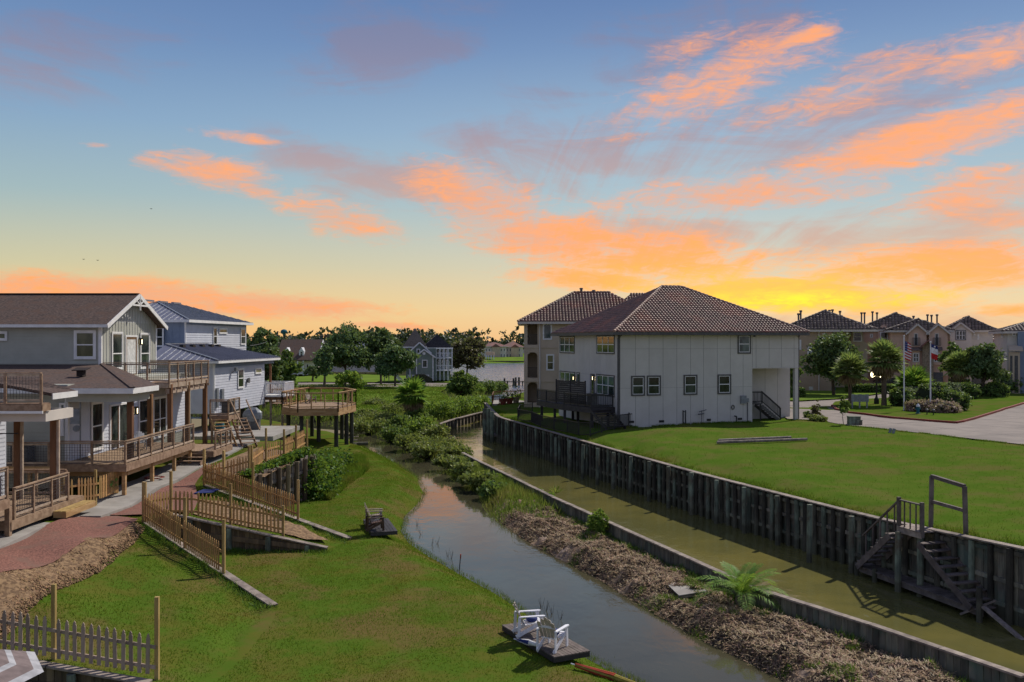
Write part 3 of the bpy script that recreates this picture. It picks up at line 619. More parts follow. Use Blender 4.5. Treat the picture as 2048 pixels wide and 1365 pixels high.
def stairs(t,p_top,p_bot,width,n,mt=None,tread=.28,thick=.045,strg=True,side=None):
    """open stairs from p_top to p_bot (3D centre line)"""
    mt=mt or M['deckwood']; a=Vector(p_top); b=Vector(p_bot); d=b-a; dh=Vector((d.x,d.y,0)).normalized(); s=side or dh.cross(Z)
    for k in range(n):
        c=a+d*((k+.5)/n); m=MB(); m.obox(c-s*width/2,s,dh,0,width,-tread/2,tread/2,-thick,0); m.build('tread',mt,t)
    if strg:
        for e in (-width/2,width/2):
            m=MB(); m.beam(a+s*e-Z*.16,b+s*e-Z*.16,.045,.24); m.build('stringer',mt,t)
def posts(t,pts,z0,z1,w=.2,mt=None,nm='porch_post',rnd=False):
    for x,y in pts:
        m=MB(); 
        if rnd: m.cyl((x,y,z0),(x,y,z1),w/2*1.05,w/2*.95,10)
        else: m.box(x-w/2,x+w/2,y-w/2,y+w/2,z0,z1)
        m.build(nm,mt or M['darkpost'],t)
def lantern(t,p,N):
    p=Vector(p); m=MB(); m.obox(p,N.cross(Z),N,-.07,.07,0,.03,-.12,.22); m.obox(p,N.cross(Z),N,-.10,.10,.03,.22,.17,.24); m.obox(p,N.cross(Z),N,-.09,.09,.05,.22,-.20,-.14); m.obox(p,N.cross(Z),N,-.085,-.07,.06,.20,-.14,.17); m.obox(p,N.cross(Z),N,.07,.085,.06,.20,-.14,.17); o=m.build('lantern',M['black'],t)
    m=MB(); m.obox(p,N.cross(Z),N,-.055,.055,.07,.18,-.13,.14); m.build('lamp_glass',M['lamp'],o)
# ================================================================ gable house (left)
YU,XG=52.0,-23.1
g=thing('gable_house','two storey grey green house with brown shingle roof and gable balcony facing the water','house',(-25,52,2.6))
m=MB(); m.box(-45,XG,YU,60,7.6,10.5); m.build('upper_wall',M['olive_siding'],g)
m=MB(); m.prism([(XG,YU,10.5),(XG,60,10.5),(XG,56,12.0)],(-22,0,0)); m.build('gable_core',M['grey_board'],g)
lap(g,(-45,YU,0),X_,-Y_,45+XG,7.8,10.35,M['olive_siding'],.17)
for x in (XG-.07,):
    m=MB(); m.box(XG-.14,XG+.03,YU-.035,YU+.1,7.6,10.5); m.build('corner_board',M['white'],g)
m=MB(); m.box(XG-.02,XG+.03,59.9,60.03,7.6,10.5); m.build('corner_board',M['white'],g)
yb=YU+.3
while yb<59.9:
    zt_=10.5+1.5*(1-abs(yb-56)/4); m=MB(); m.box(XG+.001,XG+.025,yb-.025,yb+.025,7.5,zt_-.05); m.build('batten',M['darktrim'] if False else M['batten'],g); yb+=.40
# roof: two slopes, rake boards, fascia
rp=.375; ov=.5
def roof2(t,x0,x1,y0,y1,ze,zr,mt,ov=.45,th=.12,fas=M['white'],rake=True):
    ym=(y0+y1)/2; sl_=(zr-ze)/(ym-y0); zo=ze-ov*sl_
    m=MB(); m.prism([(x0,y0-ov,zo),(x0,ym,zr),(x0,ym,zr-th),(x0,y0-ov,zo-th)],(x1-x0,0,0)); m.prism([(x0,ym+.001,zr),(x0,y1+ov,zo),(x0,y1+ov,zo-th),(x0,ym+.001,zr-th)],(x1-x0,0,0)); r=m.build('roof',mt,t)
    m=MB(); m.box(x0,x1,y0-ov-.03,y0-ov,zo-th-.06,zo-.01); m.build('fascia',fas,t)
    m=MB(); m.box(x0,x1,y0-ov,y0,zo-th-.03,zo-th-.003); m.build('soffit',fas,t)
    if rake:
        for s in (0,1):
            a=(x1+.03,y0-ov,zo-th) if s==0 else (x1+.03,y1+ov,zo-th); m=MB(); m.beam(a,(x1+.03,ym,zr-th),.05,.24,up=Z); m.build('rake_board',fas,t)
    return r
roof2(g,-46,XG+.55,YU,60,10.55,12.25,M['shingle'],.5)
m=MB(); m.box(-46,XG+.5,55.85,56.15,12.22,12.29); m.build('ridge_cap',M['tile_u'],g)
# truss ornament
m=MB(); xx=XG+.58
m.beam((xx,54.9,11.55),(xx,57.1,11.55),.07,.10); m.beam((xx,56,12.05),(xx,56,11.25),.07,.10,up=X_); m.beam((xx,56,11.58),(xx,55.45,11.85),.06,.07,up=X_); m.beam((xx,56,11.58),(xx,56.55,11.85),.06,.07,up=X_); m.build('gable_truss',M['white'],g)
fg=Fr(XG,YU,0)
# windows on the upper -Y wall
def wy(t,px0,px1,py0,py1,Y,**k):
    p=D(px0,py1,Y); q=D(px1,py0,Y); tr=k.get('trim',.1); return window(t,(p.x+tr,Y,p.z+tr),X_,-Y_,q.x-p.x-2*tr,q.z-p.z-2*tr,d=.048,**k)
def wx(t,px0,px1,py0,py1,X,**k):
    y0=X*F/(px0-1024); y1=X*F/(px1-1024); yc=(y0+y1)/2; z1=H+(HY-py0)/F*yc; z0=H+(HY-py1)/F*yc; tr=k.get('trim',.1); d=k.pop('d',.012); d=.048 if X>-22 else d
    return window(t,(X,y0+tr,z0+tr),Y_,X_,y1-y0-2*tr,z1-z0-2*tr,d=d,**k)
wy(g,149,193,661,719,YU,gm=M['glass_g'],trim=.12); wy(g,-12,16,663,682,YU,gm=M['glass_g'],mid=0)
wx(g,222,244,664,740,XG,mid=.42,d=.026); wx(g,279,298,666,738,XG,mid=.42,d=.026)
# gable door
yd0=XG*F/(251-1024); yd1=XG*F/(272-1024)
m=MB(); m.box(XG+.026,XG+.06,yd0-.1,yd0,7.2,9.75); m.box(XG+.026,XG+.06,yd1,yd1+.1,7.2,9.75); m.box(XG+.026,XG+.06,yd0,yd1,9.65,9.75); dr=m.build('door',M['white'],g)
m=MB(); m.box(XG+.026,XG+.05,yd0,yd0+.12,7.2,9.65); m.box(XG+.026,XG+.05,yd1-.16,yd1,7.2,9.65); m.box(XG+.026,XG+.05,yd0+.12,yd1-.16,9.5,9.65); m.box(XG+.026,XG+.05,yd0+.12,yd1-.16,7.2,7.4); m.build('door_leaf',M['darkpost'],dr)
m=MB(); m.box(XG+.026,XG+.045,yd0+.12,yd1-.16,7.4,9.5); m.build('pane',M['lampglass'],dr)
lantern(g,(XG+.03,XG*F/(277-1024),9.35),X_)
# lower storey
YL=43.4; XL_=-20.85; ZF=3.75
m=MB(); m.box(-45,XL_,YL,YU+8,2.5,7.35); m.build('lower_wall',M['olive_siding'],g)
lap(g,(-45,YL,0),X_,-Y_,45+XL_,2.6,7.2,M['olive_siding'],.18)
m=MB(); m.box(XL_-.12,XL_+.03,YL-.035,YL+.12,ZF-.2,7.2); m.build('corner_board',M['white'],g)
lap(g,(XL_,YL+.13,0),Y_,X_,YU+7.5-YL,ZF,7.1,M['blue_siding'],.18,n0=0.0)
wx(g,180,204,803,901,XL_,d=.025,mid=.5); wx(g,275,297,797,880,XL_,d=.025,mid=.45); wx(g,304,331,793,876,XL_,d=.025,mid=.45,cols=2)
# porch double door
y0=XL_*F/(219-1024); y1=XL_*F/(252-1024)
m=MB(); m.box(XL_+.0201,XL_+.09,y0-.09,y0,ZF,6.1); m.box(XL_+.0201,XL_+.09,y1,y1+.09,ZF,6.1); m.box(XL_+.0201,XL_+.09,y0,y1,6.0,6.1); m.box(XL_+.0201,XL_+.085,(y0+y1)/2-.05,(y0+y1)/2+.05,ZF,6.0); dr=m.build('porch_door',M['white'],g)
m=MB(); m.box(XL_+.0201,XL_+.065,y0,y1,ZF+.1,6.0); m.build('pane',M['glass'],dr)
m=MB(); m.box(XL_+.065,XL_+.08,y0+.02,y0+.12,ZF+.02,6.0); m.box(XL_+.065,XL_+.08,(y0+y1)/2-.17,(y0+y1)/2-.06,ZF+.02,6.0); m.build('door_leaf',M['darkpost'],dr)
lantern(g,(XL_+.03,XL_*F/(267-1024),5.55),X_)
# lower hip roof and its fascia
ZE=7.22
e0=D(100,769,YL-.55); xe=-17.55; ye=YL-.6
r=[(-45,ye,ZE),(xe,ye,ZE),(xe,YU+5,ZE),(XG,YU+5,8.1),(XG,YU+.2,8.1),(-45,YU+.2,8.1)]
m=MB(); th=.1
m.prism([(-45,ye,ZE),(xe,ye,ZE),(XG,YU+.1,8.1),(-45,YU+.1,8.1)],(0,0,-th)); m.build('porch_roof',M['shingle'],g)
m=MB(); m.prism([(xe,ye,ZE),(xe,45.9,ZE),(XG,YU+.9,8.1),(XG,YU+.1,8.1)],(0,0,-th)); m.prism([(xe,45.9,ZE),(-20.8,50.3,6.85),(XG,54,6.85),(XG,YU+.9,8.1)],(0,0,-th)); m.build('porch_roof',M['shingle'],g)
m=MB(); m.beam((xe,ye,ZE+.03),(XG,YU+.1,8.13),.22,.05); m.build('hip_cap',M['shingle'],g)
m=MB(); m.box(-45,xe,ye-.03,ye,ZE-.26,ZE-.01); m.box(xe,xe+.03,ye-.03,45.9,ZE-.26,ZE-.01); m.build('fascia',M['white'],g)
m=MB(); m.box(-45,xe,ye,YL,ZE-.25,ZE-.22); m.box(XL_,xe,YL,45.8,ZE-.25,ZE-.22); m.build('soffit',M['grey_board'],g)
m=MB(); m.box(XL_+.03,xe-.35,YL-.2,YL+.05,6.55,ZE-.26); m.box(xe-.6,xe-.35,YL+.05,45.7,6.55,ZE-.26); m.build('porch_beam',M['olive_siding'],g)
m=MB(); m.box(-21.9,-21.6,46.5,46.9,7.62,7.95); m.prism([(-22.1,46.4,7.9),(-21.4,46.4,7.9),(-21.4,47,8.02),(-22.1,47,8.02)],(0,0,.04)); m.build('roof_vent',M['tile_u'],g)
# porch posts up to the balcony
posts(g,[(-18.05,YL+.35),(-19.4,49.6)],ZF-.05,6.55,.24)
for px,Y in ((340,52.5),(375,55.4),(410,58.5)):
    x=(px-1024)/F*Y; posts(g,[(x,Y)],2.8,6.95,.24)
# balcony
bA,bB,bC=D(300,722,54),D(336,724,50.5),D(413,723.5,52.0); bz=7.05
bal=[(XG+.03,52.2),(-19.35,52.2),(-19.35,58.9),(XG+.03,58.9)]
deckfloor(g,[(a,b) for a,b in bal],bz,M['deckwood'],M['trimlight'],.14,0,.26,'balcony_boards')
railing(g,[(a,b,bz) for a,b in bal],1.12,1.25)
m=MB(); m.box(-19.6,-19.4,52.3,58.8,6.42,6.7); m.build('balcony_beam',M['trimlight'],g)
for k in range(7): m=MB(); m.box(-19.75,-19.15,52.6+k*.98,52.68+k*.98,6.60,6.74); m.build('joist_end',M['trimlight'],g)
# meters, condenser platform etc on the -Y wall
m=MB(); p=D(145,848,YL); m.box(p.x-.02,p.x+.42,YL-.2,YL-.03,p.z,p.z+.72); m.build('meter_box',M['metal'],g)
m=MB(); p=D(148,862,YL); m.cyl((p.x+.2,YL-.24,p.z+.12),(p.x+.2,YL-.1,p.z+.12),.15,.15,12); m.build('meter_dial',M['metal'],g)
m=MB(); p=D(162,930,YL); m.box(p.x-.03,p.x+.02,YL-.08,YL-.03,ZF-1,6.9); m.build('conduit',M['metal'],g)
m=MB(); p=D(117,872,YL); m.box(p.x,p.x+.28,YL-.16,YL-.03,p.z,p.z+.95); m.build('wall_panel',M['white'],g)
wy(g,120,133,806,826,YL,mid=0,trim=.05)
# ---- lower deck of this house
dk=thing('lower_deck','brown timber deck with wire panel railing wrapping the gable house porch','deck',(-19,YL,ZF))
poly=[(-21.0,43.0),(-17.7,43.0),(-17.7,52.5),(-20.8,52.5),(-20.8,43.38),(-21.0,43.38)]
deckfloor(dk,[(-24.2,41.9),(-20.9,41.9),(-20.9,43.36),(-24.2,43.36)],ZF,M['deckwood'],M['rim'],.14,90,.3)
deckfloor(dk,[(-20.85,42.4),(-17.7,42.4),(-17.7,51.6),(-20.8,51.6)],ZF,M['deckwood'],M['deckwood'],.14,90,.3)
railing(dk,[(-24.2,41.95,ZF),(-21.0,41.95,ZF)],1.05,1.7); railing(dk,[(-21.0,42.0,ZF),(-21.0,42.45,ZF)],1.05,1)
railing(dk,[(-20.8,42.45,ZF),(-17.75,42.45,ZF),(-17.75,51.5,ZF)],1.05,1.45)
posts(dk,[(-20.8,42.7),(-17.9,42.7),(-17.9,46),(-17.9,49),(-17.9,51.4),(-24,42.2),(-22,42.2)],2.2,ZF-.33,.16,M['rim'],'deck_post')
m=MB(); m.box(-20.8,-18,42.9,43.1,ZF-.62,ZF-.34); m.box(-18.1,-17.9,43.1,51.4,ZF-.6,ZF-.34); m.build('deck_beam',M['rim'],dk)
# step platform at the far end
deckfloor(dk,[(-18.6,51.7),(-16.7,51.7),(-16.7,55.2),(-20.4,55.2)],3.25,M['deckwood'],M['deckwood'],.14,90,.3)
railing(dk,[(-16.75,52.2,3.25),(-16.75,55.1,3.25)],1.0,1.0); stairs(dk,(-17.7,51.9,3.2),(-17.7,50.6,2.75),1.3,3)
# AC on deck
def condenser(label,p,s=.85,h=.85,group='air conditioner units'):
    t=thing('air_conditioner',label,'air conditioner',p,group); x,y,z=p; m=MB(); m.box(x-s/2,x+s/2,y-s/2,y+s/2,z,z+.06); m.box(x-s/2,x+s/2,y-s/2,y+s/2,z+h-.05,z+h)
    m.box(x-s/2+.06,x+s/2-.06,y-s/2+.06,y+s/2-.06,z+.06,z+h-.05); m.build('case',M['acgrey'],t)
    for k in range(9):
        zz=z+.12+k*(h-.2)/9; m=MB(); m.box(x-s/2+.02,x+s/2-.02,y-s/2+.02,y+s/2-.02,zz,zz+.02); m.build('louvre',M['metal'],t)
    m=MB(); m.cyl((x,y,z+h),(x,y,z+h+.03),s*.38,s*.38,16); m.build('fan_guard',M['black'],t); return t
condenser('dark condenser on the deck beside the meter boxes of the gable house',(-22.7,42.9,ZF+.01))
# ================================================================ nearest house at the left edge
n=thing('corner_house','partly seen house at the left edge with railed balcony above a brown deck','house',(-22,35,2.4))
m=MB(); m.box(-40,-21.6,28,39.5,2.4,7.2); m.build('wall',M['blue_siding'],n)
lap(n,(-21.6,28,0),Y_,X_,11.4,2.6,6.9,M['blue_siding'],.18)
zb=6.95; yb0=36.3
bp=[(-27,yb0),(-18.45,yb0),(-18.45,36.95),(-27,36.95)]
deckfloor(n,bp,zb,M['deckwood'],M['deckwood'],.14,90,.28,'balcony_boards')
railing(n,[(-27,yb0+.05,zb),(-18.5,yb0+.05,zb)],1.2,1.35)
m=MB(); m.prism([(-18.4,37.0,7.31),(-18.4,39.1,7.31),(-21.0,40.4,7.8),(-27,40.4,7.8),(-27,37.0,7.8),(-21,37.0,7.8)],(0,0,-.12)); m.build('roof',M['shingle'],n); m=MB(); m.box(-18.4,-18.36,37.0,39.12,7.06,7.30); m.build('fascia',M['white'],n)
m=MB(); m.box(-27,-18.5,yb0+.4,yb0+.65,6.2,6.6); m.box(-18.75,-18.5,yb0+.65,39.0,6.2,6.6); m.box(-27,-18.76,yb0+.66,38.9,6.3,6.58); m.build('porch_beam',M['stucco_w'],n)
m=MB(); m.box(-27,-18.4,yb0-.05,yb0,6.55,6.65); m.build('fascia',M['white'],n)
posts(n,[(-20.5,38.4),(-18.75,37.9)],2.7,6.2,.25)
posts(n,[(-20.32,38.35),(-18.57,37.85)],2.7,6.2,.10,M['trimlight'],'post_trim')
m=MB(); m.beam((-21.5,38,5.6),(-20.3,38,5.6),.04,.04); m.cyl((-21.6,38,5.45),(-21.6,38,5.72),.16,.12,10); m.build('flood_lamp',M['black'],n)
d0=thing('lower_deck','brown deck with sloping wire railing at the left edge beside the gravel path','deck',(-20,34,2.7))
deckfloor(d0,[(-21.5,33.6),(-18.2,33.6),(-18.2,39.3),(-21.5,39.3)],2.85,M['deckwood'],M['deckwood'],.14,90,.3)
deckfloor(d0,[(-21.5,26),(-18.2,26),(-18.2,33.5),(-21.5,33.5)],3.7,M['deckwood'],M['deckwood'],.14,90,.3)
railing(d0,[(-18.25,26,3.7),(-18.25,33.4,3.7)],1.15,1.9); railing(d0,[(-18.25,33.9,2.9),(-18.25,38.0,2.9)],1.1,1.35)
railing(d0,[(-21.4,39.2,2.85),(-18.9,39.2,2.85)],1.1,1.3)
posts(d0,[(-18.3,33.6),(-18.3,27),(-18.3,30)],2.2,3.4,.18,M['deckwood'],'deck_post')
b_=thing('box_step','new pine box step at the edge of the left deck','step',(-17.9,38,2.4)); 
for k in range(3):
    m=MB(); m.box(-18.15+k*.17,-18.0+k*.17,36.6,39.2,2.62,2.66); m.build('plank',M['post'],b_)
m=MB(); m.box(-17.68,-17.64,36.6,39.2,2.4,2.62); m.box(-18.15,-17.68,36.6,36.64,2.4,2.62); m.build('riser',M['rim'],b_)
# ================================================================ white/blue house on piles
w=thing('metal_roof_house','white lap sided house on piles with grey standing seam metal roofs','house',(-24,70,2.8))
fw=Fr(-26.3,74.5,0); th_=math.atan(.08); fw.V=Vector((math.sin(th_),math.cos(th_),0)); fw.U=Vector((math.cos(th_),-math.sin(th_),0))
zu=11.1; Lu=13.4
def fb(m,fr,u0,u1,v0,v1,z0,z1): return m.obox(fr.p(0,0),fr.U,fr.V,u0,u1,v0,v1,z0,z1)
m=MB(); fb(m,fw,-9,0,0,Lu,7.6,zu); m.build('upper_wall',M['blue_panel'],w)
lap(w,fw.p(0,.1),fw.V,fw.U,Lu-.2,7.7,10.75,M['blue_siding'],.2)
m=MB(); m.obox(fw.p(0,0),fw.V,fw.U,.1,Lu-.1,.002,.024,10.78,zu-.02); m.build('frieze_board',M['blue_panel'],w)
for k in range(9):
    m=MB(); m.obox(fw.p(0,0),fw.U,-fw.V,-.5-k*.6,-.45-k*.6,.001,.02,7.7,zu-.05); m.build('batten',M['blue_panel'],w)
m=MB(); m.obox(fw.p(0,0),fw.U,fw.V,-.08,.03,-.03,.1,7.6,zu-.02); m.build('corner_board',M['white'],w)
def hiproof(t,fr,u0,u1,v0,v1,ze,zr,mt,ov=.5,th=.12,inset=None,ribs=None,fas=M['white'],name='roof',skipf=()):
    """hip roof with ridge along the longer side"""
    a0,a1,b0,b1=u0-ov,u1+ov,v0-ov,v1+ov; du,dv=a1-a0,b1-b0
    if du>=dv: i=inset if inset is not None else dv/2; r0,r1=(a0+i,(b0+b1)/2),(a1-i,(b0+b1)/2)
    else: i=inset if inset is not None else du/2; r0,r1=((a0+a1)/2,b0+i),((a0+a1)/2,b1-i)
    c=[(a0,b0),(a1,b0),(a1,b1),(a0,b1)]; P=lambda q,z: fr.p(q[0],q[1],z)
    E=[P(q,ze) for q in c]; R0,R1=P(r0,zr),P(r1,zr)
    if du>=dv: fc={'f':[E[0],E[1],R1,R0],'r':[E[1],E[2],R1],'b':[E[2],E[3],R0,R1],'l':[E[3],E[0],R0]}
    else: fc={'f':[E[0],E[1],R0],'r':[E[1],E[2],R1,R0],'b':[E[2],E[3],R1],'l':[E[3],E[0],R0,R1]}
    m=MB()
    for k,f in fc.items(): m.prism([q-Z*th for q in f],Z*th)
    r=m.build(name,mt,t)
    m=MB(); 
    for i_ in range(4): m.beam(E[i_]-Z*(th/2+.04),E[(i_+1)%4]-Z*(th/2+.04),.05,th+.12)
    m.build('fascia',fas,t)
    m=MB(); m.prism([q-Z*(th+.05) for q in E],Z*.03); m.build('soffit',fas,t)
    if ribs:
        for k in ribs[1]:
            f=fc[k]; a,b=f[0],f[1]; d=(b-a); L=d.length; d=d/L; nr=(f[1]-f[0]).cross(f[-1]-f[0]).normalized(); up=nr.cross(d).normalized()
            if up.z<0: up=-up
            if nr.z<0: nr=-nr
            s=ribs[0]*.5; k2=[((q-a).dot(d),(q-a).dot(up)) for q in f]
            while s<L:
                # height available at s
                hs=[]
                for (x0,y0),(x1,y1) in zip(k2,k2[1:]+k2[:1]):
                    if (x0<=s<x1) or (x1<=s<x0): hs.append(y0+(y1-y0)*(s-x0)/(x1-x0))
                if hs and max(hs)>.15:
                    m=MB(); m.beam(a+d*s+nr*.02,a+d*s+up*(max(hs)-.03)+nr*.02,.045,.05,up=nr); m.build('seam',M['seam'],r)
                s+=ribs[0]
    return fc,R0,R1
fc,R0,R1=hiproof(w,fw,-9,0,0,Lu,zu,12.75,M['metalroof'],.5,.1,ribs=(.5,'fr'))
m=MB(); m.beam(fc['f'][1]+Z*.04,R0+Z*.04,.14,.05); m.build('hip_cap',M['seam'],w); m=MB(); m.beam(fc['f'][0]+Z*.04,R0+Z*.04,.14,.05); m.build('hip_cap',M['seam'],w)
for s_ in (5.2,6.2,7.0):
    q=fw.p(-1.7,s_,zu+.65); m=MB(); m.cyl(q,q+Z*.32,.04,.04,8); m.build('vent_pipe',M['metal'],w)
for k in range(3):
    q=fw.p(-4.4,2+k*2.6,12.72); m=MB(); m.obox(q,fw.V,fw.U,0,1.5,-.12,.12,0,.14); m.build('ridge_vent',M['metalroof'],w)
fwin(w,fw,425,433,655,691,face='e',u=0.0,trim=.08); fwin(w,fw,437,453,657,668,face='e',u=0.0,trim=.08,mid=0,gm=M['glass_g']); fwin(w,fw,480,490,657,690,face='e',u=0.0,trim=.08)
wy(w,312,328,655,694,fw.o.y-.05,trim=.07)
# lower volume
fl_=Fr(-21.4,66.5,0); fl_.V=fw.V; fl_.U=fw.U; Ll=10.4; zl0,zl1=4.15,8.0
m=MB(); fb(m,fl_,-14,0,0,Ll,zl0,zl1); m.build('lower_wall',M['blue_siding'],w)
lap(w,fl_.p(0,.1),fl_.V,fl_.U,Ll-.2,zl0+.05,7.45,M['blue_siding'],.2)
lap(w,fl_.p(-14,0),fl_.U,-fl_.V,13.9,zl0+.05,7.45,M['blue_siding'],.2)
m=MB(); m.obox(fl_.p(0,0),fl_.V,fl_.U,.1,Ll-.01,.002,.03,7.47,zl1-.02); m.build('frieze_board',M['blue_panel'],w)
m=MB(); fb(m,fl_,-9.4,.03,Ll+.001,Ll+2.2,7.5,7.95); m.build('porch_beam',M['blue_panel'],w)
m=MB(); fb(m,fl_,-.1,.03,-.03,.1,zl0,zl1-.05); m.build('corner_board',M['white'],w)
u0,u1=-5.2,.0
P1=[fl_.p(.5,-.5,zl1),fl_.p(.5,Ll+2.5,zl1),fl_.p(-5,Ll+.2,9.15),fl_.p(-5,3.0,9.15)]
m=MB(); m.prism([q-Z*.1 for q in P1],Z*.1); P2=[fl_.p(-5,-.5,zl1),fl_.p(.5,-.5,zl1),fl_.p(-5,3.0,9.15)]; m.prism([q-Z*.1 for q in P2],Z*.1); r=m.build('lower_roof',M['metalroof'],w)
for k in range(26):
    v=-.2+k*.5; a=fl_.p(.5,v,zl1+.02); f_=min(1,max(0,(v+.5)/3.5)); f2=min(1,max(.0,(Ll+2.5-v)/2.3)); f_=min(f_,f2); b=a+(fl_.p(-5,0,9.17)-fl_.p(.5,0,zl1+.02))*f_
    m=MB(); m.beam(a,b,.045,.05); m.build('seam',M['metalroof'],r)
for k in range(10):
    u=.3-k*.5; f_=min(1,(.5-u)/5.5); a=fl_.p(u,-.5,zl1+.02); b=a+(fl_.p(0,3.5,9.17)-fl_.p(0,0,zl1+.02))*f_*.97; m=MB(); m.beam(a,b,.05,.05); m.build('seam',M['seam'],r)
for a,b in ((P1[0],P1[3]),(P1[3],P1[2]),(P1[2],P1[1])):
    m=MB(); m.beam(a+Z*.05,b+Z*.05,.15,.05); m.build('hip_cap',M['seam'],w)
m=MB(); m.beam(P1[0]-Z*.13,P1[1]-Z*.13,.05,.16); m.beam(P2[0]-Z*.13,P2[1]-Z*.13,.05,.16); m.build('fascia',M['white'],w)
for s_ in (3.2,5.0,6.8,8.6,10.0):
    q=fl_.p(-3.9,s_,8.98); m=MB(); m.obox(q,fl_.V,fl_.U,0,.45,-.15,.15,-.05,.14); m.build('roof_vent',M['black'],w)
fwin(w,fl_,474,486,737,777,face='e',u=0.0,trim=.09); fwin(w,fl_,509,522,736,748,face='e',u=0.0,trim=.08,mid=0,gm=M['glass_g'])
m=MB(); q=fl_.p(.02,fl_.v(430,0),5.5); m.obox(q,fl_.V,fl_.U,0,.3,0,.15,-.9,.5); m.obox(q,fl_.V,fl_.U,.9,1.3,0,.15,-.6,.4); m.build('meter_box',M['metal'],w)
m=MB(); q=fl_.p(.02,fl_.v(463,0),7.0); m.beam(q,q+fl_.U*.35+Z*.25,.05,.05); m.obox(q,fl_.V,fl_.U,-.1,.12,.2,.4,.1,.4); m.build('service_mast',M['metal'],w)
m=MB(); q=fl_.p(.02,fl_.v(493.5,0),6.3); m.cyl(q,q+fl_.U*.2,.16,.22,10); m.build('wall_lamp',M['acgrey'],w)
posts(w,[tuple(fl_.p(-.6,v).xy) for v in (1,4,7,10)]+[tuple(fl_.p(-5,v).xy) for v in (1,4,7,10)]+[tuple(fl_.p(-9,v).xy) for v in (1,4,7,10)],2.2,zl0,.42,M['pile_d'],'pile',True)
posts(w,[tuple(fl_.p(-.2,Ll+2.0).xy)],4.2,7.5,.16,M['darkpost'])
# rear porch with white railing
fb(mb:=MB(),fl_,-4,1.7,Ll+.05,Ll+2.6,4.75,4.9); mb.build('porch_floor',M['white'],w)
fb(mb:=MB(),fl_,-4,1.65,Ll+.1,Ll+2.55,4.5,4.74); mb.build('porch_joist',M['darkpost'],w)
c=[fl_.p(.05,Ll+.1,4.9),fl_.p(1.65,Ll+.1,4.9),fl_.p(1.65,Ll+2.5,4.9),fl_.p(-4,Ll+2.5,4.9)]
railing(w,c,1.05,2.5,M['white2'],False,bal=.15,drop=0)
posts(w,[tuple(fl_.p(.4,Ll+.4).xy),tuple(fl_.p(1.4,Ll+.4).xy)],.3,4.5,.16,M['trimlight'],'porch_post')
m=MB(); q=fl_.p(-.3,Ll+.6,4.9); m.obox(q,fl_.U,fl_.V,-.2,.2,0,.4,0,.9); m.build('porch_cabinet',M['metal'],w)
# raised service platform with stair
sp_=thing('service_platform','small raised timber platform with stairs carrying a condenser at the white house','platform',(-20,60,2.7))
c0=D(418,842,60); x0=(420-1024)/F*60; x1=(456-1024)/F*60; zp=4.55
deckfloor(sp_,[(x0,60),(x1,60),(x1,62.6),(x0,62.6)],zp,M['deckwood'],M['deckwood'],.14,0,.35)
railing(sp_,[(x0,60.05,zp),(x1,60.05,zp),(x1,62.5,zp)],1.05,1.3)
stairs(sp_,(x0+.6,59.9,zp-.1),(x0+1.9,57.9,2.9),.95,8,M['rim'])
posts(sp_,[(x0+.1,60.1),(x1-.1,60.1),(x1-.1,62.4)],2.6,zp-.3,.14,M['deckwood'],'deck_post')
condenser('grey condenser on the raised service platform of the white house',((x0+x1)/2+.2,61.3,zp+.01),.8,.85)
stairs(sp_,(x1+.55,60.5,zp-.1),(x1+1.9,58.3,2.9),.9,8)
m=MB(); m.beam((x1+.1,60.1,zp+1),(x1+1.7,57.9,3.8),.06,.09); m.beam((x1+1.0,60.6,zp+1),(x1+2.5,58.4,3.8),.06,.09); m.build('hand_rail',M['deckwood'],sp_)
# octagonal deck on piles
od=thing('octagonal_deck','octagonal new timber deck standing on round piles over the creek','deck',(-16,77,2))
op=[(-18.7,75.2),(-16.95,73.2),(-13.85,73.7),(-13.2,78.2),(-14.6,81),(-18,82)]
deckfloor(od,op,4.05,M['deckwood'],M['rim'],.14,0,.55)
for a,b in zip(op,op[1:]+op[:1]): railing(od,[(a[0],a[1],4.05),(b[0],b[1],4.05)],1.25,1.15,M['rim'],False,drop=.3)
fk=[(-18.3,75.7),(-16.8,73.8),(-14.1,74.2),(-13.5,77.9),(-14.8,80.5),(-17.6,81.4),(-16.2,77.5),(-13.6,76)]
posts(od,fk,-.6,3.5,.34,M['pile_d'],'pile',True)
fb_=Fr(-20.3,80.8,0); m=MB(); m.box(-20.6,-18.1,79.2,81,4.0,4.05); m.build('bridge_boards',M['deckwood'],od)
railing(od,[(-20.6,79.3,4.05),(-18.5,79.3,4.05)],1.25,1.0,M['rim'],False); railing(od,[(-20.6,81,4.05),(-18.3,81,4.05)],1.25,1.0,M['rim'],False)
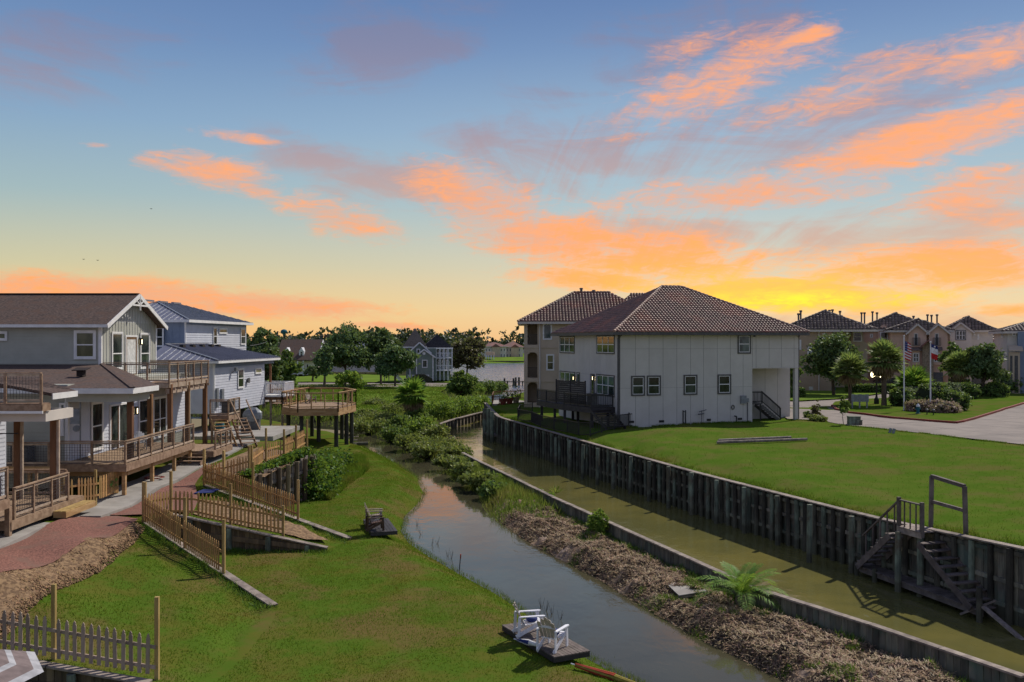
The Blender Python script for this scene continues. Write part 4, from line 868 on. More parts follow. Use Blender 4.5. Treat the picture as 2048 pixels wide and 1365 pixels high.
# ---- retaining walls on the terraces
def rwall(label,a,b,foot,side=1,bw=.2,thick=.05,rows=(.45,),nposts=4,cap=True,ph=0.0,pm=None):
    """a, b cap ends; foot=(za,zb) bottom; side: which side the posts stand"""
    a=Vector(a);b=Vector(b); t=thing('retaining_wall',label,'retaining wall',a,'timber retaining walls'); d=b-a; dh=Vector((d.x,d.y,0)); L=dh.length; dh/=L; n=Vector((-dh.y,dh.x,0))*side; pm=pm or M['retain']
    k=int(L/bw)
    for i in range(k):
        s0,s1=i*L/k,(i+1)*L/k; zt0=a.z+d.z*(s0/L); zt1=a.z+d.z*(s1/L); zf=foot[0]+(foot[1]-foot[0])*(s0/L)-.35
        m=MB(); o=random.uniform(0,.015); P=a-Z*a.z
        q=[P+dh*(s0+.006)+n*o+Z*zf,P+dh*(s1-.006)+n*o+Z*zf,P+dh*(s1-.006)+n*(o+thick)+Z*zf,P+dh*(s0+.006)+n*(o+thick)+Z*zf]
        q+=[P+dh*(s0+.006)+n*o+Z*(zt0-.03),P+dh*(s1-.006)+n*o+Z*(zt1-.03),P+dh*(s1-.006)+n*(o+thick)+Z*(zt1-.03),P+dh*(s0+.006)+n*(o+thick)+Z*(zt0-.03)]
        m.hexa(q); m.build('plank',pm,t)
    for i in range(nposts):
        f=(i+.5)/nposts; p=a+d*f+n*.19; zf=foot[0]+(foot[1]-foot[0])*f; m=MB(); m.cyl((p.x,p.y,zf-.4),(p.x,p.y,p.z-.06+ph),.115,.11,10); m.build('pile',M['pile'],t)
    for r in rows:
        m=MB(); za=foot[0]+(a.z-foot[0])*r; zb2=foot[1]+(b.z-foot[1])*r; m.beam((a.x+n.x*.09,a.y+n.y*.09,za),(b.x+n.x*.09,b.y+n.y*.09,zb2),.07,.2); m.build('waler',pm,t)
    if cap:
        kk=max(2,int(L/2.4))
        for i in range(kk):
            p=a+d*(i/kk+.002); q=a+d*((i+1)/kk-.002); m=MB(); m.beam(p+n*.06+Z*.0,q+n*.06,.3,.045); m.build('cap_board',M['cap'],t)
    return t
e1=W1b+(W1b-W1a)*.0
rwall('long plank wall under the first picket fence, running down to the lower lawn with a long cap tail',W1a,W1b,(.8,.65),side=1)
rwall('tapering plank retaining wall facing the camera between the two front picket fences',W2a,W2b,(.75,.75),side=-1,rows=(.5,))
rwall('low plank wall under the third picket fence ending in a cap board on the grass',W3a,W3b,(.75,.7),side=1)
rwall('dark retaining wall in the bottom left corner below the grey picket fence',W0l,W0b,(.3,.6),side=-1,nposts=6)
# wave topped bulkhead
wv=thing('stepped_bulkhead','tall leaning plank bulkhead with wavy top beside the vines','retaining wall',W4a,'timber retaining walls')
dd=W4b-W4a; dh=Vector((dd.x,dd.y,0)); L=dh.length; dh/=L; nn=Vector((dh.y,-dh.x,0)); k=27
for i in range(k):
    s0,s1=i*L/k,(i+1)*L/k; f=i/k; zt_=W4a.z+(W4b.z-W4a.z)*f+.10*math.sin(f*9)+random.uniform(-.05,.05); P=W4a-Z*W4a.z
    z=zt_; j=0
    while z>.75:
        h_=random.uniform(.7,1.0); m=MB(); o=random.uniform(-.02,.05)-(i%2)*.05; m.obox(P,dh,nn,s0+.01,s1-.01,o,o+.06,max(z-h_,.3),z); m.build('plank',M['cap'] if (i+j)%3 else M['retain'],wv); z-=h_+.02; j+=1
for i in range(7):
    f=(i+.4)/7; p=W4a+dd*f+nn*.2; m=MB(); m.cyl((p.x,p.y,.3),(p.x+.02,p.y,p.z+.05),.13,.12,10); m.build('pile',M['retain'],wv)
for r in (.35,.7):
    m=MB(); m.beam((W4a.x+nn.x*.1,W4a.y+nn.y*.1,.8+r*(W4a.z-.8)),(W4b.x+nn.x*.1,W4b.y+nn.y*.1,.8+r*(W4b.z-.8)),.06,.16); m.build('waler',M['cap'],wv)
# ---- picket fences
def lerp(a,b,f): return a+(b-a)*f
up=Vector((0,0,.06)); fe=lerp(W1a,W1b,.0)
Q=[W1a+up,lerp(W1a,W1b,.36)+up,lerp(W1a,W1b,.665)+up]
picket_fence('sloping picket fence nearest the soil slope, above the first retaining wall',Q,[1.55,1.85,1.85],side=-1)
a0=Vector(W2a)+Vector((.1,.35,0)); 
picket_fence('picket fence on top of the tapering wall that faces the camera',[G(331,1038,2.15)+Vector((0,.6,0)),lerp(W2a,W2b,.13)+Vector((0,.35,0)),lerp(W2a,W2b,.36)+Vector((0,.35,0)),lerp(W2a,W2b,.70)+Vector((0,.35,.05))],[1.85,0,1.7,1.2],side=-1)
picket_fence('short picket fence at the head of the front slip beside the soil slope',[W1a+Vector((-.1,.1,.05)),G(333,1036,2.15)+Vector((0,.5,0))],[1.55,1.85],side=-1)
Q=[W3a+up,lerp(W3a,W3b,.37)+up,lerp(W3a,W3b,.68)+up]
picket_fence('third sloping picket fence running down beside the second slip',Q,[1.75,1.9,1.75],side=-1)
q1,q2=G(447,966,2.35),G(498,952,2.6)
picket_fence('short picket fence across the head of the second slip',[W3a+Vector((-.05,.2,0)),q1],[1.75,1.6],side=-1)
picket_fence('frontal picket panel between two tall posts behind the second slip',[q1+Vector((0,.1,0)),q2],[1.6,1.5],side=-1)
Q=[q2+Vector((.05,.3,0)),G(532,928,2.85),G(568,917,2.95),G(592,906,3.0),G(614,893,3.1)]
picket_fence('picket fence on the wavy bulkhead, overgrown by vines at its far end',Q,[1.5,1.9,1.6,1.6,1.6],side=1,h=1.0,sp=.17)
picket_fence('weathered picket fence behind the decks of the leftmost house',[G(126,1010,2.4),G(148,1006,2.4),G(191,1001,2.35),G(234,986,2.35)],[1.2,0,1.35,1.5],side=-1)
Q=[W0l+Vector((0,.3,.05)),lerp(W0a,W0b,.14)+Vector((0,.35,.02)),W0b+Vector((.02,.3,.05))]
picket_fence('old grey picket fence with two tall yellow posts in the bottom left corner',Q,[0,1.85,1.95],side=-1,h=1.0,sp=.2,pw=.1,pm=M['fence_old'])
# ================================================================ right bulkhead
bk=thing('bulkhead','long dark timber bulkhead with round piles below the green lot on the right','bulkhead',bulk[2])
BP=[Vector((p.x,p.y,p.z)) for p in bulk]
def along(P):
    L=[0]
    for a,b in zip(P[:-1],P[1:]): L.append(L[-1]+math.hypot(b.x-a.x,b.y-a.y))
    def f(s):
        for i in range(len(P)-1):
            if s<=L[i+1] or i==len(P)-2:
                t=(s-L[i])/(L[i+1]-L[i]); p=P[i]+(P[i+1]-P[i])*t; d=(P[i+1]-P[i]); d.z=0; d.normalize(); return p,d
    return f,L
fb_,LB=along(BP); tot=LB[-1]
s=0; i=0
# planks (the nearest 260 pieces one by one)
while s<tot-.3:
    w_=.30 if s<45 else .42; p,d=fb_(s+w_/2); n=Vector((-d.y,d.x,0))   # towards the canal
    n=n if n.dot(Vector((-1,0,0)))>0 or abs(d.y)<.3 else -n
    m=MB(); o=random.uniform(0,.05)-.06; m.obox((p.x,p.y,0),d,n,-w_/2+.012,w_/2-.012,o,o+.06,-.6,p.z-.02+random.uniform(-.02,0)); m.build('plank',M['sheetpile'],bk); s+=w_
s=.4
while s<tot-.3:
    st=.84 if s<16 else .62; p,d=fb_(s); n=Vector((-d.y,d.x,0)); n=n if n.dot(Vector((-1,0,0)))>0 or abs(d.y)<.3 else -n
    q=p+n*.14; r=random.uniform(.095,.125); m=MB(); lx,ly=random.uniform(-.04,.04),random.uniform(-.04,.04); m.cyl((q.x+lx,q.y+ly,-.6),(q.x,q.y,p.z-.06),r*1.05,r*.95,9); m.build('pile',M['pile_d'] if i%3 else M['pile'],bk); i+=1; s+=st
for r in (.55,1.35,2.0):
    s=0
    while s<tot-.5:
        e=min(s+3.6,tot-.01); a,_=fb_(s+.02); b,d=fb_(e-.02); n=Vector((-d.y,d.x,0)); n=n if n.dot(Vector((-1,0,0)))>0 or abs(d.y)<.3 else -n
        za,zb=(r,r) if r<2 else (a.z-.22,b.z-.22)
        if r>1.9 or s<46: m=MB(); m.beam((a.x+n.x*.06,a.y+n.y*.06,za),(b.x+n.x*.06,b.y+n.y*.06,zb),.09,.15); m.build('waler',M['sheetpile'],bk)
        s=e
s=0
while s<tot-.2:
    e=min(s+2.5,tot-.01); a,_=fb_(s+.01); b,d=fb_(e-.01); n=Vector((-d.y,d.x,0)); n=n if n.dot(Vector((-1,0,0)))>0 or abs(d.y)<.3 else -n
    m=MB(); m.beam(a+n*.06+Z*.01,b+n*.06+Z*.01,.34,.05); m.build('cap_board',M['cap'],bk); s=e
# square green mooring piles standing in the canal
mp=[(1089.7,868.4,900+8),(1111.6,875,922+8),(1140,881.5,945),(1166,890,958),(1195,897,970),(1227,905,978),(1261.5,913.4,988),(1298.5,923.3,1003),(1337,933.6,1017),(1383,945.7,1030),(1433,960.6,1047.6),(1488,974.8,1066.6),(1554.4,992.2,1090),(1619.3,1009.6,1125),(1702.8,1032.7,1145.7),(1796,1063.4,1183.7),(1840.8,1072.9,1193),(1029,848,900),(1012,842,895)]
ORDM=['zeroth','first','second','third','fourth','fifth','sixth','seventh','eighth','ninth','tenth','eleventh','twelfth','thirteenth','fourteenth','fifteenth','sixteenth','seventeenth']
for px,y0,y1 in mp:
    b=G(px,y1,0); 
    # keep them just in front of the wall
    t_=H+(HY-y0)/F*b.y; t_=min(max(t_,1.9),2.9); m=MB(); lx=random.uniform(-.03,.03)
    m.cyl((b.x+lx,b.y,-.7),(b.x,b.y,t_),.125,.115,8); o=m.build('mooring_pile',M['pile'])
    o.location=(0,0,0); k_=sum(1 for q_ in mp if 1702>q_[0]>=px); lb_={1796:'green mooring pile carrying the stair landing, left one of the pair',1840.8:'green mooring pile carrying the stair landing, right one of the pair',1702.8:'green mooring pile touching the left end of the low dock',1029:'green mooring pile farther along the canal, second from the bend',1012:'green mooring pile nearest the far bend of the canal'}.get(px,f'{ORDM[k_]} green mooring pile to the left of the low dock'); tag(o,lb_,'pile','green mooring piles along the bulkhead')
# corner piles and float
for k,(px,y0,y1) in enumerate(((969,818,874),(977,817,880),(984,823,884))):
    b=G(px,y1,0); t_=H+(HY-y0)/F*b.y; m=MB(); m.cyl((b.x,b.y,-.7),(b.x,b.y,t_),.2,.19,10); tag(m.build('corner_pile',M['pile']),['leftmost thick pile of the cluster at the far bend of the bulkhead','middle thick pile of the cluster at the far bend of the bulkhead','rightmost thick pile of the cluster at the far bend of the bulkhead'][k],'pile','cluster of corner piles')
ft=thing('low_dock','small low dock platform on piles at the far bend of the bulkhead','dock',G(992,878,.6))
for k in range(9):
    a=G(972,868,.55)+Vector((.30*k,-.75*k*.9,0)); m=MB(); m.obox((a.x,a.y,.55),Vector((.93,.36,0)),Vector((-.36,.93,0)),0,1.9-.05*k,0,.62,0,.06); m.build('plank',M['palletw'],ft)
m=MB(); a=G(972,868,.45); m.beam(a,a+Vector((2.7,-6.3,0)),.1,.16); m.build('stringer',M['cap'],ft)
# ================================================================ stair, landing and frame on the bulkhead
Wc,_d=fb_(0); 
tdir=(BP[1]-BP[2]); tdir.z=0; tdir.normalize(); nout=Vector((tdir.y,-tdir.x,0)); nout=nout if nout.x<0 else -nout
# point of the wall whose landing pile pair stands at (1796..1841)
pm_=(G(1796,1183.7,0)+G(1840.8,1193,0))/2; 
a_=BP[2]; s_=(pm_-a_).dot(tdir); W0_=a_+tdir*s_; W0_.z=0
outd=abs((pm_-W0_).dot(nout)); zt2=2.42
stt=thing('bulkhead_stairs','weathered wooden landing with two stair flights down to a low dock on the bulkhead','stairs',W0_)
for k in range(8):
    m=MB(); m.obox(W0_,nout,tdir,-.1,outd+.05,-.62+k*.157,-.62+k*.157+.145,zt2-.04,zt2); m.build('plank',M['cap'],stt)
m=MB(); m.obox(W0_,tdir,nout,-.65,.65,outd-.02,outd+.03,zt2-.24,zt2-.045); m.build('rim_board',M['cap'],stt)
stairs(stt,W0_+tdir*.75+nout*.55+Z*(zt2-.22),W0_+tdir*3.3+nout*.55+Z*.55,1.0,8,M['palletw'],.28)
stairs(stt,W0_-tdir*.75+nout*.6+Z*(zt2-.22),W0_-tdir*2.7+nout*.6+Z*.55,.95,7,M['palletw'],.26)
zd=.42
for k in range(46):
    s0=-3.0+k*.145; 
    if s0>3.5: break
    m=MB(); m.obox(W0_,nout,tdir,.2,outd+.15+random.uniform(-.02,.04),s0,s0+.13,zd-.035,zd+random.uniform(0,.008)); m.build('dock_plank',M['palletw'],stt)
m=MB(); m.obox(W0_,tdir,nout,-3.0,3.6,outd+.0,outd+.09,zd-.24,zd-.04); m.build('dock_beam',M['palletw'],stt)
for s0 in (-2.9,-1.8,3.55):
    q=W0_+tdir*s0+nout*(outd+.12); m=MB(); m.cyl((q.x,q.y,-.6),(q.x,q.y,zd+(.75 if s0>3 else .1)),.1,.1,8); m.build('dock_pile',M['pile_d'],stt)
m=MB(); q=W0_+tdir*3.7+nout*.9; m.beam((q.x,q.y,.55),(q.x+tdir.x*2.0+nout.x*.1,q.y+tdir.y*2.0,-.12),.16,.07); m.build('loose_board',M['cap'],stt)
m=MB(); q=W0_+tdir*2.9+nout*1.1; m.beam((q.x,q.y,.1),(q.x+tdir.x*.9-nout.x*.6,q.y+tdir.y*.9-nout.y*.6,.75),.12,.06); m.build('brace',M['cap'],stt)
# rails on the canal side and down the far flight
def rp(s,o,z): return W0_+tdir*s+nout*o+Z*z
hr=.98
for s0 in (-.62,.62):
    m=MB(); m.obox(rp(s0,outd-.05,0),tdir,nout,-.06,.06,-.06,.06,zt2-.2,zt2+hr+.1); m.build('rail_post',M['palletw'],stt)
m=MB(); m.beam(rp(-.62,outd-.05,zt2+hr),rp(.62,outd-.05,zt2+hr),.12,.05); m.build('hand_rail',M['palletw'],stt)
for k in range(1,4):
    s0=-.62+k*.31; m=MB(); m.obox(rp(s0,outd-.05,0),tdir,nout,-.02,.02,-.02,.02,zt2,zt2+hr-.03); m.build('baluster',M['palletw'],stt)
m=MB(); m.beam(rp(-.62,outd-.08,zt2+hr),rp(-2.75,outd-.08,1.62),.1,.05); m.build('hand_rail',M['palletw'],stt)
for k in range(5):
    s0=-.9-k*.42; z1=zt2+hr-(abs(s0)-.62)/2.13*(zt2+hr-1.62); m=MB(); m.obox(rp(s0,outd-.08,0),tdir,nout,-.022,.022,-.022,.022,z1-1.0,z1-.02); m.build('baluster',M['palletw'],stt)
fr_=thing('clothes_post','tall leaning wooden gate frame on the bulkhead edge behind the stair landing','frame',rp(.9,-.2,2.4))
fa=D(1840,1056,36.0); A0=rp(-.1,-.25,2.35); A1=rp(1.55,-.35,2.42)
t0=A0+Vector((.10,.15,1.95)); t1=A1+Vector((0,.1,1.75))
for a,b in ((A0,t0),(A1,t1),(t0,t1)):
    m=MB(); m.beam(a,b,.13,.13,up=Y_ if a is not t0 else Z); m.build('frame_bar',M['palletw'],fr_)
m=MB(); m.beam(lerp(A0,t0,.52),lerp(A1,t1,.50),.09,.12); m.build('frame_bar',M['palletw'],fr_)
# ================================================================ curb wall of the spit, far bulkhead
cw=thing('spit_wall','low plank seawall with grey cap between the mud spit and the canal','seawall',curb[3],'low timber seawalls')
CP=[Vector((v.x,v.y,v.z)) for v in curb][1:]; fc_,LC=along(CP); tc_=LC[-1]; s=0
while s<tc_-.3:
    w_=.225; p,d=fc_(s+w_/2); n=Vector((-d.y,d.x,0)); n=n if n.x<0 else -n
    m=MB(); o=random.uniform(0,.02); m.obox((p.x,p.y,0),d,n,-w_/2+.008,w_/2-.008,o-.08,o-.03,-.5,p.z-.03); 
    m.build('plank',M['sheetpile'],cw); s+=w_
s=0
while s<tc_-.2:
    e=min(s+2.4,tc_-.01); a,_=fc_(s+.01); b,d=fc_(e-.01); n=Vector((-d.y,d.x,0)); n=n if n.x<0 else -n
    m=MB(); m.beam(a-n*.02,b-n*.02+Z*random.uniform(-.01,.01),.24,.055); m.build('cap_board',M['cap'],cw); 
    m=MB(); m.beam(a-n*.1-Z*.12,b-n*.1-Z*.12,.05,.18); m.build('waler',M['sheetpile'],cw); s=e
fw2=thing('far_seawall','far low seawall with dark posts along the marsh vegetation beyond the palm','seawall',bulk2[0],'low timber seawalls')
f2,L2=along([Vector(v) for v in bulk2]); s=.3
while s<L2[-1]:
    p,d=f2(s); n=Vector((d.y,-d.x,0)); m=MB(); m.cyl((p.x+n.x*.15,p.y+n.y*.15,-.5),(p.x+n.x*.15,p.y+n.y*.15,p.z+.0),.11,.11,8); m.build('pile',M['pile_d'],fw2)
    m=MB(); m.obox((p.x,p.y,0),d,n,-.4,.85,0,.06,-.4,p.z-.03); m.build('panel',M['cap'],fw2); s+=1.25
for a,b in zip(bulk2[:-1],bulk2[1:]):
    m=MB(); m.beam(a,b,.34,.08); m.build('cap_board',M['cap'],fw2)
# ================================================================ large house with tile roof
fh=Fr(8.26,71.7,15.5); LU=fh.u(1597); LV=fh.v(1118); ZB,ZW=2.5,10.0
h=thing('tile_roof_house','large taupe panelled house with dark clay tile hip roof beside the canal','house',(8.26,71.7,2.7))
ur=fh.u(1504.6); zr_=fh.z(ur,0,736); rv=2.4; uin=fh.u(1580,rv)
m=MB(); m.obox(fh.p(0,0),fh.U,fh.V,0,ur,0,LV,ZB,ZW); m.build('wall_core',M['joint'],h)
m=MB(); m.obox(fh.p(0,0),fh.U,fh.V,ur+.002,LU,0,LV,zr_,ZW-.002); m.build('upper_core',M['joint'],h)
m=MB(); m.obox(fh.p(0,0),fh.U,fh.V,ur+.003,uin,rv,LV-.01,ZB,zr_-.003); m.build('porch_core',M['joint'],h)
def panels(t,P,A,N,xs,zs,mt,skip=None):
    for a,b in zip(xs[:-1],xs[1:]):
        for c,d in zip(zs[:-1],zs[1:]):
            if skip and skip((a+b)/2,(c+d)/2): continue
            m=MB(); m.obox(P,A,N,a+.012,b-.012,.001,.014,c+.006,d-.006); m.build('panel',mt,t)
seams=[1240,1271,1298,1326,1353.5,1381,1407,1434.5,1460.5,1486]
xs=[.07]+[fh.u(p) for p in seams[1:]]+[ur]
zj=[ZB,fh.z(4,0,776),fh.z(4,0,698),ZW]
panels(h,fh.p(0,0),fh.U,-fh.V,xs,zj,M['wallpanel'])
xs2=[ur]+[fh.u(p) for p in (1512,1538,1563,1588)]+[LU]
panels(h,fh.p(0,0),fh.U,-fh.V,xs2,[zr_,zj[2],ZW],M['wallpanel'])
panels(h,fh.p(0,rv),fh.U,-fh.V,[ur]+[fh.u(p,rv) for p in (1530,1555)]+[uin],[ZB,zr_],M['wallpanel'])
m=MB(); m.obox(fh.p(0,0),fh.V,fh.U,.02,rv,-.0,.014,ZB,zr_); 
vs=[0,1.3,2.6,3.9,5.2,6.5,7.8,9.1,10.4,11.7,LV]; vs=[v*LV/vs[-1] if False else v for v in vs if v<LV-.3]+[LV]
panels(h,fh.p(0,0),fh.V,-fh.U,vs,[ZB,ZW-2.9 if False else 6.6,ZW],M['wallpanel'])
for (u,v) in ((0,0),):
    m=MB(); m.obox(fh.p(0,0),fh.U,fh.V,-.03,.12,-.03,.12,ZB,ZW); m.build('corner_trim',M['darktrim'],h)
m=MB(); m.obox(fh.p(0,0),fh.U,fh.V,ur-.05,LU,-.03,.02,zr_-.06,zr_+.0); m.build('beam_trim',M['wallpanel'],h)
# corner column
m=MB(); m.obox(fh.p(0,0),fh.U,fh.V,LU-.32,LU-.02,.02,.32,ZB,zr_-.06); m.build('column',M['wallpanel'],h)
# downspouts
for u,vv in ((LU+.08,.1),(-.1,-.1)):
    q=fh.p(u,vv); m=MB(); m.cyl((q.x,q.y,ZB+.2),(q.x,q.y,ZW-.35),.05,.05,8); q2=fh.p(u-.3 if u>1 else u+.35,-.55); m.cyl((q.x,q.y,ZW-.35),(q2.x,q2.y,ZW-.02),.05,.05,8); m.build('downspout',M['darktrim'],h)
def dwin(px0,px1,py0,py1,**k): return fwin(h,fh,px0,px1,py0,py1,v=-.015,tm=M['darktrim'],trim=.12,**k)
for a,b,c,d in ((1262,1289.5,752,792.5),(1293.5,1321.5,751.5,792),(1367,1394.5,750,790.5),(1435,1462,749.3,789)): dwin(a,b,c,d)
dwin(1475,1501.5,669,708,gm=M['glass_b'])
# side windows, facing the water
def swin(px0,px1,py0,py1,**k): return fwin(h,fh,px0,px1,py0,py1,u=-.015,face='s',tm=M['darktrim'],trim=k.pop('trim',.10),**k)
swin(1120,1149.5,672.5,707,cols=3,gm=M['glass_b']); swin(1193.5,1229.5,670.5,708.3,cols=3,gm=M['glass']); swin(1193.5,1229.5,749.5,792.3,cols=3,gm=M['glass_b'])
swin(1120,1150.5,743,772,cols=3,gm=M['glass_b'],mid=0); swin(1153.5,1160,745,772,mid=0)
# door
o=swin(1181.5,1189,748,806,mid=0,trim=.12,lab='dark glass door with pale frame beside the side windows')
for px in (1151,1189.8):
    v_=fh.v(px); lantern(h,fh.p(-.03,v_,fh.z(0,v_,757)),-fh.U)
# vents and small fittings on the wall
def sidebox(px0,px1,py0,py1,mt,nm,dep=.06,v=-.015):
    a,b=fh.u(px0,v),fh.u(px1,v); m=MB(); m.obox(fh.p(0,v),fh.U,-fh.V,a,b,0,dep,fh.z(a,v,py1),fh.z(a,v,py0)); return m.build(nm,mt,h)
for a,b,y in ((1259,1268,842),(1318,1328,841),(1413.5,1421.5,838),(1475.5,1484,836)): sidebox(a,b,y,y+4.5,M['black'],'crawl_vent',.03)
sidebox(1480.5,1491,791.5,807.5,M['metal'],'electric_panel',.18); sidebox(1491.5,1496,797,805,M['metal'],'meter_box',.15); sidebox(1494,1495.3,806,843,M['acgrey'],'conduit',.06); sidebox(1507,1510.5,670.5,674.5,M['black'],'wall_vent',.05)
m=MB(); c_=fh.p(fh.u(1465),-.08,fh.z(10,0,814.5)); 
for k in range(14):
    a=k/14*2*math.pi; b=(k+1)/14*2*math.pi; m.cyl(c_+fh.U*.12*math.cos(a)+Z*.16*math.sin(a),c_+fh.U*.12*math.cos(b)+Z*.16*math.sin(b),.035,.035,5)
m.build('hose_reel',M['darktrim'],h)
m=MB(); a=fh.p(fh.u(1400),-.3,ZB); m.cyl(a,a+Z*1.4,.03,.03,6); m.cyl(a+Z*1.3-fh.U*.2,a+Z*1.45+fh.U*.4,.035,.035,6); m.cyl(a+Z*1.1-fh.U*.3,a+Z*1.15+fh.U*.2,.05,.05,6); m.build('gas_pipe',M['acgrey'],h)
m=MB(); a=fh.p(fh.u(1470),-.25,ZB); m.cyl(a,a+Z*.85,.05,.05,6); m.cyl(a+Z*.85,a+Z*.9+fh.U*-.2,.06,.05,6); m.build('standpipe',M['black'],h)
# roof
def tiles(t,f,tw,tl,mt,capmt,under=None):
    """barrel tiles on a sloping polygon f (first edge = eave)"""
    a,b=f[0],f[1]; d=(b-a); L=d.length; d/=L; nr=(b-a).cross(f[-1]-a).normalized(); nr=nr if nr.z>0 else -nr; up=nr.cross(d).normalized(); up=up if up.z>0 else -up
    k2=[((q-a).dot(d),(q-a).dot(up)) for q in f]; top=max(y for x,y in k2); V=[];Fc=[]; da,ua,na=[np.array(x) for x in (d,up,nr)]; a0=np.array(a)
    j=0
    while j*tl<top:
        y=j*tl+tl*.5; xs=[]
        for (x0,y0),(x1,y1) in zip(k2,k2[1:]+k2[:1]):
            if (y0<=y<y1) or (y1<=y<y0): xs.append(x0+(x1-x0)*(y-y0)/(y1-y0))
        if len(xs)>=2:
            lo_,hi_=min(xs),max(xs); n=int((hi_-lo_)/tw); st=math.ceil(lo_/tw)*tw
            x=st
            while x+tw<=hi_+tw*.3:
                base=len(V); r=tw*.5
                jit=random.uniform(-.008,.008)
                for (yy,lift) in ((j*tl-.03,.045+jit),(j*tl+tl,.012)):
                    for q in range(6):
                        an=math.pi*q/5; V.append(a0+da*(x+r-math.cos(an)*r*.96)+ua*yy+na*(lift+math.sin(an)*r*.62))
                for q in range(5): Fc.append((base+q,base+q+1,base+6+q+1,base+6+q))
                Fc.append((base,base+5,base+4,base+3)); Fc.append((base,base+3,base+2,base+1))
                x+=tw
        j+=1
    o=fast('roof_tiles',V,Fc,mt,t); tag(o,kind='stuff'); return o
def caps(t,a,b,mt,step=.36,r=.13,nm='ridge_tiles'):
    m=MB(); d=b-a; L=d.length; n=int(L/step)
    for k in range(n): m.cyl(a+d*(k/n)+Z*.07,a+d*((k+1.08)/n)+Z*.04,r,r*.85,8)
    tag(m.build(nm,mt,t),kind='stuff')
zri=14.1
fcs,r0,r1=hiproof(h,fh,0,LU,0,LV,10.08,zri,M['tile_u'],.62,.12,inset=(LU+1.24-1.9)/2 if LU>LV else None,fas=M['darktrim'])
for k in ('f','l','r'): tiles(h,fcs[k],.285,.37,M['tile'],None)
c4=[fcs['f'][0],fcs['f'][1],fcs['r'][1] if LU>=LV else fcs['r'][1],fcs['l'][0]]
hips=[(fcs['f'][0],r0),(fcs['f'][1],r1 if LU>=LV else r0),(r0,r1)]
for a,b in hips: caps(h,a,b,M['tilecap'])
# deck behind (black) with privacy screen
bd=thing('black_deck','raised black composite deck with louvred privacy screen at the side of the tile roof house','deck',fh.p(-2,4,2.7))
zk=fh.z(-1.4,2.5,812)
dp=[tuple(fh.p(-.03,.7).xy),tuple(fh.p(-.03,11).xy),tuple(fh.p(-3.4,10.5).xy),tuple(fh.p(-3.0,4.6).xy),tuple(fh.p(-1.9,.9).xy)]
deckfloor(bd,dp,zk,M['blackwood'],M['blackwood'],.14,15,.42)
posts(bd,[tuple(fh.p(*q).xy) for q in ((-3.1,10),(-2.9,7),(-2.8,4.7),(-1.8,1.1),(-.4,1.2),(-1.2,6),(-.6,9))],2.2,zk-.4,.22,M['blackwood'],'deck_post')
stairs(bd,fh.p(-1.2,.8,zk-.12),fh.p(-1.0,-2.0,2.95),1.6,8,M['blackwood'],.32)
for k in range(11):
    m=MB(); z0=zk+.12+k*.165; m.obox(fh.p(-2.9,3.9),fh.V,fh.U,0,.01,0,.01,z0,z0+.01) if False else m.beam(fh.p(-1.9,2.3,z0+.07),fh.p(-3.0,6.3,z0+.07),.03,.15); m.build('screen_slat',M['blackwood'],bd)
for q in ((-1.9,2.3),(-2.45,4.3),(-3.0,6.3)):
    m=MB(); p=fh.p(*q); m.box(p.x-.06,p.x+.06,p.y-.06,p.y+.06,zk,zk+2.0); m.build('screen_post',M['blackwood'],bd)
railing(bd,[fh.p(-3.0,6.4,zk),fh.p(-3.4,10.4,zk)],1.0,2,M['black'],False,.05,bal=.14,drop=0); railing(bd,[fh.p(-2.9,4.6,zk),fh.p(-1.9,.95,zk),fh.p(-.1,1.0,zk)],1.0,2,M['black'],False,.05,bal=.14,drop=0)
condenser('grey condenser on the black deck in front of the privacy screen',fh.p(-1.5,1.8,zk+.01),.9,1.0)
# porch stairs under the overhang
ps=thing('porch_stairs','dark steel framed stairs with balusters under the overhang of the tile roof house','stairs',fh.p(ur+1,1,2.7))
zp_=fh.z(ur+.4,1.2,806); u2=fh.u(1523,1.0); u3=fh.u(1560,1.0)
m=MB(); m.obox(fh.p(0,0),fh.U,fh.V,ur+.02,u2,.9,2.2,zp_-.1,zp_); m.build('landing',M['darktrim'],ps)
stairs(ps,fh.p(u2,1.5,zp_-.1),fh.p(u3,1.5,2.9),1.1,8,M['darktrim'],.26,side=fh.V)
railing(ps,[fh.p(ur+.1,.95,zp_),fh.p(u2,.95,zp_),fh.p(u3,.95,2.95)],.95,3,M['black'],False,.05,bal=.13,drop=.1); posts(ps,[tuple(fh.p(u2-.1,1).xy)],2.4,zp_,.1,M['black'],'landing_post')
# black picket metal fences
def ironfence(label,pts,h_=1.05,gap=.13):
    t=thing('iron_fence',label,'fence',pts[0],'black metal fences round the tile roof house')
    P=[Vector(p) for p in pts]
    for p in P:
        m=MB(); m.box(p.x-.04,p.x+.04,p.y-.04,p.y+.04,p.z-.2,p.z+h_+.08); m.build('post',M['black'],t)
    for a,b in zip(P[:-1],P[1:]):
        m=MB(); m.beam(a+Z*(h_-.04),b+Z*(h_-.04),.04,.06); m.build('rail',M['black'],t); m=MB(); m.beam(a+Z*.12,b+Z*.12,.04,.06); m.build('rail',M['black'],t)
        n=int((b-a).length/gap)
        m=MB()
        for k in range(1,n): q=a+(b-a)*(k/n); m.box(q.x-.016,q.x+.016,q.y-.016,q.y+.016,q.z+.06,q.z+h_-.02)
        tag(m.build('balusters',M['black'],t),kind='stuff')
def onlot(px,py):
    z=2.7
    for _ in range(6): p=G(px,py,z); z=zr(p.x,p.y)
    return Vector((p.x,p.y,z+.02))
ironfence('black metal fence curving round the ground below the black deck',[onlot(a,b) for a,b in ((1035.5,842),(1063,848),(1081,856),(1108,863),(1135,868),(1157.5,873),(1180.5,877),(1203.5,870),(1228.6,860))])
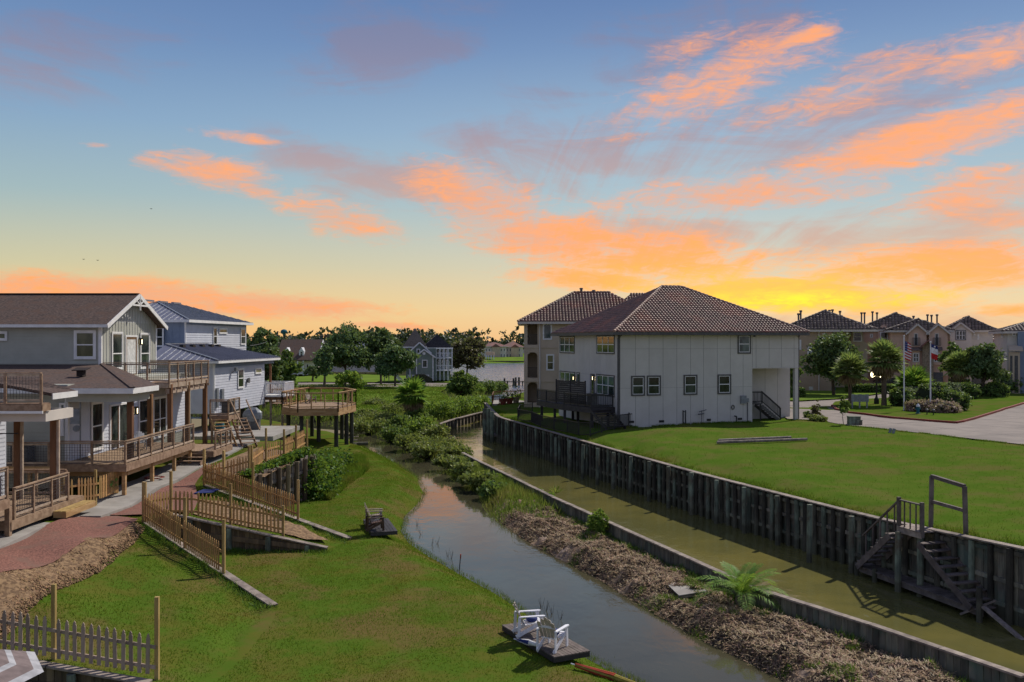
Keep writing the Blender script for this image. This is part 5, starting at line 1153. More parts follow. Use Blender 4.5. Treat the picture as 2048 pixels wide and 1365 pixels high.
ironfence('black metal fence with gate along the front wall of the tile roof house',[onlot(a,b) for a,b in ((1229.5,859),(1258,855),(1315,852),(1354,850.5),(1366,850),(1371,850))])
ironfence('short black metal fence running back from the left end towards the beige house',[onlot(1035.5,841.5),onlot(1040,832),onlot(1065,829)])
# ================================================================ beige three storey house behind
f2=Fr(1.3,97,10.0); b3=thing('beige_house','beige stucco three storey house with arched balconies and tile roof behind the canal bend','house',(1.3,97,2.6))
q=D(1048,800,97); f2=Fr(q.x,97,-1); LU2=15; LV2=11; z3=11.35
m=MB()
uA,uB=f2.u(1055),f2.u(1075); lv=[(765,806),(705,756),(648,690)]
# wall with balcony recesses, built from strips
def w2(u0,u1,z0,z1,v0=0,v1=.3): m.obox(f2.p(0,0),f2.U,f2.V,u0,u1,v0,v1,z0,z1)
zz=[(f2.z(1,0,b),f2.z(1,0,a)) for a,b in lv]
w2(0,uA,2,z3); w2(uB,LU2,2,z3); 
w2(uA,uB,2,zz[0][0]); w2(uA,uB,zz[0][1]+.0,zz[1][0]); w2(uA,uB,zz[1][1],zz[2][0]); w2(uA,uB,zz[2][1],z3)
m.obox(f2.p(0,0),f2.U,f2.V,uB,LU2,.301,LV2,2,z3-.002); m.obox(f2.p(0,0),f2.U,f2.V,0,uB,2.2,LV2,2,z3-.002); m.obox(f2.p(0,0),f2.U,f2.V,0,.3,.3,2.2,2,z3-.003)
m.build('wall',M['stucco'],b3)
for a,b in zz:
    m=MB(); m.obox(f2.p(0,0),f2.U,f2.V,uA,uB,.301,2.19,a-.25,a-.01); m.build('balcony_floor',M['stucco'],b3)
for i,(a,b) in enumerate(zz[:2]):
    # arch spandrels
    r=(uB-uA)/2; cx=(uA+uB)/2; m=MB()
    for k in range(8):
        t0=math.pi*k/8; t1=math.pi*(k+1)/8; x0,x1=cx-r*math.cos(t0),cx-r*math.cos(t1); h0,h1=math.sin(t0)*r*.75,math.sin(t1)*r*.75
        p=[f2.p(x0,.02,b-r*.75+h0),f2.p(x1,.02,b-r*.75+h1),f2.p(x1,.02,b+.001),f2.p(x0,.02,b+.001)]; m.prism(p,f2.V*.26)
    m.build('arch',M['stucco'],b3)
for i in (1,2):
    a=zz[i][0]; m=MB(); m.beam(f2.p(uA,.12,a+1.05),f2.p(uB,.12,a+1.05),.05,.05)
    for k in range(9): q=f2.p(uA+(uB-uA)*(k+.5)/9,.12,0); m.box(q.x-.012,q.x+.012,q.y-.012,q.y+.012,a,a+1.03)
    tag(m.build('balcony_rail',M['black'],b3),kind='stuff')
fwin(b3,f2,1085.5,1104,647,680,v=-.001,trim=.1,mid=0,gm=M['glass_b']); fwin(b3,f2,1092.5,1108.5,709,741.5,v=-.001,trim=.1,gm=M['glass_g'])
for zf in (f2.z(1,0,695),f2.z(1,0,763)): m=MB(); m.obox(f2.p(0,0),f2.U,-f2.V,-.05,LU2,.001,.06,zf-.08,zf+.05); m.build('string_course',M['stucco'],b3)
q=f2.p(f2.u(1079.5),-.08); m=MB(); m.cyl((q.x,q.y,2.4),(q.x,q.y,z3-.1),.07,.07,8); m.build('downspout',M['stucco_w'],b3)
fc3,ra,rb=hiproof(b3,f2,0,LU2,0,LV2,z3+.05,14.75,M['tile_u'],.65,.12,fas=M['stucco_w'])
for k in ('f','l'): tiles(b3,fc3[k],.33,.42,M['tile'],None)
for a,b in ((fc3['f'][0],ra),(ra,rb)): caps(b3,a,b,M['tile'])
q=D(1163,581,101); 
for px,py in ((1162.5,579),(1187.5,583)):
    q=D(px,py,102.5); m=MB(); m.cyl((q.x,q.y,q.z-1.0),(q.x,q.y,q.z),.14,.14,8); m.cyl((q.x,q.y,q.z),(q.x,q.y,q.z+.15),.22,.18,8); m.build('chimney_pipe',M['acgrey'],b3)
# rear wing
f2b=Fr(*f2.p(9,6).xy,-1); m=MB(); m.obox(f2b.p(0,0),f2b.U,f2b.V,0,11,0,11,2,z3-.01); m.build('rear_wing',M['stucco'],b3)
fc4,ra,rb=hiproof(b3,f2b,0,11,0,11,z3+.1,14.9,M['tile_u'],.6,.12,inset=4.0,name='rear_roof'); tiles(b3,fc4['f'],.33,.42,M['tile'],None); tiles(b3,fc4['r'],.33,.42,M['tile'],None)
# waterside terrace with railing and pots
tw=thing('waterside_terrace','paved waterside terrace with wooden post railing left of the beige house','terrace',G(1010,812,1.8))
a,b=G(984,813,2.2),G(1050,807,2.2); a.z=b.z=2.2
m=MB(); m.prism([(a.x,a.y,2.2),(b.x+3,b.y,2.2),(b.x+3,b.y+9,2.2),(a.x,a.y+9,2.2)],(0,0,.1)); m.build('paving',M['concrete'],tw)
railing(tw,[(a.x,a.y+.1,2.3),(a.x,a.y+8.8,2.3),(b.x+2.8,b.y+8.8,2.3)],1.05,2.2,M['darkpost'],False,.1,drop=.1); railing(tw,[(a.x,a.y+.1,2.3),(a.x+.8,a.y+.1,2.3)],1.0,1,M['darkpost'],False)
for k in range(3):
    q=G(1006+k*13,812-k*1.5,2.3); p=thing('plant_pot',['terracotta pot with a small shrub nearest the terrace corner','pot with drooping plant in the middle of the waterside terrace','pot with spiky plant beside the beige house wall'][k],'potted plant',(q.x,q.y+1.5,2.3)); m=MB(); m.lathe((q.x,q.y+1.5,2.31),[(.28,0),(.4,.5),(.45,.7),(.4,.7)],12); m.build('pot',M['kerb'] if k<2 else M['stone'],p)
    ang=RNG.normal(size=(60,3))*.32; cc=np.array([q.x,q.y+1.5,3.2+.15*k])+ang; V=[];F_=[]
    for c in cc:
        i=len(V); d=RNG.normal(size=3)*.16; e=RNG.normal(size=3)*.08; V+= [c,c+e,c+d,c-e]; F_.append((i,i+1,i+2,i+3))
    fast('foliage',V,F_,M['leaf_mid'],p)
# ================================================================ townhouses on the right
def town(name,label,fr,LU,LV,zb,ze,zr_,wm,rm,cat='townhouse',inset=None,tl=(.42,.5),lr=None):
    t=thing(name,label,cat,fr.p(0,0,zb),'townhouses beyond the entrance road'); m=MB(); m.obox(fr.p(0,0),fr.U,fr.V,0,LU,0,LV,zb-1,ze); m.build('wall',wm,t)
    fc,a,b=hiproof(t,fr,0,lr or LU,0,LV,ze+.05,zr_,M['tile_u'],.6,.15,inset=inset,fas=M['stucco_w'])
    for k in ('f','l','r'): 
        tiles(t,fc[k],tl[0],tl[1],rm,None)
    for p,q in ((fc['f'][0],a),(a,b),(fc['f'][1],b)): caps(t,p,q,rm,.5,.18)
    return t,fc,a,b
def pipes(t,l,Y):
    for px,py in l:
        q=D(px,py,Y); m=MB(); m.cyl((q.x,q.y,q.z-2.0),(q.x,q.y,q.z-.25),.12,.12,8); m.cyl((q.x,q.y,q.z-.25),(q.x,q.y,q.z),.2,.2,8); m.build('vent_pipe',M['acgrey'],t)
def gable(t,fr,u0,u1,dep,zb,ze,za,wm,rm,v=-.0,nm='gable_wing'):
    m=MB(); m.obox(fr.p(0,0),fr.U,fr.V,u0,u1,v-dep,v+.5,zb,ze); um=(u0+u1)/2
    m.prism([fr.p(u0,v-dep,ze),fr.p(u1,v-dep,ze),fr.p(um,v-dep,za)],fr.V*(dep+3)); o=m.build(nm,wm,t)
    s=(za-ze)/(um-u0); ov=.35
    for sgn,ua in ((-1,u0),(1,u1)):
        e=ua+sgn*ov; m=MB(); m.prism([fr.p(e,v-dep-.35,ze-s*ov+.02),fr.p(um,v-dep-.35,za+.02),fr.p(um,v+4,za+.02),fr.p(e,v+4,ze-s*ov+.02)],Z*.16); m.build('gable_roof',rm,t)
        m=MB(); m.beam(fr.p(e,v-dep-.38,ze-s*ov-.03),fr.p(um,v-dep-.38,za-.03),.06,.2); m.build('rake_board',M['stucco_w'],t)
q=D(1567,760,118); fa_=Fr(q.x,118,-14); t,fc,a,b=town('townhouse','tan townhouse with grey tile roof directly behind the large tile roof house',fa_,fa_.u(1664),12,3.0,fa_.z(3,0,661),fa_.z(6,6,624),M['stucco_b'],M['tile_g'],inset=3.3,lr=fa_.u(1745))
pipes(t,[(1601.5,621),(1597,627)],124); fwin(t,fa_,1615,1624,694,715,v=-.002,gm=M['glass_b']); fwin(t,fa_,1645,1653,667,678,v=-.002,mid=0); fwin(t,fa_,1599,1602.5,680,700,v=-.002,gm=M['glass_b'])
q=fa_.p(fa_.u(1637.5),-.1); m=MB(); m.cyl((q.x,q.y,3),(q.x,q.y,11),.07,.07,8); m.build('downspout',M['stucco_w'],t)
q=D(1665,762,124); fB=Fr(q.x,124,-17); t,fc,a,b=town('townhouse','tan townhouse with curved parapet dormers behind the two fan palms',fB,fB.u(1724),12,3.0,fB.z(3,0,660),fB.z(2,6,648),M['stucco'],M['tile_g'],inset=1.9)
pipes(t,[(1659,620),(1665,619),(1680,622),(1641,624)],131)
for px in (1716,):
    pass
def parapet(t,fr,px0,px1,pyt,pyb,v=-.5,wm=None):
    u0,u1=fr.u(px0,v),fr.u(px1,v); z0,z1=fr.z(u0,v,pyb),fr.z(u0,v,pyt); um=(u0+u1)/2; m=MB(); w=u1-u0; pr=[]
    for k in range(9): a=math.pi*k/8; pr.append((um-math.cos(a)*w*.30,z1-.55*(z1-z0)*.4+math.sin(a)*.4*(z1-z0)*.5))
    pr=[(u0,z0),(u0,z0+(z1-z0)*.62)]+[(um-w*.32,z0+(z1-z0)*.68)]+pr+[(um+w*.32,z0+(z1-z0)*.68),(u1,z0+(z1-z0)*.62),(u1,z0)]
    m.prism([fr.p(x,v,z) for x,z in pr],fr.V*.4); m.build('curved_parapet',wm or M['stucco'],t)
parapet(t,fB,1695,1735,646,760); fwin(t,fB,1706,1724,664,684,v=-.505)
q=D(1722,762,130); fC=Fr(q.x,130,-19); t,fc,a,b=town('townhouse','peach townhouse with arched dormer window left of the pink gables',fC,fC.u(1784),12,3.0,fC.z(3,0,660),fC.z(5,6,629),M['stucco_p'],M['tile_g'],inset=2.6,lr=fC.u(1868))
parapet(t,fC,1748,1786,648,762,wm=M['stucco_p']); fwin(t,fC,1760,1776,664,690,v=-.505); fwin(t,fC,1740,1746,668,676,v=-.002,mid=0); pipes(t,[(1723,625),(1729,625),(1745,623),(1754,625)],138)
q=D(1781,760,122); fD=Fr(q.x,122,-20); t,fc,a,b=town('townhouse','pink townhouse with two gables, juliet balconies and stone entry bay',fD,fD.u(1896),13,3.0,fD.z(3,0,662),fD.z(4,6,641),M['stucco_p'],M['tile_g'],inset=1.8)
for x0,x1 in ((1817,1853),(1858,1895)):
    u0,u1=fD.u(x0,-1),fD.u(x1,-1); gable(t,fD,u0,u1,1.0,4.9,fD.z(u0,-1,664),fD.z(u0,-1,649),M['stucco_p'],M['tile_g'])
    um=(x0+x1)/2-3; fwin(t,fD,um-4,um+4,667,692,v=-1.002,mid=0,cols=2,tm=M['stucco_w'],sm=M['acgrey'],nm='balcony_door')
    a,b=fD.u(um-8,-1.3),fD.u(um+8,-1.3); z0=fD.z(a,-1.3,691); m=MB()
    m.beam(fD.p(a,-1.4,z0+.95),fD.p(b,-1.4,z0+.95),.05,.05); m.beam(fD.p(a,-1.4,z0),fD.p(b,-1.4,z0),.06,.06)
    for k in range(10): qq=fD.p(a+(b-a)*k/9,-1.4); m.box(qq.x-.015,qq.x+.015,qq.y-.015,qq.y+.015,z0,z0+.93)
    tag(m.build('juliet_balcony',M['black'],t),kind='stuff')
    fwin(t,fD,um-6.5,um+6.5,706,725,v=-1.35,cols=2,tm=M['stucco_w']); m=MB(); m.obox(fD.p(0,0),fD.U,fD.V,a,b,-1.34,-.99,fD.z(a,-1,730),fD.z(a,-1,701)); m.build('bay',M['stucco_p'],t)
    m=MB(); m.prism([fD.p(a-.2,-1.7,fD.z(a,-1,702)),fD.p(b+.2,-1.7,fD.z(a,-1,702)),fD.p(b+.2,-1.0,fD.z(a,-1,696)),fD.p(a-.2,-1.0,fD.z(a,-1,696))],Z*.1); m.build('bay_roof',M['tile_g'],t)
    m=MB(); m.obox(fD.p(0,0),fD.U,fD.V,a-.3,b+.3,-1.001,-.9,3,fD.z(a,-1,745)); m.build('garage_door',M['acgrey'],t)
u0,u1=fD.u(1845,-1.6),fD.u(1867,-1.6); m=MB(); m.obox(fD.p(0,0),fD.U,fD.V,u0,u1,-1.6,-.5,3,fD.z(u0,-1.6,694)); um=(u0+u1)/2; m.prism([fD.p(u0,-1.6,fD.z(u0,-1.6,694)),fD.p(u1,-1.6,fD.z(u0,-1.6,694)),fD.p(um,-1.6,fD.z(u0,-1.6,683))],fD.V*1.2); m.build('stone_bay',M['stone'],t)
for e in (u0-.3,u1+.3):
    m=MB(); m.beam(fD.p(e,-1.8,fD.z(u0,-1.6,696)),fD.p(um,-1.8,fD.z(u0,-1.6,681.5)),1.0,.12,up=Z); m.build('entry_roof',M['kerb'] if False else M['tile'],t)
q=D(1893,760,132); fE=Fr(q.x,132,-22); t,fc,a,b=town('townhouse','cream townhouse with large arched gable window behind the single fan palm',fE,fE.u(1986),13,3.0,fE.z(3,0,662),fE.z(4,6,636),M['stucco_w'],M['tile_g'],inset=2.0)
u0,u1=fE.u(1900,-1),fE.u(1943,-1); gable(t,fE,u0,u1,1,3,fE.z(u0,-1,662),fE.z(u0,-1,646),M['stucco_w'],M['tile_g']); fwin(t,fE,1911,1932,661,681,v=-1.002,cols=3,tm=M['darktrim']); fwin(t,fE,1941,1943.5,667,672,v=-.002,mid=0); fwin(t,fE,1955,1958.5,668,680,v=-.002,mid=0); fwin(t,fE,1947,1950.5,668,672,v=-.002,mid=0)
pipes(t,[(1827,632),(1855,629),(1863,630),(1874,629)],136)
m=MB(); m.obox(fE.p(0,0),fE.U,fE.V,fE.u(1945,-.5),fE.u(1970,-.5),-.5,-.01,3,fE.z(8,0,742)); m.build('garage_door',M['acgrey'],t)
q=D(2015,762,112); fF=Fr(q.x,112,-20); t,fc,a,b=town('townhouse','grey and cream townhouse cut by the right edge with arched entry',fF,12,11,3.0,fF.z(3,0,664),fF.z(6,5,640),M['stucco_w'],M['tile_g'],inset=4.4)
m=MB(); m.obox(fF.p(0,0),fF.U,fF.V,fF.u(2036,-.8),11.9,-.8,-.01,3,fF.z(5,0,664)); m.build('blue_grey_bay',M['blue_panel'],t)
fwin(t,fF,2024,2032,664,673,v=-.002,mid=0); fwin(t,fF,2007,2003,664,676,face='s',mid=0); fwin(t,fF,2010,2004,700,722,face='s')
m=MB(); m.obox(fF.p(0,0),fF.U,fF.V,fF.u(2018,-1.2),fF.u(2040,-1.2),-1.2,-.81,3,fF.z(5,0,705)); m.prism([fF.p(fF.u(2014),-1.6,fF.z(5,0,703)),fF.p(fF.u(2042),-1.6,fF.z(5,0,703)),fF.p(fF.u(2042),-.6,fF.z(5,0,693)),fF.p(fF.u(2014),-.6,fF.z(5,0,693))],Z*.12); m.build('entry_porch',M['stucco'],t)
for x0,x1 in ((2020,2025),(2029,2036)): m=MB(); m.obox(fF.p(0,0),fF.U,-fF.V,fF.u(x0,-1.2),fF.u(x1,-1.2),1.201,1.22,3.2,fF.z(5,0,712)); m.build('entry_door',M['darktrim'],t)
# red roofed house far between
q=D(1962,740,190); fG=Fr(q.x,190,0); t,fc,a,b=town('townhouse','distant cream house with red roof seen between the townhouses on the right',fG,10,10,3.0,fG.z(3,0,685),fG.z(5,5,668),M['stucco_w'],M['tile'],tl=(.8,.9))
fwin(t,fG,1985,1990,690,700,v=-.002)
# ================================================================ vegetation
def leaves(C_,size,elong=1.6,up=0.0):
    """one small four cornered leaf per centre"""
    n=len(C_); d=RNG.normal(size=(n,3)); d[:,2]+=up; d/=np.linalg.norm(d,axis=1)[:,None]; e=np.cross(d,RNG.normal(size=(n,3))); e/=np.linalg.norm(e,axis=1)[:,None]+1e-9
    s=size*RNG.uniform(.6,1.35,(n,1)); a=d*s*elong*.5; b=e*s*.5
    V=np.stack([C_-a,C_+b,C_+a,C_-b],1).reshape(-1,3); F_=np.arange(4*n).reshape(n,4); return V,F_
def clumped(lobes,nclump,nleaf,spread,shell=.75):
    L=np.array(lobes,float); vol=L[:,3]*L[:,4]; p=vol/vol.sum(); k=RNG.choice(len(L),nclump,p=p)
    d=RNG.normal(size=(nclump,3)); d/=np.linalg.norm(d,axis=1)[:,None]; r=shell+(1-shell)*RNG.random((nclump,1))*1.15
    inner=RNG.random((nclump,1))<.25; r=np.where(inner,RNG.uniform(.3,.8,(nclump,1)),r)
    c=L[k,:3]+d*r*L[k][:,[3,3,4]]; q=np.repeat(c,nleaf,0); sp_=spread*RNG.uniform(.5,1.3,(nclump,1)); q=q+RNG.normal(size=q.shape)*np.repeat(sp_,nleaf,0)*np.array([1,1,.65]); return q
def tree(label,base,h,wd,mt,trunk_h=None,leaf=.3,ncl=150,nl=26,group=None,seed=1,lob=7,tm=None,spread=None,cat='tree',name='tree',tr=.22,flat=.8):
    rr=random.Random(seed); b=Vector(base); t=thing(name,label,cat,b,group); th=trunk_h if trunk_h is not None else h*.28
    ch=h-th*.75; lobes=[]; R_=wd/2
    lobes.append((b.x,b.y,b.z+h-ch*.42,R_*.62,ch*.42))
    for i in range(lob):
        a=2*math.pi*(i+rr.random()*.6)/lob; q=rr.uniform(.45,.68)*R_; zz=b.z+th*.75+ch*rr.uniform(.22,.72); r=R_*rr.uniform(.30,.46)
        lobes.append((b.x+math.cos(a)*q,b.y+math.sin(a)*q,zz,r,r*flat))
    m=MB(); top=Vector((b.x+rr.uniform(-.2,.2),b.y,b.z+th+ch*.35)); mid=lerp(b,top,.5)+Vector((rr.uniform(-.2,.2),0,0)); m.cyl(b-Z*.3,mid,tr,tr*.75,8); m.cyl(mid,top,tr*.75,tr*.4,8)
    m.build('trunk',tm or M['trunk'],t)
    for i,l in enumerate(lobes[1:]):
        s=lerp(b,top,rr.uniform(.45,.8)); m=MB(); e=Vector(l[:3]); k=lerp(s,e,.5)-Z*.1; m.cyl(s,k,tr*.38,tr*.26,6); m.cyl(k,e,tr*.26,tr*.1,6); m.build('limb',tm or M['trunk'],t)
    V,F_=leaves(clumped(lobes,ncl,nl,spread or R_*.10),leaf); fast('crown',V,F_,mt,t); return t
def shrub(label,base,w_,h,mt,leaf=.16,ncl=60,nl=22,group=None,name='shrub',dense=False,cat='shrub',d=None):
    b=Vector(base); t=thing(name,label,cat,b,group); d=d or w_
    lobes=[(b.x,b.y,b.z+h*.5,min(w_,d)/2*.95,h*.5)]
    if dense: lobes=[(b.x,b.y,b.z+h*.42,w_/2,h*.56)]
    else:
        for k in range(4): a=k*1.57+random.random(); lobes.append((b.x+math.cos(a)*w_*.28,b.y+math.sin(a)*d*.28,b.z+h*random.uniform(.3,.62),w_*.26,h*.33))
    q=clumped(lobes,ncl,nl,.07*w_ if not dense else .05*w_,.85 if dense else .7); q=q[q[:,2]>b.z-.05]
    V,F_=leaves(q,leaf); fast('foliage',V,F_,mt,t)
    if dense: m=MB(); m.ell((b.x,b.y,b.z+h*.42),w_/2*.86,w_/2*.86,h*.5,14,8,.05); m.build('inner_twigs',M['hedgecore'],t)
    else:
        m=MB()
        for k in range(6): a=random.random()*6.28; m.cyl(b-Z*.1,b+Vector((math.cos(a)*w_*.25,math.sin(a)*w_*.25,h*.6)),.03,.012,5)
        m.build('stems',M['trunk'],t)
    return t
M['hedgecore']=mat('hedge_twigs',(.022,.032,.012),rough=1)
def fanpalm(label,base,h,R_,group='fan palms',mt=None,nf=46,skirt=True,tr=.22,name='fan_palm',bwid=.085):
    b=Vector(base); t=thing(name,label,'palm tree',b,group); hub=b+Z*h; m=MB(); prof=[(tr*1.25,-.3),(tr*1.05,h*.15)]+[(tr*(1+.08*math.sin(k*2.1)),h*(.2+.08*k)) for k in range(10)]+[(tr*1.5,h)]
    if h>.6: m.lathe(b,prof,10); m.build('trunk',M['palmtrunk'],t)
    def fans(n,el0,el1,mt_,nm,droop,rs=1.0):
        V=[];F_=[]
        for k in range(n):
            az=k*2.39996+random.uniform(-.2,.2); el=R(random.uniform(el0,el1)); pd=Vector((math.cos(az)*math.cos(el),math.sin(az)*math.cos(el),math.sin(el))); pl=R_*.42*random.uniform(.85,1.1)*rs
            c=hub+pd*pl; side=pd.cross(Z).normalized(); i=len(V); w=side*.02; V+=[hub-w,hub+w,c+w,c-w]; F_.append((i,i+1,i+2,i+3))
            nrm=side.cross(pd).normalized(); fr_=R_*.60*random.uniform(.85,1.12)*rs
            for j in range(13):
                a=R(-100+200*j/12); d=(pd*math.cos(a)+side*math.sin(a)).normalized(); d2=(d-Z*droop*random.uniform(.6,1.4)).normalized(); ln=fr_*(1-.25*abs(a)/2); wv=d.cross(nrm)*bwid*R_*.55
                p1=c+d*ln*.55; p2=p1+d2*ln*.45; i=len(V); V+=[c,p1+wv,p2,p1-wv]; F_.append((i,i+1,i+2,i+3))
        fast(nm,V,F_,mt_,t)
    fans(nf,-28,85,mt or M['palmleaf'],'fronds',.35); 
    if skirt: fans(nf//3,-75,-30,M['palmdead'],'dead_fronds',.8,.85)
    return t
def featherpalm(label,base,R_):
    b=Vector(base); t=thing('feather_palm',label,'palm tree',b); m=MB(); m.lathe(b,[(.22,-.2),(.26,.1),(.16,.45)],10); m.build('trunk',M['palmtrunk'],t)
    for k in range(19):
        az=k*2.39996; el=R(86-48*(k/18)**.9+random.uniform(-6,6)); V=[];F_=[]; p=b+Z*.35; L=R_*random.uniform(.9,1.15)*(.75+.25*k/18); n=22; e=el; pts=[p.copy()]
        for j in range(n):
            d=Vector((math.cos(az)*math.cos(e),math.sin(az)*math.cos(e),math.sin(e))); p=p+d*L/n; pts.append(p.copy()); e-=R(2.7+1.6*k/18)
        for j in range(n):
            a,c=pts[j],pts[j+1]; d=(c-a).normalized(); s=d.cross(Z).normalized(); i=len(V); w=s*.014; V+=[a-w,a+w,c+w,c-w]; F_.append((i,i+1,i+2,i+3))
            if j<3: continue
            for sg in (-1,1):
                for q in range(2):
                    a2=lerp(a,c,q*.5); ll=.40*math.sin(math.pi*min(1,(j+3)/(n+3)))**.6+.05; ld=(s*sg+d*.75+Vector((0,0,.28))+Vector((random.uniform(-.12,.12),)*3)).normalized(); tip=a2+ld*ll-Z*ll*.22; md=a2+ld*ll*.5; wv=d*.018; i=len(V); V+=[a2,md+wv,tip,md-wv]; F_.append((i,i+1,i+2,i+3))
        fast('frond',V,F_,M['palmleaf_b'],t)
    return t
# ---- trees on the left and far side
def at(px,py,z): return G(px,py,z)
TG='large dark trees behind the far lawn'
def ptree(label,px,pyb,pyt,pw,mt,z=1.7,Y=None,**k):
    if Y is None: b=G(px,pyb,z); Y=b.y
    b=Vector(((px-1024)/F*Y,Y,z)); h=H+(HY-pyt)/F*Y-z; return tree(label,b,h,pw/F*Y,mt,**k)
ptree('dark leafy tree rising right behind the metal roofed house',528,770,654,82,M['leaf_dark'],Y=118,z=1.2,seed=3,leaf=.3,ncl=260,nl=34,lob=9)
ptree('lighter green tree beside the white porch in front of the brown roof house',572,768,700,58,M['leaf_mid'],Y=125,z=1.2,seed=5,leaf=.28,ncl=150,nl=30,trunk_h=1.0)
ptree('widest of the dark oaks, left of the pair behind the far lawn',690,764,653,108,M['leaf_blue'],Y=168,seed=8,leaf=.34,ncl=330,nl=34,lob=10,group=TG)
ptree('small tree between the utility pole and the wide dark oak',648,764,693,46,M['leaf_blue'],Y=160,seed=11,leaf=.3,ncl=110,nl=30,group=TG,trunk_h=1.2)
ptree('tall dark tree with a ragged top just left of the grey green house',762,764,655,78,M['leaf_dark'],Y=172,seed=13,leaf=.36,ncl=220,nl=34,lob=8,group=TG)
ptree('rounded dark tree touching the left wall of the grey green house',790,765,690,84,M['leaf_blue'],Y=164,seed=14,leaf=.32,ncl=240,nl=34,lob=9,group=TG,trunk_h=1.5)
ptree('tree with rusty tinged crown at the lakeside right of the grey green house',933,757,672,78,M['leaf_brown'],Y=200,seed=17,leaf=.36,ncl=230,nl=34,lob=8,trunk_h=1.5)
ptree('small light green tree behind the octagonal deck',700,790,742,62,M['leaf_light'],Y=118,z=1.0,seed=21,leaf=.24,ncl=90,nl=26,trunk_h=1.6,tr=.12)
ptree('dark round bush in front of the brown roof house',625,757,733,30,M['leaf_dark'],Y=185,seed=22,leaf=.28,ncl=60,nl=26,trunk_h=.4)
ptree('rounded bright green tree at the water edge right of the squat palm',924,800,740,62,M['leaf_mid'],Y=128,z=.6,seed=23,leaf=.24,ncl=170,nl=32,trunk_h=.6,lob=8)
ptree('big dark tree behind the first fan palms on the right',1668,770,665,118,M['leaf_dark'],Y=108,z=3,seed=31,leaf=.24,ncl=380,nl=36,lob=11,trunk_h=1.6)
ptree('dark tree right of the single fan palm in front of the cream townhouse',1968,765,686,84,M['leaf_dark'],Y=105,z=3,seed=33,leaf=.24,ncl=300,nl=34,lob=9,trunk_h=1.8)
ptree('young tree peeking out from behind the far end of the tile roof house',1588,770,722,34,M['leaf_mid'],Y=104,z=3,seed=34,leaf=.2,ncl=70,nl=26,trunk_h=1.0)
ptree('slim tree top showing between the townhouses and the right dark tree',1905,765,685,52,M['leaf_mid'],Y=112,z=3,seed=35,leaf=.24,ncl=110,nl=28)
# distant tree line on the horizon
lob=[]
for k in range(170):
    Y=random.uniform(430,760); px=random.uniform(-80,2130); hh=random.uniform(5,11)*(1+.0008*Y*.6); lob.append(((px-1024)/F*Y,Y,2+hh*.5,random.uniform(9,24),hh*.62))
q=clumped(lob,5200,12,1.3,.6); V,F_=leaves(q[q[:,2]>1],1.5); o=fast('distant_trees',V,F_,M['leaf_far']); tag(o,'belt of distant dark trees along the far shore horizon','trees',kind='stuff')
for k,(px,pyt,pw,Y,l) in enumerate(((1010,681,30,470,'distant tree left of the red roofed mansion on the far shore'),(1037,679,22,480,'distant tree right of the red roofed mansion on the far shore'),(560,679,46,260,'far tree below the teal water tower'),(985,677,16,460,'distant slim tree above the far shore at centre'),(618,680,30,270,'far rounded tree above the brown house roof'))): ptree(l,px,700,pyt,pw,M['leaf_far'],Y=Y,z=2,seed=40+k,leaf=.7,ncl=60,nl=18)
# ---- palms
fanpalm('squat fan palm with brown skirt in the marsh beside the far seawall',(G(825,848,.5).x,G(825,848,.5).y,.5),3.0,2.3,nf=50,tr=.3,mt=M['palmleaf_b'])
def ppalm(label,px,pyb,pyc,R_,Y=None,**k):
    b=G(px,pyb,3.13); h=H+(HY-pyc)/F*b.y-3.13; return fanpalm(label,(b.x,b.y,3.1),h,R_,**k)
ppalm('round headed fan palm leftmost on the grass island',1700,810,742,2.0,nf=70,tr=.17,skirt=True)
ppalm('tallest fan palm with hanging skirt beside the twin globe lamp',1768,812,722,2.25,nf=72,tr=.24)
ppalm('slim fan palm on the right part of the grass island',1920,792,734,2.1,nf=66,tr=.16)
ppalm('short bright fan palm behind the first flag pole',1826,798,775,2.6,nf=44,mt=M['palmleaf_b'],skirt=False,tr=.3)
fp_=G(1482,1210,.45); featherpalm('bright feather palm leaning over the low seawall of the mud spit',(fp_.x,fp_.y,zspit(fp_.x,fp_.y)),1.95)
# ---- hedges and shrubs on the island
HG='clipped shrubs on the grass island'
for k,(px,pyb,w_,h,mt,l) in enumerate(((1800,812,40,40,'hedge','dense shrub at the foot of the first flag pole, left side'),(1865,818,74,58,'hedge','largest round shrub between the two flag poles'),(1905,820,60,42,'hedge','low round shrub right of the second flag pole'),
  (1845,822,60,24,'flower','pale blossoming shrub row in front, left half'),(1885,824,62,24,'flower','pale blossoming shrub row in front, right half'),(1900,797,60,34,'hedge_grey','silvery shrub behind the second flag pole'),(1935,797,44,34,'hedge','bright clipped shrub just right of the slim palm'),
  (1958,792,34,26,'hedge','small clipped ball shrub in the middle of the row'),(1990,793,48,30,'hedge','wide clipped shrub right of the middle ball'),(2005,786,40,36,'hedge_grey','silvery ball shrub second from the right end'),(2022,786,44,40,'hedge','largest ball shrub at the right end of the row'),
  (1860,800,50,26,'flower','blossoming grey shrub at the back of the bed'),(1820,808,46,34,'hedge_grey','silvery shrub just behind the first flag pole'))):
    b=G(px,pyb,3.15); shrub(l,(b.x,b.y,3.1),w_/F*b.y,h/F*b.y*.95,M[mt],leaf=.15,ncl=150,nl=24,group=HG,dense=True)
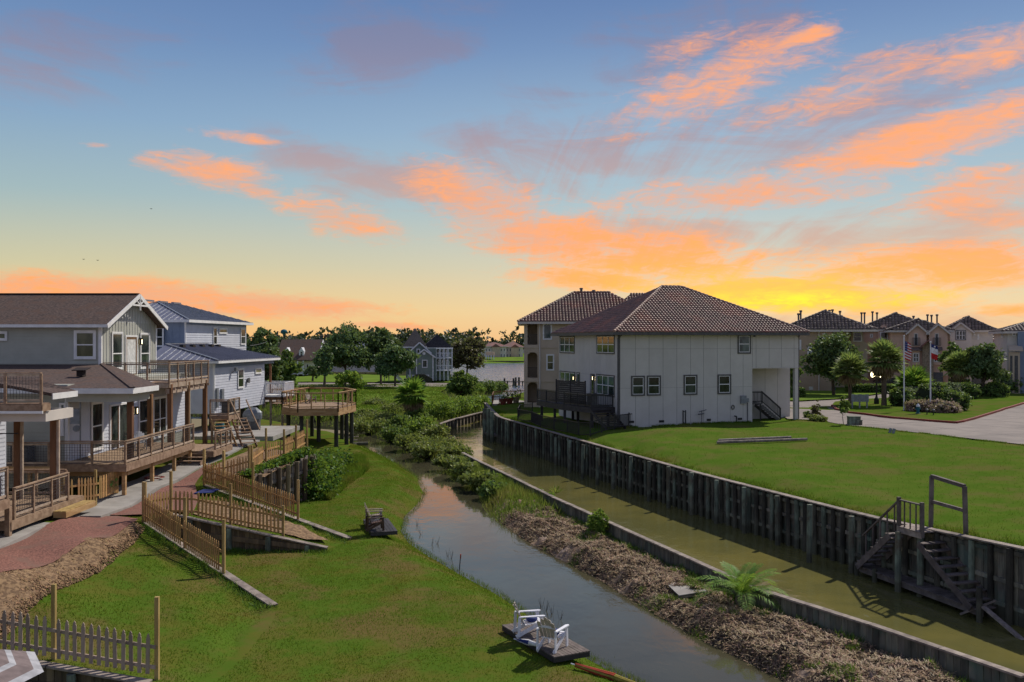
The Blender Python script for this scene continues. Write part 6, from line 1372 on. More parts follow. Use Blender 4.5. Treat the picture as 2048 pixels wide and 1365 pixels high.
for k,(px,pyb,w_,h,l) in enumerate(((1590,795,30,18,'box hedge seen behind the porch column of the tile roof house'),(1740,786,90,16,'low hedge behind the twin globe lamp'),(1895,772,80,12,'long low hedge in front of the parked cars, left'),(1975,770,60,12,'low hedge in front of the parked cars, right'),(2035,768,40,14,'dark hedge at the right edge'))):
    b=G(px,pyb,3.1); t=thing('hedge',l,'hedge',(b.x,b.y,3.1),'low hedges beyond the island'); W_=w_/F*b.y/2; h_=h/F*b.y; n=2600; c=np.column_stack([RNG.uniform(-W_,W_,n),RNG.uniform(-.7,.7,n),RNG.uniform(0,h_,n)]); ax=RNG.integers(0,3,n); c[ax==0,0]=np.sign(c[ax==0,0])*W_; c[ax==1,1]=np.sign(c[ax==1,1])*.7; c[ax==2,2]=h_
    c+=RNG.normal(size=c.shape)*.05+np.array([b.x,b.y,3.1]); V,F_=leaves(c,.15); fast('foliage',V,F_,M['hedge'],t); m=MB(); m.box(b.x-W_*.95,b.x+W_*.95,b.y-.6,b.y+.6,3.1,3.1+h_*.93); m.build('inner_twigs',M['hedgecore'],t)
# ---- marsh shrubs along the strip: (px,py base,width px,height px)
MG='wild shrubs on the marsh strip between creek and canal'
ms=[(736,842,56,30,'leaf_olive'),(775,850,58,34,'leaf_olive'),(800,862,60,40,'leaf_mid'),(842,868,62,44,'leaf_light'),(868,878,56,40,'leaf_olive'),(880,900,74,46,'leaf_olive'),(912,912,60,40,'leaf_olive'),(850,908,70,44,'leaf_olive'),(820,892,64,40,'leaf_olive'),
    (790,876,56,32,'leaf_mid'),(765,860,50,28,'leaf_olive'),(866,835,52,46,'leaf_light'),(890,838,54,50,'leaf_light'),(915,832,58,52,'leaf_light'),(940,826,48,44,'leaf_light'),(960,818,44,36,'leaf_light'),(975,785,36,30,'leaf_mid'),(1000,782,34,26,'leaf_mid'),
    (955,788,34,26,'leaf_light'),(905,930,64,36,'leaf_olive'),(935,945,60,36,'leaf_olive'),(965,968,62,40,'leaf_olive'),(990,984,56,40,'leaf_mid'),(940,962,50,26,'leaf_olive'),(1000,965,50,30,'leaf_light'),(750,815,50,24,'leaf_olive'),(790,826,56,26,'leaf_olive'),(835,850,50,40,'leaf_mid'),
    (1085,995,40,22,'leaf_light'),(1068,990,36,26,'leaf_olive'),(700,850,60,26,'leaf_olive'),(722,862,56,26,'leaf_olive'),(660,838,60,22,'leaf_mid')]
look={'leaf_olive':'olive','leaf_mid':'mid green','leaf_light':'bright green'}
def near(px,py):
    if py>975: return 'at the top of the bare mud'
    if py>925: return 'on the narrow spit by the seawall end'
    if px>945: return 'on the marsh tip near the lake'
    if px>845 and py<860: return 'behind the far seawall'
    if px<745: return 'beyond the creek behind the octagonal deck'
    return 'on the marsh bank left of the far seawall'
ORD=['first','second','third','fourth','fifth','sixth','seventh','eighth','ninth','tenth','eleventh','twelfth']
for k,(px,py,w_,h,mt) in enumerate(ms):
    b=G(px,py,.45); j=sum(1 for a in ms if a[0]<px and near(a[0],a[1])==near(px,py) and a[4]==mt)
    shrub(f'{ORD[j]} {look[mt]} shrub from the left {near(px,py)}',(b.x,b.y,.3),w_/F*b.y,h/F*b.y*(.62 if py>885 else .85),M[mt],leaf=.16,ncl=95,nl=22,group=MG)
b=G(1195,1050,.9); shrub('round bright green bush growing over the low seawall',(b.x,b.y,.35),.95,1.25,M['leaf_light'],leaf=.07,ncl=110,nl=26)
# ---- blades: numpy scattering on sheets
def blades(name,label,P,zf,h,w,mt,cat='grass',lean=.35,z0=None,parent=None):
    n=len(P); z=zf(P) if z0 is None else z0; hh=h*RNG.uniform(.5,1.4,n); a=RNG.uniform(0,6.283,n); l=RNG.normal(size=(n,2))*lean*hh[:,None]
    wx_,wy_=np.cos(a)*w/2,np.sin(a)*w/2; V=np.empty((n,3,3)); V[:,0]=np.column_stack([P[:,0]-wx_,P[:,1]-wy_,z-.01]); V[:,1]=np.column_stack([P[:,0]+wx_,P[:,1]+wy_,z-.01]); V[:,2]=np.column_stack([P[:,0]+l[:,0],P[:,1]+l[:,1],z+hh])
    o=fast(name,V.reshape(-1,3),np.arange(3*n).reshape(n,3),mt,parent); tag(o,label,cat,kind='stuff'); return o
def scatter(poly,n,keep=None):
    a=np.array([(p[0],p[1]) for p in poly]); lo_,hi_=a.min(0),a.max(0); out=[]
    q=RNG.uniform(lo_,hi_,(n,2)); q=q[inside(q,a)]
    if keep is not None: q=q[keep(q)]
    return q
dens=lambda q:RNG.random(len(q))<np.clip(1.15*(vn(q[:,0]*.9,q[:,1]*.9)+.75),.3,1)
notwall=lambda q: dens(q)&~inside(q,polyH)
lowp=[(v.x,v.y) for v in bankL if v.y<90]+[(0,18),(-12,18),(-14,45),(-12,60),(-14,85)]
q=scatter(lowp,620000,notwall); q=q[(pdist(q,[(v.x,v.y) for v in bankL])>.12)]
blades('lawn_grass','patchy short grass covering the left lawn down to the creek',q,zlow,.045,.022,M['grass_l'])
cov=[gp,gp2,sp2,sp3,[(-18.8,18),(-16.8,18),(-16.8,63),(-18.8,63)]]
def kp(q):
    r=dens(q)
    for c in cov: r&=~inside(q,c)
    s_=inside(q,sp); r&=~(s_&(RNG.random(len(q))<.93)); return r
q=scatter([(p[0],p[1]) for p in polyH if True],700000,lambda q:(q[:,0]>-17)&(q[:,1]<58)&kp(q))
blades('terrace_grass','grass with bare patches on the upper left terraces',q,zH2,.05,.024,M['grass_l'])
q=scatter([(p[0],p[1]) for p in polyR],2600000,lambda q:(q[:,1]<76)&(q[:,0]<34)&(RNG.random(len(q))<1.2-q[:,1]/95)&~inside(q,rpoly)&~inside(q,[tuple(fh.p(*a).xy) for a in ((0,0),(LU,0),(LU,LV),(0,LV))]))
blades('lot_grass','even green mown grass on the sloping lot right of the canal',q,zright,.065,.03,M['grass_r'])
# taller grass on the creek bank edge
bp_=np.array([(v.x,v.y) for v in bankL if v.y<95]); t_=RNG.random(14000)*(len(bp_)-1); i_=t_.astype(int); e_=bp_[i_]+(bp_[np.minimum(i_+1,len(bp_)-1)]-bp_[i_])*(t_-i_)[:,None]; e_+=RNG.normal(size=e_.shape)*.13-np.array([.18,.05])
blades('bank_grass','longer bright grass fringing the creek bank of the lawn',e_,zlow,.15,.03,M['grass_r'])
# ragged edges
def edge(name,label,pl,off,n,zf,h,mt):
    pl=np.array(pl,float); L_=np.r_[0,np.cumsum(np.hypot(*(pl[1:]-pl[:-1]).T))]; s=RNG.random(n)*L_[-1]; P=np.column_stack([np.interp(s,L_,pl[:,0]),np.interp(s,L_,pl[:,1])])
    P+=np.array(off)+np.abs(RNG.normal(size=(n,1)))*np.array(off)*1.3+RNG.normal(size=(n,2))*.04; P=P[vn(P[:,0]*1.7,P[:,1]*1.7)>-.12]; blades(name,label,P,zf,h,.03,mt,lean=.45)
edge('wall_edge_grass','ragged longer grass along the top of the dark bulkhead',[(v.x,v.y) for v in bulk][:-1],(.26,.06),15000,zright,.16,M['grass_r'])
edge('road_edge_grass','ragged grass spilling over the near edge of the road',rpoly[:7],(-.02,-.10),9000,zright,.10,M['grass_r'])
edge('house_edge_grass','long grass along the foot of the tile roof house',[tuple(fh.p(0,-.1).xy),tuple(fh.p(ur,-.1).xy)],(.02,-.12),3000,zright,.16,M['grass_r'])
edge('seawall_weeds','weeds growing against the low seawall on the mud spit',[(v.x,v.y) for v in curb[1:-1]],(-.16,-.05),9000,lambda P:spitz(P[:,0],P[:,1],edgeL(P[:,1]),edgeR(P[:,1]))+.02,.20,M['vine'])
q=scatter([(p[0],p[1]) for p in polyR],60000,lambda q:(q[:,1]<76)&(q[:,0]<34)&(vn(q[:,0]*.6+9,q[:,1]*.6)>.2)&~inside(q,rpoly)&~inside(q,[tuple(fh.p(*a).xy) for a in ((0,0),(LU,0),(LU,LV),(0,LV))]))
blades('lot_weeds','scattered coarser weeds and tufts in the lot lawn',q,zright,.12,.05,M['grass_m'],cat='weeds',lean=.5)
m=MB()
for ax in (0,1):
    for g0 in np.arange(20,130,4.6):
        for s0 in np.arange(20,130,1.5):
            a,b=((g0,s0),(g0,s0+1.5)) if ax==0 else ((s0,g0),(s0+1.5,g0)); a,b=[(x*.93-y*.37+18,x*.37+y*.93-14) for x,y in (a,b)]; P_=np.array([a,b])
            if inside(P_,rpoly).all() and not inside(P_,isl).any() and not inside(P_,v2).any():
                za,zb=zroad(P_); m.beam((a[0],a[1],za-.005),(b[0],b[1],zb-.005),.035,.018)
tag(m.build('road_joints',M['joint']),kind='structure')
# marsh grass
pmz=lambda P:zmarsh(P)
q=scatter(marsh_poly,420000,lambda q:(q[:,1]<170)&(pdist(q,[(v.x,v.y) for v in bankR])>.7)&(RNG.random(len(q))<1.5-q[:,1]/150)&~inside(q,fl)&~inside(q,rd))
blades('marsh_grass','tall olive reeds and grass filling the marsh beyond the creek',q,zmarsh,.62,.07,M['grass_m'],lean=.3)
yy_=RNG.uniform(47,66,9000); xx_=edgeL(yy_)+(edgeR(yy_)-edgeL(yy_))*RNG.random(9000); zz_=spitz(xx_,yy_,edgeL(yy_),edgeR(yy_))
k_=RNG.random(9000)<np.clip((yy_-46)/9,0,1); P=np.column_stack([xx_,yy_])[k_]; blades('spit_grass','green grass and reeds on the far part of the mud spit',P,None,.5,.045,M['grass_m'],z0=zz_[k_],lean=.35)
q=scatter(fl,60000); blades('far_lawn_grass','bright far lawn grass in front of the grey green house',q,lambda P:zmarsh(P)+.35,.14,.12,M['grass_r'])
# weeds, straw and clods on the mud
yy_=RNG.uniform(20,50,200000); u_=RNG.random(200000); xx_=edgeL(yy_)+(edgeR(yy_)-edgeL(yy_))*u_
mask=(fbm(xx_*.9+5,yy_*.9,3)>.34)|((u_>.93)&(fbm(xx_*.5,yy_*.5,2)>.0)); k_=mask&(RNG.random(200000)<.55); P=np.column_stack([xx_,yy_])[k_]
blades('spit_weeds','scattered green weeds growing in clumps on the bare mud spit',P[:26000],None,.14,.03,M['vine'],z0=spitz(P[:26000,0],P[:26000,1],edgeL(P[:26000,1]),edgeR(P[:26000,1])),lean=.5,cat='weeds')
n=52000; yy_=RNG.uniform(19,49,n); xx_=edgeL(yy_)+.15+(edgeR(yy_)-edgeL(yy_)-.2)*RNG.random(n); zz_=spitz(xx_,yy_,edgeL(yy_),edgeR(yy_)); c=np.column_stack([xx_,yy_,zz_+.025]); d=RNG.normal(size=(n,3))*np.array([1,1,.35]); d/=np.linalg.norm(d,axis=1)[:,None]; e=np.cross(d,[0,0,1])*.011; a=d*RNG.uniform(.04,.22,(n,1))
V=np.stack([c-a,c-a+e*2,c+a+e,c+a-e],1).reshape(-1,3); tag(fast('dry_debris',V,np.arange(4*n).reshape(n,4),M['straw']),'litter of dry roots and stalks strewn over the bare mud spit','debris',kind='stuff')
# clods
def clods(name,label,P,z,smin,smax,mt):
    n=len(P); base=np.array([(1,0,0),(-1,0,0),(0,1,0),(0,-1,0),(0,0,1),(0,0,-.6)],float); s=RNG.uniform(smin,smax,(n,1,1)); J=base[None]*RNG.uniform(.5,1.3,(n,6,1))+RNG.normal(size=(n,6,3))*.2; V=J*s+np.column_stack([P,z])[:,None,:]
    f=np.array([(0,2,4),(2,1,4),(1,3,4),(3,0,4),(2,0,5),(1,2,5),(3,1,5),(0,3,5)]); Fc=(f[None]+6*np.arange(n)[:,None,None]).reshape(-1,3); tag(fast(name,V.reshape(-1,3),Fc,mt),label,'clods',kind='stuff')
M['clod']=mat('mud_clod',(.28,.185,.12),(.10,.062,.04),scale=9,rough=1,isl=.45,c3=(.05,.04,.032),s3=1.1); M['clod_o']=mat('orange_clod',(.30,.19,.10),(.14,.085,.045),scale=9,rough=1,isl=.4)
n=30000; yy_=19+RNG.random(n)**1.2*31; u_=RNG.random(n); xx_=edgeL(yy_)+(edgeR(yy_)-edgeL(yy_)-.15)*u_; zz_=spitz(xx_,yy_,edgeL(yy_),edgeR(yy_)); clods('mud_clods','lumps of dug grey brown mud heaped along the spit',np.column_stack([xx_,yy_]),zz_,.02,.085,M['clod'])
q=scatter(sp,16000); clods('soil_clods','crumbly orange clods on the slope below the gravel path',q,_tz(q)+.03,.015,.06,M['clod_o'])
# vines on the bulkhead and the overgrown bank
lob=[]
for k in range(34):
    f=k/33; x,y=-11.6-.6*f,50.5+f*12; lob.append((x+random.uniform(-.7,.9),y,random.uniform(.9,2.7)*(1-.4*f),random.uniform(.5,1.0),random.uniform(.4,.8)))
for k in range(9): lob.append((-10.6+random.uniform(-.4,.4),50.3+k*.5,.9+random.uniform(0,1.4),.7,.7))
qv=clumped(lob,900,26,.2,.6); V,F_=leaves(qv,.13,1.3); tag(fast('bank_vines',V,F_,M['vine']),'thick green vines tumbling down the bank beyond the wavy bulkhead','vines',kind='stuff')
P=np.array([(random.uniform(W4a.x,W4b.x)-.5,0) for _ in range(2600)]); f=RNG.random(2600); P=np.column_stack([W4a.x+(W4b.x-W4a.x)*f-.35+RNG.normal(size=2600)*.15,W4a.y+(W4b.y-W4a.y)*f+RNG.normal(size=2600)*.15]); c=np.column_stack([P,2.75+.35*f+RNG.random(2600)*.3*(.5+f)]); V,F_=leaves(c,.12,1.3); tag(fast('wall_vines',V,F_,M['vine']),'green creepers along the top of the wavy bulkhead under the picket fence','vines',kind='stuff')
q=scatter([(-11.2,50.5),(-9.8,50),(-9.6,62),(-11,68),(-12.5,66)],26000); q=q[(pdist(q,[(v.x,v.y) for v in bankL])>.3)]; blades('bank_tall_grass','tall rank grass below the octagonal deck',q,lambda P:np.maximum(zlow(P),np.where(inside(P,polyH),zH2(P),0)),.42,.05,M['grass_r'])
# pit edge weeds under the fences
for a_,b_,l in ((W1a,W1b,'weeds along the first retaining wall'),(W2a,W2b,'weeds at the foot of the tapering wall'),(W3a,W3b,'weeds along the third picket fence')):
    n=2200; f=RNG.random(n); P=np.column_stack([a_.x+(b_.x-a_.x)*f+RNG.normal(size=n)*.12+.05,a_.y+(b_.y-a_.y)*f-abs(RNG.normal(size=n))*.3-.1]); P=P[dens(P)]; blades('weeds',l,P,(lambda P:np.where(inside(P,polyH),zhigh(P),zlow(P))),.13,.03,M['vine'],cat='weeds',lean=.5)
# ================================================================ grey green house on the far lawn
gh=thing('lake_house','grey green house with steep dark roofs, white trimmed gables and rear balconies by the lake','house',D(855,765,183))
M['sage']=mat('sage_green_siding',(.20,.245,.215),(.17,.21,.185),scale=1,rough=.7); M['slate']=mat('dark_slate_shingle',(.055,.05,.055),(.03,.028,.032),scale=3,rough=.9)
q=D(808,765,184); fk_=Fr(q.x,184,6); ka,kb=fk_.u(812),fk_.u(905); zg_=1.5
m=MB(); m.obox(fk_.p(0,0),fk_.U,fk_.V,ka,fk_.u(872),0,9,zg_,fk_.z(2,0,697)); m.build('wall',M['sage'],gh)
fc,a,b=hiproof(gh,Fr(*fk_.p(ka-.2,0).xy,6),0,fk_.u(852)-ka,0,8,fk_.z(2,0,694),fk_.z(2,4,656),M['slate'],.4,.15,inset=3.9)
fc,a,b=hiproof(gh,Fr(*fk_.p(fk_.u(848),1.0).xy,6),0,kb-fk_.u(848)-.3,0,8,fk_.z(8,0,696),fk_.z(8,4,669),M['slate'],.4,.15,inset=1.5,name='rear_roof')
m=MB(); m.obox(fk_.p(0,0),fk_.U,fk_.V,fk_.u(868),kb-.3,2.6,9,zg_,fk_.z(8,0,697)); m.build('rear_wall',M['sage'],gh)
def gab(px0,px1,pa,pe,pt,v,nm):
    u0,u1,um=fk_.u(px0,v),fk_.u(px1,v),fk_.u(pa,v); ze,zt_=fk_.z(u0,v,pe),fk_.z(um,v,pt); m=MB(); m.prism([fk_.p(u0,v,zg_),fk_.p(u1,v,zg_),fk_.p(u1,v,ze),fk_.p(um,v,zt_),fk_.p(u0,v,ze)],fk_.V*2.5); o=m.build(nm,M['sage'],gh)
    for e,z in ((u0-.5,ze-.35),(u1+.5,ze-.35)):
        m=MB(); m.prism([fk_.p(e,v-.3,z),fk_.p(um,v-.3,zt_+.05),fk_.p(um,v+4,zt_+.05),fk_.p(e,v+4,z)],Z*.15); m.build('gable_roof',M['slate'],gh); m=MB(); m.beam(fk_.p(e,v-.33,z),fk_.p(um,v-.33,zt_+.05),.05,.25); m.build('rake_board',M['white2'],gh)
    for u in (u0,u1): m=MB(); m.obox(fk_.p(u,v),fk_.U,-fk_.V,-.1,.1,0,.03,zg_,ze); m.build('corner_board',M['white2'],gh)
gab(820,858,839,704,686,-1.0,'gable_wall'); gab(833,866,848,712,700,-2.0,'front_gable_wall')
fwin(gh,fk_,844,855,720,736,v=-2.002,mid=0,tm=M['white2'],trim=.12); fwin(gh,fk_,820,829,720,736,v=-1.002,mid=0,tm=M['white2'],trim=.12); fwin(gh,fk_,833,840.5,698,708,v=-1.002,mid=0,tm=M['white2'],trim=.12)
m=MB(); c=fk_.p(fk_.u(848,-2),-2.02,fk_.z(3,-2,707)); m.cyl(c,c-fk_.V*.05,.32,.32,14); m.build('round_vent',M['white2'],gh)
for x0,x1,v in ((838,858,-2),(815,829,-1)):
    u0,u1=fk_.u(x0,v),fk_.u(x1,v); m=MB(); m.obox(fk_.p(0,v),fk_.U,-fk_.V,u0,u1,.001,.04,zg_,fk_.z(u0,v,750)); m.build('garage_door',M['white2'],gh)
for py in (690 if False else 716,741): 
    u0,u1=fk_.u(871),kb; z0=fk_.z(u0,0,py); m=MB(); m.obox(fk_.p(0,0),fk_.U,fk_.V,u0,u1,.2,2.6,z0-.15,z0); m.build('balcony_floor',M['white2'],gh)
    railing(gh,[fk_.p(u0,.25,z0),fk_.p(u1,.25,z0),fk_.p(u1,2.5,z0)],1.0,3,M['white2'],False,.08,bal=.25,drop=0)
posts(gh,[tuple(fk_.p(fk_.u(x,.3),.3).xy) for x in (872,880,888,896,904)],zg_,fk_.z(8,0,697),.2,M['white2'],'column')
for x in (876,884,892): fwin(gh,fk_,x,x+4,720,738,v=2.59,mid=0,tm=M['white2']); fwin(gh,fk_,x,x+4,700,713,v=2.59,mid=0,tm=M['white2'])
stairs(gh,fk_.p(fk_.u(790),-.5,fk_.z(1,0,748)),fk_.p(fk_.u(802),-1.0,1.8),1.2,8,M['white2'])
m=MB(); m.obox(fk_.p(0,0),fk_.U,fk_.V,fk_.u(768),fk_.u(790),-1,2,fk_.z(1,0,749)-.2,fk_.z(1,0,749)); m.build('stair_landing',M['cap'],gh); posts(gh,[tuple(fk_.p(fk_.u(x),-.8).xy) for x in (769,778,789)],1.5,fk_.z(1,0,749),.15,M['cap'],'landing_post')
# brown roof house with dormers
bh=thing('dormer_house','cream house with long brown roof and small white dormers behind the far road','house',D(600,755,215)); fb2=Fr(D(553,755,215).x,215,0); LB2=fb2.u(637)
m=MB(); m.obox(fb2.p(0,0),fb2.U,fb2.V,.4,LB2-.4,0,10,1.5,fb2.z(1,0,722)); m.prism([fb2.p(LB2-.4,0,fb2.z(1,0,722)),fb2.p(LB2-.4,10,fb2.z(1,0,722)),fb2.p(LB2-.4,5,fb2.z(1,5,684))],fb2.U*-9); m.build('wall',M['stucco_w'],bh)
zr2=fb2.z(1,5,681); ze2=fb2.z(1,-1,722); m=MB(); 
m.prism([fb2.p(0,-1.4,ze2),fb2.p(LB2,-1.4,ze2),fb2.p(LB2,5,zr2),fb2.p(0,5,zr2)],Z*.2); m.prism([fb2.p(0,5,zr2),fb2.p(LB2,5,zr2),fb2.p(LB2,11,ze2),fb2.p(0,11,ze2)],Z*.2); m.build('roof',M['shingle'],bh)
m=MB(); m.beam(fb2.p(LB2+.05,-1.4,ze2),fb2.p(LB2+.05,5,zr2),.1,.35); m.beam(fb2.p(LB2+.05,11,ze2),fb2.p(LB2+.05,5,zr2),.1,.35); m.build('rake_board',M['white2'],bh)
for px in (574,603):
    u0=fb2.u(px-5,0); u1=fb2.u(px+5,0); z0,z1=fb2.z(1,0,713),fb2.z(1,0,703); m=MB(); m.obox(fb2.p(0,0),fb2.U,fb2.V,u0,u1,0,4,z0-.3,z1); m.prism([fb2.p(u0,-.1,z1),fb2.p(u1,-.1,z1),fb2.p((u0+u1)/2,-.1,z1+.9)],fb2.V*4); o=m.build('dormer',M['white2'],bh); window(bh,fb2.p(u0+.3,-.005,z0+.1),fb2.U,-fb2.V,u1-u0-.6,z1-z0-.2,trim=.05)
for px in (560,590,612,628): fwin(bh,fb2,px,px+6,728,741,v=-.002,tm=M['white2'],mid=0)
m=MB(); m.obox(fb2.p(0,0),fb2.U,fb2.V,fb2.u(586),fb2.u(610),-1.4,-.01,fb2.z(1,0,748),fb2.z(1,0,746)); m.build('porch',M['white2'],bh); posts(bh,[tuple(fb2.p(fb2.u(x),-1.3).xy) for x in (587,598,609)],1.5,ze2,.2,M['white2'],'column')
q=D(640,760,235); fx=Fr(q.x,235,0); t,fc,a,b=(None,)*4
nb=thing('grey_roof_house','pale grey house mostly hidden behind the dark oaks on the far road','house',(q.x,235,1.6)); m=MB(); m.obox(fx.p(0,0),fx.U,fx.V,0,16,0,9,1.5,6.8); m.build('wall',M['stucco_w'],nb); hiproof(nb,fx,0,16,0,9,6.9,9.6,M['metalroof'],.5,.15)
fwin(nb,fx,660,668,725,738,v=-.002)
# far shore mansions
for k,(px0,px1,pe,pt,pb,l) in enumerate(((962,1012,693,685,718,'cream mansion with red tile roof and arches, leftmost on the far shore'),(1004,1046,694,683,716,'far shore mansion with red roof and dark entry gable, right of the first'),(1100,1160,694,685,718,'far shore mansion hidden behind the beige house'))):
    if k==2: continue
    Y=425+8*k; q=D(px0,pb,Y); fr=Fr(q.x,Y,0); L_=fr.u(px1); t=thing('mansion',l,'house',fr.p(0,0,1.8),'red roofed mansions on the far shore'); ze=fr.z(1,0,pe); zb_=fr.z(1,0,pb)-1
    m=MB(); m.obox(fr.p(0,0),fr.U,fr.V,0,L_,0,10,zb_,ze); m.build('wall',M['stucco_w'],t); hiproof(t,fr,0,L_,0,10,ze,fr.z(1,5,pt),M['tile'],.7,.2,fas=M['stucco_w'])
    for x in range(int(px0)+3,int(px1)-4,6):
        for y0,y1 in ((697,704),(708,716)): fwin(t,fr,x,x+3.2,y0,y1,v=-.002,mid=0,trim=.12)
    m=MB(); u=L_*.45; m.obox(fr.p(0,0),fr.U,fr.V,u,u+3.4,-1.2,-.01,zb_,ze-.3); m.build('entry_bay',M['stucco'],t); m=MB(); m.prism([fr.p(u-.4,-1.5,ze-.3),fr.p(u+3.8,-1.5,ze-.3),fr.p(u+1.7,-1.5,ze+1.2)],fr.V*2); m.build('entry_gable',M['tile'],t)
for k,(px,py,w_,Y) in enumerate(((975,681,26,620),(1028,682,22,600),(1050,684,20,560),(940,684,20,560))):
    q=D(px,py,Y); t=thing('mansion',['far rooftop above the first mansion','far rooftop above the second mansion','far rooftop beside the beige house edge','far rooftop above the rusty tinged tree'][k],'house',(q.x,Y,2),'faint rooftops on the horizon'); fr=Fr(q.x-w_/F*Y/2,Y,0); m=MB(); m.obox(fr.p(0,0),fr.U,fr.V,0,w_/F*Y,0,9,1,q.z-2.5); m.build('wall',M['stucco_w'],t); hiproof(t,fr,0,w_/F*Y,0,9,q.z-2.5,q.z,M['tile'] if k!=2 else M['metalroof'],.6,.2)
fpp=thing('far_pavilion','small pink boathouse with white columns at the far shore waterline','pavilion',D(978,720,402)); q=D(972,726,402); fr=Fr(q.x,402,0); m=MB(); m.obox(fr.p(0,0),fr.U,fr.V,0,3.6,0,3,3.2,4.6); m.build('roof_block',M['stucco_p'],fpp); posts(fpp,[(q.x+a,402.1) for a in (.1,1.2,2.3,3.4)],.5,3.2,.35,M['white2'],'column')
m=MB(); m.box(-160,160,394.0,394.6,-.4,.9); o=m.build('lake_wall',M['pile_d']); tag(o,'dark seawall along the far shore of the lake','seawall')
# dock piles in the lake
for k,(px,y0,y1) in enumerate(((1027,757,772),(1031.5,755,771),(1038,755,771),(1009,757,770))):
    b=G(px,y1,0); m=MB(); m.cyl((b.x,b.y,-1),(b.x,b.y,H+(HY-y0)/F*b.y),.22,.2,8); tag(m.build('lake_pile',M['pile_d']),['dark pile standing in the lake, left of the three by the pier','dark pile standing in the lake, middle of the three by the pier','dark pile standing in the lake, right of the three by the pier','dark pile standing apart at the left end of the thin pier'][k],'pile','piles in the lake')
pr=thing('pier','long thin dark pier crossing the lake behind the beige house','pier',G(1010,764,.6)); a,b=G(985,764,.8),G(1060,764,.8); m=MB(); m.beam(a,b,1.2,.15); m.build('deck_boards',M['pile_d'],pr)
for k in range(6): p=lerp(a,b,k/5); m=MB(); m.cyl((p.x,p.y,-1),(p.x,p.y,1.0),.12,.12,6); m.build('pile',M['pile_d'],pr)
# water tower, utility poles
wt=thing('water_tower','teal spheroid water tower on a thin stem above the horizon trees','water tower',D(568,690,700)); q=D(568,664,700); m=MB(); m.ell(q,2.6,2.6,1.9,16,9); m.sm=True; m.build('tank',M['teal'],wt); m=MB(); m.lathe((q.x,q.y,1),[(2.2,0),(.9,2),(.8,q.z-3.4),(1.6,q.z-2.2)],12); m.build('stem',M['teal'],wt)
def upole(label,px,pyt,pyb,Y,arm=True):
    b=D(px,pyb,Y); tp=D(px,pyt,Y); t=thing('utility_pole',label,'utility pole',(b.x,b.y,1.6),'utility poles behind the metal roofed house'); m=MB(); m.cyl((b.x,b.y,1),tp,.17,.13,8); m.build('pole',M['pile_d'],t)
    if arm: m=MB(); m.beam((tp.x-1.1,tp.y,tp.z-.5),(tp.x+1.1,tp.y,tp.z-.5),.1,.12); m.build('crossarm',M['pile_d'],t)
    for s_ in (-.9,0,.9): m=MB(); m.cyl((tp.x+s_,tp.y,tp.z-.44),(tp.x+s_,tp.y,tp.z-.2),.06,.05,6); m.build('insulator',M['acgrey'],t)
    return tp
u1=upole('utility pole just right of the tree behind the white house',555,663,745,150,False); u2=upole('utility pole with crossarm left of the wide dark oak',650,668,745,175)
wr=thing('power_lines','thin power lines sagging between the utility poles towards the white house','power lines',u1)
for k,(a,b) in enumerate(((u1,u2),(u1-Z*.5,D(500,692,84)),(u1-Z*5,D(500,712,84)),(u2,D(1200,690,420)))):
    if k==3: continue
    m=MB(); n=10
    for j in range(n):
        f0,f1=j/n,(j+1)/n; sg=lambda f:-1.2*4*f*(1-f)*(1 if k==0 else .3); m.cyl(lerp(a,b,f0)+Z*sg(f0),lerp(a,b,f1)+Z*sg(f1),.035,.035,5,False)
    m.build('wire',M['black'],wr)
# cars
def car(label,b,ang,col,L_=4.6,Wd=1.85,Hc=1.5,group='parked cars'):
    t=thing('parked_car',label,'car',b,group); fr=Fr(b[0],b[1],ang); z=b[2]; m=MB()
    prof=[(0,.35),(0,.75),(.15,.9),(1.05,1.0),(1.7,1.42),(2.0,Hc-.03),(3.2,Hc),(3.7,1.4),(4.3,1.02),(4.55,.9),(4.6,.45),(4.5,.3),(.1,.28)]
    prof=[(a*L_/4.6,c) for a,c in prof]; m.prism([fr.p(a,0,z+c) for a,c in prof],fr.V*Wd); m.build('body',col,t)
    for v in (-.01,Wd-.02):
        for (a0,a1) in ((1.35,2.35),(2.45,3.55)): m=MB(); m.prism([fr.p(a0+(.35 if a0<2 else 0),v,z+1.36),fr.p(a1,v,z+1.4),fr.p(a1+(.25 if a0>2 else 0),v,z+1.02),fr.p(a0-.15 if a0<2 else a0,v,z+1.02)],fr.V*.03); m.build('side_window',M['glass'],t)
    for a in (.9,3.7):
        for v in (-.05,Wd-.17): c=fr.p(a,v,z+.32); m=MB(); m.cyl(c,c+fr.V*.22,.32,.32,14); o=m.build('wheel',M['black'],t); m=MB(); m.cyl(c-fr.V*.01,c+fr.V*.02,.18,.18,10); m.build('rim',M['metal'],o)
    for a in (0,): 
        for v in (.15,Wd-.5): m=MB(); m.obox(fr.p(0,v,z),fr.V,-fr.U,0,.35,-.03,.03,.68,.82); m.build('headlight',M['lampglass'],t)
M['carblack']=mat('black_car_paint',(.015,.015,.018),rough=.2,spec=.6); M['cardark']=mat('dark_grey_car_paint',(.03,.032,.035),rough=.25,spec=.6)
b=G(812,766,1.7); car('dark car parked in front of the garage of the grey green house',(b.x,b.y-3.5,1.72),4,M['carblack'],5.2,1.9,1.7)
for px,py,l in ((1850,779,'black car parked behind the flag poles near the pink townhouse'),(1990,768,'black car parked in front of the right dark tree'),(1788,781,'dark car parked behind the tallest fan palm')): 
    b=G(px,py,3.05); car(l,(b.x-2,b.y+2,3.05),8,M['carblack'])
